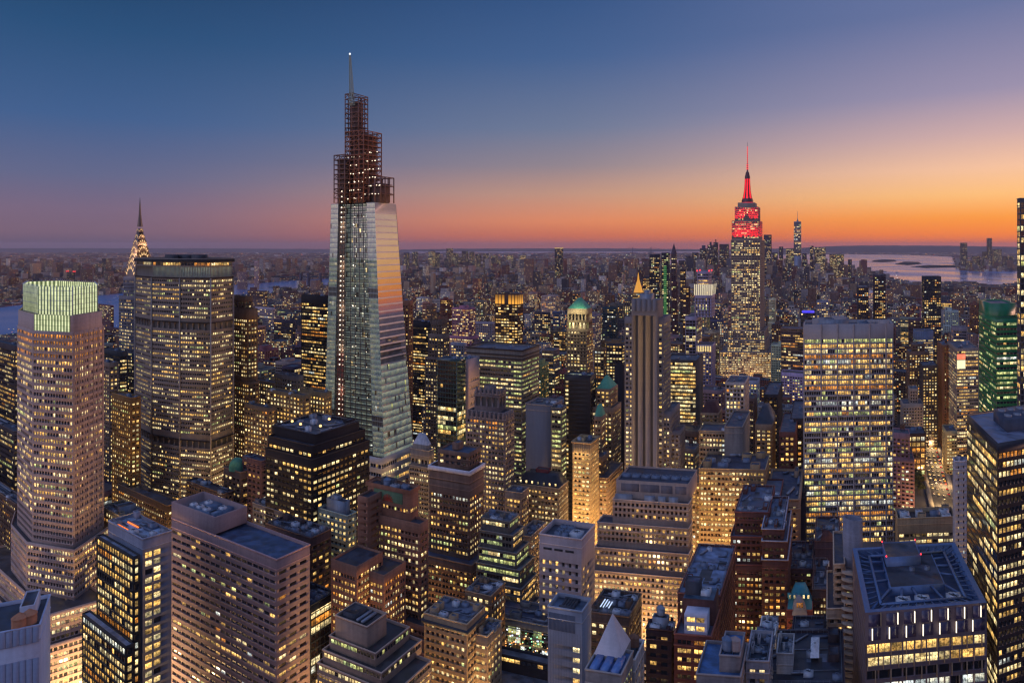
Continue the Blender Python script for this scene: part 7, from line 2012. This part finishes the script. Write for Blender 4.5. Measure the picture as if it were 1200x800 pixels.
def sight(P, h, Y):
    """keep the roofs in front of the rivers low enough to see the water"""
    x = 600 + F * P[:, 0].mean() / max(1, P[:, 1].mean()); lim = None
    if -150 < x < 400 and 620 < Y < 3400: lim = float(np.interp(x, [-150, 0, 112, 160, 272, 330, 385, 400], [402, 397, 393, 388, 364, 355, 350, 348]))
    if 975 < x < 1250 and 1000 < Y < 5500: lim = float(np.interp(x, [975, 1007, 1042, 1070, 1165, 1250], [326, 323, 328, 333, 335, 333]))
    for x0, x1, Ym, yl in ((436, 492, 630, 592), (838, 914, 1190, 440), (1085, 1126, 845, 580), (655, 708, 555, 612), (938, 1052, 556, 655), (580, 645, 370, 792), (700, 735, 640, 560), (1052, 1100, 760, 640)):
        if x0 < x < x1 and Y < Ym: lim = max(lim or 0, yl)
    if lim is None: return h
    return max(7.0, min(h, HC - (lim - EYE) / F * P[:, 1].max() + rng.uniform(-4, 0)))
def add_lot(c, w_, d_, Y, dens):
    P = np.array([c - gu * w_ / 2 - gv * d_ / 2, c + gu * w_ / 2 - gv * d_ / 2, c + gu * w_ / 2 + gv * d_ / 2, c - gu * w_ / 2 + gv * d_ / 2])
    if P[:, 1].min() < 235 or blocked(P): return
    k = cap(Y); h = k * min(1.0, max(.16, rng.lognormal(-.62, .45)))
    if rng.random() < .05 and Y > 900: h = k * rng.uniform(1.0, 1.55)
    h = sight(P, h, Y)
    fill.append((P, h, int(rng.choice(len(TONES), p=TW / TW.sum())), Y))
# near and middle blocks on the street grid
v = -200.0
while v < 2700:
    u = -2600.0
    av = 0
    while u < 1900:
        bl = rng.uniform(120, 240)
        x_ = u
        while x_ < u + bl:
            wd = rng.uniform(16, 36) if v < 900 else rng.uniform(18, 46)
            for row in (0, 1):
                dd = rng.uniform(24, 29)
                c = gu * (x_ + wd / 2) + gv * (v + 14 + row * 31)
                if c[1] > 240 and abs(c[0]) < c[1] * .80 + 60: add_lot(c, wd - .6, dd, c[1], 1)
            x_ += wd
        u += bl + 26
    v += 80
# what of it shows: front-to-back coverage at half size
W2, H2 = 600, 400
mask = np.zeros((H2, W2), bool)
items = []
for i, (P, h, t, Y) in enumerate(fill): items.append((P[:, 1].min(), i, P, h))
for p in HERO_FOOT: items.append((p[:, 1].min(), -1, p, 90 if True else 0))
items.sort(key=lambda q: q[0])
vis = np.zeros(len(fill))
for _, i, P, h in items:
    xs = (600 + F * P[:, 0] / P[:, 1]) / 2; yt = (EYE + F * (HC - h) / P[:, 1].max()) / 2; yb = (EYE + F * HC / P[:, 1].min()) / 2
    x0, x1 = int(max(0, xs.min())), int(min(W2, math.ceil(xs.max()))); y0, y1 = int(max(0, yt)), int(min(H2, yb))
    if x1 <= x0 or y1 <= y0: continue
    m_ = mask[y0:y1, x0:x1]
    if i >= 0: vis[i] = (~m_).sum()
    m_[:] = True
order = [i for i in np.argsort(-vis) if vis[i] > 10][:185]
IND = set(int(i) for i in order)
HD = [(b_.get('label'), b_.location) for b_ in col.objects if b_.type == 'EMPTY' and b_.get('category') == 'building']
DESC = {}
from collections import Counter
sizes = Counter()
def near_desc(c):
    best = None
    for l, loc in HD:
        d = (loc[0] - c[0]) ** 2 + (loc[1] - c[1]) ** 2
        if best is None or d < best[0]: best = (d, l)
    return best[1]
HN = {}
KINDS_F = [PUNCH, PAIRS, W(PUNCH, bay=4.2), W(RIBBON, bay=3.0), W(TRIPLE, bay=6.6)]
for i in order:
    P, h, t, Y = fill[i]; P = list(P)
    col_, nm = TONES[t]
    c = sum(P) / 4
    tone = tuple(int(min(255, max(20, v_ * rng.uniform(.95, 1.25)))) for v_ in col_)
    tone = tuple(int(round(v_ / 6) * 6) for v_ in tone)
    near = 'dark' if Y < 0 else ''
    size = 'low' if h < 32 else 'mid-height' if h < 62 else 'tall'
    zone = 'close below' if Y < 620 else 'among the middle rooftops' if Y < 1100 else 'out in the hazy streets'
    px, py = proj((c[0], c[1], h))
    # the named building whose foot is nearest in the picture gives the place
    hd = min(DESCS, key=lambda q: (q[1] - px) ** 2 + 4 * (q[2] - py) ** 2)[0]
    sp_ = dict(KINDS_F[int(rng.integers(len(KINDS_F)))])
    if nm == 'dark glass': sp_ = dict(W(CURTAIN, bay=3))
    sp_['lit'] = float(np.clip(rng.normal(.36, .2), .05, .85)); sp_['pal'] = rng.choice(['office', 'gold', 'resid', 'yellow', 'green'], p=[.25, .25, .25, .15, .1]); sp_['rec'] = .3 if Y < 900 else .15
    stp = h > 40 and rng.random() < .45
    lt = 'dim' if sp_['lit'] < .3 else 'half-lit' if sp_['lit'] < .55 else 'bright'
    label = f'{lt} {size} {nm} {"setback " if stp else ""}block beside the {hd}'
    b = Building('city_block', label, P[1], [wall_mat(tone)], 'building', label, windows=24 if Y < 560 else 0)
    b.roofm = roof_mat([(58, 64, 78), (70, 74, 88), (48, 48, 56), (84, 90, 104)][int(rng.integers(4))])
    if stp:
        h1 = h * rng.uniform(.55, .8); b.tier(P, 0, h1, sp_); P2 = sub(P, .12, .88, .1, .9); b.tier(P2, h1 - 1.2, h, sp_)
        Pt = P2
    else: b.tier(P, 0, h, sp_); Pt = P
    if Y < 900: clutter(b, Pt, h - 1.2, int(rng.integers(1, 5)) if Y < 620 else int(rng.integers(0, 3)), int(i), 1.0)
    else:
        if rng.random() < .8: u0 = rng.uniform(.1, .5); bulkhead(b, Pt, u0, u0 + .35, .2, .75, h - 1.2, rng.uniform(3, 7))
    b.finish()
    if rng.random() < .3 and Y < 900 and nm != 'dark glass':
        water_tank(sub(Pt, .75, .75, .7, .7)[0], h - 1.2, 2.0, 3.4, f'wooden tank on the {size} {nm} block beside the {hd}')['group'] = f'tanks beside the {hd}'

# ------------------------------------------------------------------ the city carpet out to the horizon (one mass nobody could count)
def city_mat():
    m, t, p = new_mat('city_facade')
    uv = t.n('ShaderNodeUVMap'); sp_ = t.n('ShaderNodeSeparateXYZ'); t.l(uv.outputs[0], sp_.inputs[0])
    at_ = t.n('ShaderNodeAttribute', attribute_name='tint'); at_.attribute_type = 'GEOMETRY'
    fu, fv = t.m('FRACT', sp_.outputs[0]), t.m('FRACT', sp_.outputs[1]); iu, iv = t.m('FLOOR', sp_.outputs[0]), t.m('FLOOR', sp_.outputs[1])
    cb = t.n('ShaderNodeCombineXYZ'); t.l(iu, cb.inputs[0]); t.l(iv, cb.inputs[1])
    wn = t.n('ShaderNodeTexWhiteNoise', noise_dimensions='3D'); t.l(cb.outputs[0], wn.inputs['Vector'])
    cb2 = t.n('ShaderNodeCombineXYZ'); t.l(iu, cb2.inputs[0]); t.l(iv, cb2.inputs[1]); cb2.inputs[2].default_value = 7.7
    wn2 = t.n('ShaderNodeTexWhiteNoise', noise_dimensions='3D'); t.l(cb2.outputs[0], wn2.inputs['Vector'])
    win = t.m('MULTIPLY', t.m('MULTIPLY', t.m('GREATER_THAN', fu, .2), t.m('LESS_THAN', fu, .8)), t.m('MULTIPLY', t.m('GREATER_THAN', fv, .26), t.m('LESS_THAN', fv, .78)))
    lit = t.m('MULTIPLY', win, t.m('LESS_THAN', wn.outputs[0], at_.outputs['Alpha']))
    t.l(t.mix(win, at_.outputs['Color'], rgb(24, 26, 34)), p.inputs['Base Color'])
    c = t.ramp(wn2.outputs[0], [(0, rgb(255, 190, 96)), (.35, rgb(255, 214, 140)), (.7, rgb(255, 240, 196)), (.86, rgb(214, 232, 190)), (.94, rgb(255, 150, 60)), (1, rgb(226, 236, 255))], 'CONSTANT')
    t.l(c, p.inputs['Emission Color'])
    t.l(t.m('MULTIPLY', lit, t.m('ADD', .2, t.m('MULTIPLY', wn2.outputs[0], .8))), p.inputs['Emission Strength'])
    t.l(t.m('SUBTRACT', .85, t.m('MULTIPLY', win, .7)), p.inputs['Roughness'])
    m.cycles.emission_sampling = 'NONE'
    return m
def city_roof():
    m, t, p = new_mat('city_roofs'); at_ = t.n('ShaderNodeAttribute', attribute_name='tint'); at_.attribute_type = 'GEOMETRY'
    t.l(at_.outputs['Color'], p.inputs['Base Color']); p.inputs['Roughness'].default_value = .8
    return m
CITYM = [city_mat(), city_roof()]
qs, uvs, mis, tints = [], [], [], []
def carpet(P, h, tone, lit, cell):
    """one building of the mass: four walls with window cells, a flat roof"""
    n = 4; off = float(rng.integers(0, 4000))
    for i in range(4):
        a, c = P[i], P[(i + 1) % 4]; L_ = math.hypot(c[0] - a[0], c[1] - a[1]); nu = max(1, round(L_ / cell[0])); nv_ = max(1, h / cell[1])
        qs.append([(a[0], a[1], 0), (c[0], c[1], 0), (c[0], c[1], h), (a[0], a[1], h)]); uvs.append([(off + i * 50, off), (off + i * 50 + nu, off), (off + i * 50 + nu, off + nv_), (off + i * 50, off + nv_)]); mis.append(0); tints.append((*tone, lit))
    qs.append([(p[0], p[1], h) for p in P]); uvs.append([(0, 0)] * 4); mis.append(1); rt = rng.uniform(.5, 1.5) ; tints.append((.045 * rt, .05 * rt, .065 * rt, 0))
for i, (P, h, t, Y) in enumerate(fill):
    if i in IND: continue
    kk = rng.uniform(.9, 1.6); cc = [lin(v_) * kk for v_ in TONES[t][0]]
    carpet(P, h, cc, float(np.clip(rng.normal(.24, .13), .08, .7)), (3.2, 3.7) if Y < 1400 else (4, 4.4))
    if h > 25 and rng.random() < .6:
        I = np.array(sub(list(P), .25, .65, .25, .7)); carpet(I, h + rng.uniform(3, 8), cc, 0, (9, 9))
def field(Y0, Y1, n, wlo, whi, hmed, hsig, litm, cell):
    Yv = np.sqrt(rng.random(n) * (Y1 ** 2 - Y0 ** 2) + Y0 ** 2); tx = rng.uniform(-.80, .80, n)
    for Y, t_ in zip(Yv, tx):
        X = t_ * Y; w_, d_ = rng.uniform(wlo, whi, 2); c = np.array((X, Y))
        # snap to a loose street grid so that streets read as lines
        u_, v_ = c @ gu, c @ gv; sv = 80 if Y < 5000 else 110; v_ = math.floor(v_ / sv) * sv + rng.choice([22, sv - 22]) ; su = 260; k_ = (u_ % su)
        if k_ < 24: u_ += 28
        c = gu * u_ + gv * v_
        if c[1] < Y0 * .9: continue
        P = np.array([c - gu * w_ / 2 - gv * d_ / 2, c + gu * w_ / 2 - gv * d_ / 2, c + gu * w_ / 2 + gv * d_ / 2, c - gu * w_ / 2 + gv * d_ / 2])
        if any(in_poly(c, w__) for w__ in WP): continue
        if any(a < c[0] + w_ and b_ > c[0] - w_ and e_ < c[1] + d_ and f_ > c[1] - d_ for a, b_, e_, f_, _ in HERO_BOX): continue
        h = hmed * rng.lognormal(0, hsig)
        px = 600 + F * c[0] / c[1]
        if px > 700 and px < 1010 and 4200 < c[1] < 5600: h *= 2.2
        h = min(h, max(12, HC - 12.0 * c[1] / F - (8 if c[1] > 4000 else 0) * c[1] / F * .35)) if c[1] < 9000 else min(h, 60)
        h = sight(P, h, c[1])
        tn = TONES[int(rng.choice(len(TONES), p=TW / TW.sum()))][0]; kk = rng.uniform(.9, 2.0); cc = [lin(v_) * kk for v_ in tn]
        carpet(P, h, cc, float(np.clip(rng.normal(litm, litm * .7), 0, .7)), cell)
field(2500, 4200, 7000, 14, 42, 24, .6, .11, (4.5, 4.5))
field(4200, 7500, 13000, 18, 56, 24, .62, .07, (6, 6))
field(7500, 13000, 13000, 28, 90, 20, .55, .045, (9, 9))
field(13000, 24000, 9000, 50, 180, 18, .5, .03, (16, 14))
# land right across the harbour and the left shore are covered by the same fields
g = Geo(); g.q = [np.array(qs, float)]; g.u = [np.array(uvs, float)]; g.m = [np.array(mis)]
tag(obj('distant_city', g.mesh('distant_city', CITYM, weld=False, attr=tints)), kind='stuff')
# its street and roof lamps: small glowing globes
cols_ = [(255, 190, 110), (255, 226, 170), (255, 150, 70), (240, 244, 255), (255, 70, 50), (140, 230, 170)]; pw_ = [.38, .3, .17, .09, .04, .02]
LM = [emit_mat('far_lamp', c, 1.7) for c in cols_]
n = 6500; Yv = 900 * (24000 / 900) ** rng.random(n); tx = rng.uniform(-.78, .78, n); cq_ = []; mm = []
for Y, t_ in zip(Yv, tx):
    c = np.array((t_ * Y, Y))
    if rng.random() < .6:
        u_, v_ = c @ gu, c @ gv; u_ = math.floor(u_ / 260) * 260 + rng.choice([4, 22]); c = gu * u_ + gv * v_
        if c[1] < 850: continue
    if any(in_poly(c, w__) for w__ in WP): continue
    z = rng.uniform(8, 40) if Y < 6000 else rng.uniform(10, 30); s_ = Y * rng.uniform(.00018, .0005); k = int(rng.choice(6, p=pw_))
    o6 = [(s_, 0, 0), (0, s_, 0), (-s_, 0, 0), (0, -s_, 0)]
    ctr = np.array((c[0], c[1], z))
    for i in range(4):
        a, b_ = np.array(o6[i]), np.array(o6[(i + 1) % 4])
        for zz in (s_, -s_): cq_.append([ctr + a, ctr + b_, ctr + (a + b_) * .02 + (0, 0, zz), ctr + (a + b_) * .01 + (0, 0, zz)]); mm.append(k)
g = Geo(); g.quads(cq_, None, np.array(mm)); tag(obj('distant_lamp', g.mesh('distant_lamp', LM, weld=False)), kind='stuff')

# ------------------------------------------------------------------ haze: one box of even air round the camera and the whole place
hz_ = bpy.data.materials.new('haze'); hz_.use_nodes = True; hn = NT(hz_.node_tree); hz_.node_tree.nodes.clear()
ho = hn.n('ShaderNodeOutputMaterial'); hv = hn.n('ShaderNodeVolumePrincipled')
hv.inputs['Color'].default_value = (.86, .74, .82, 1); hv.inputs['Density'].default_value = HAZE; hv.inputs['Anisotropy'].default_value = 0.0
hn.l(hv.outputs[0], ho.inputs['Volume'])
g = Geo(); g.prism([np.array(p) for p in ((-47000, -47000), (47000, -47000), (47000, 47000), (-47000, 47000))], -2, 446, 0, True, True)
if HAZE > 0: tag(obj('haze', g.mesh('haze', hz_)), kind='stuff')
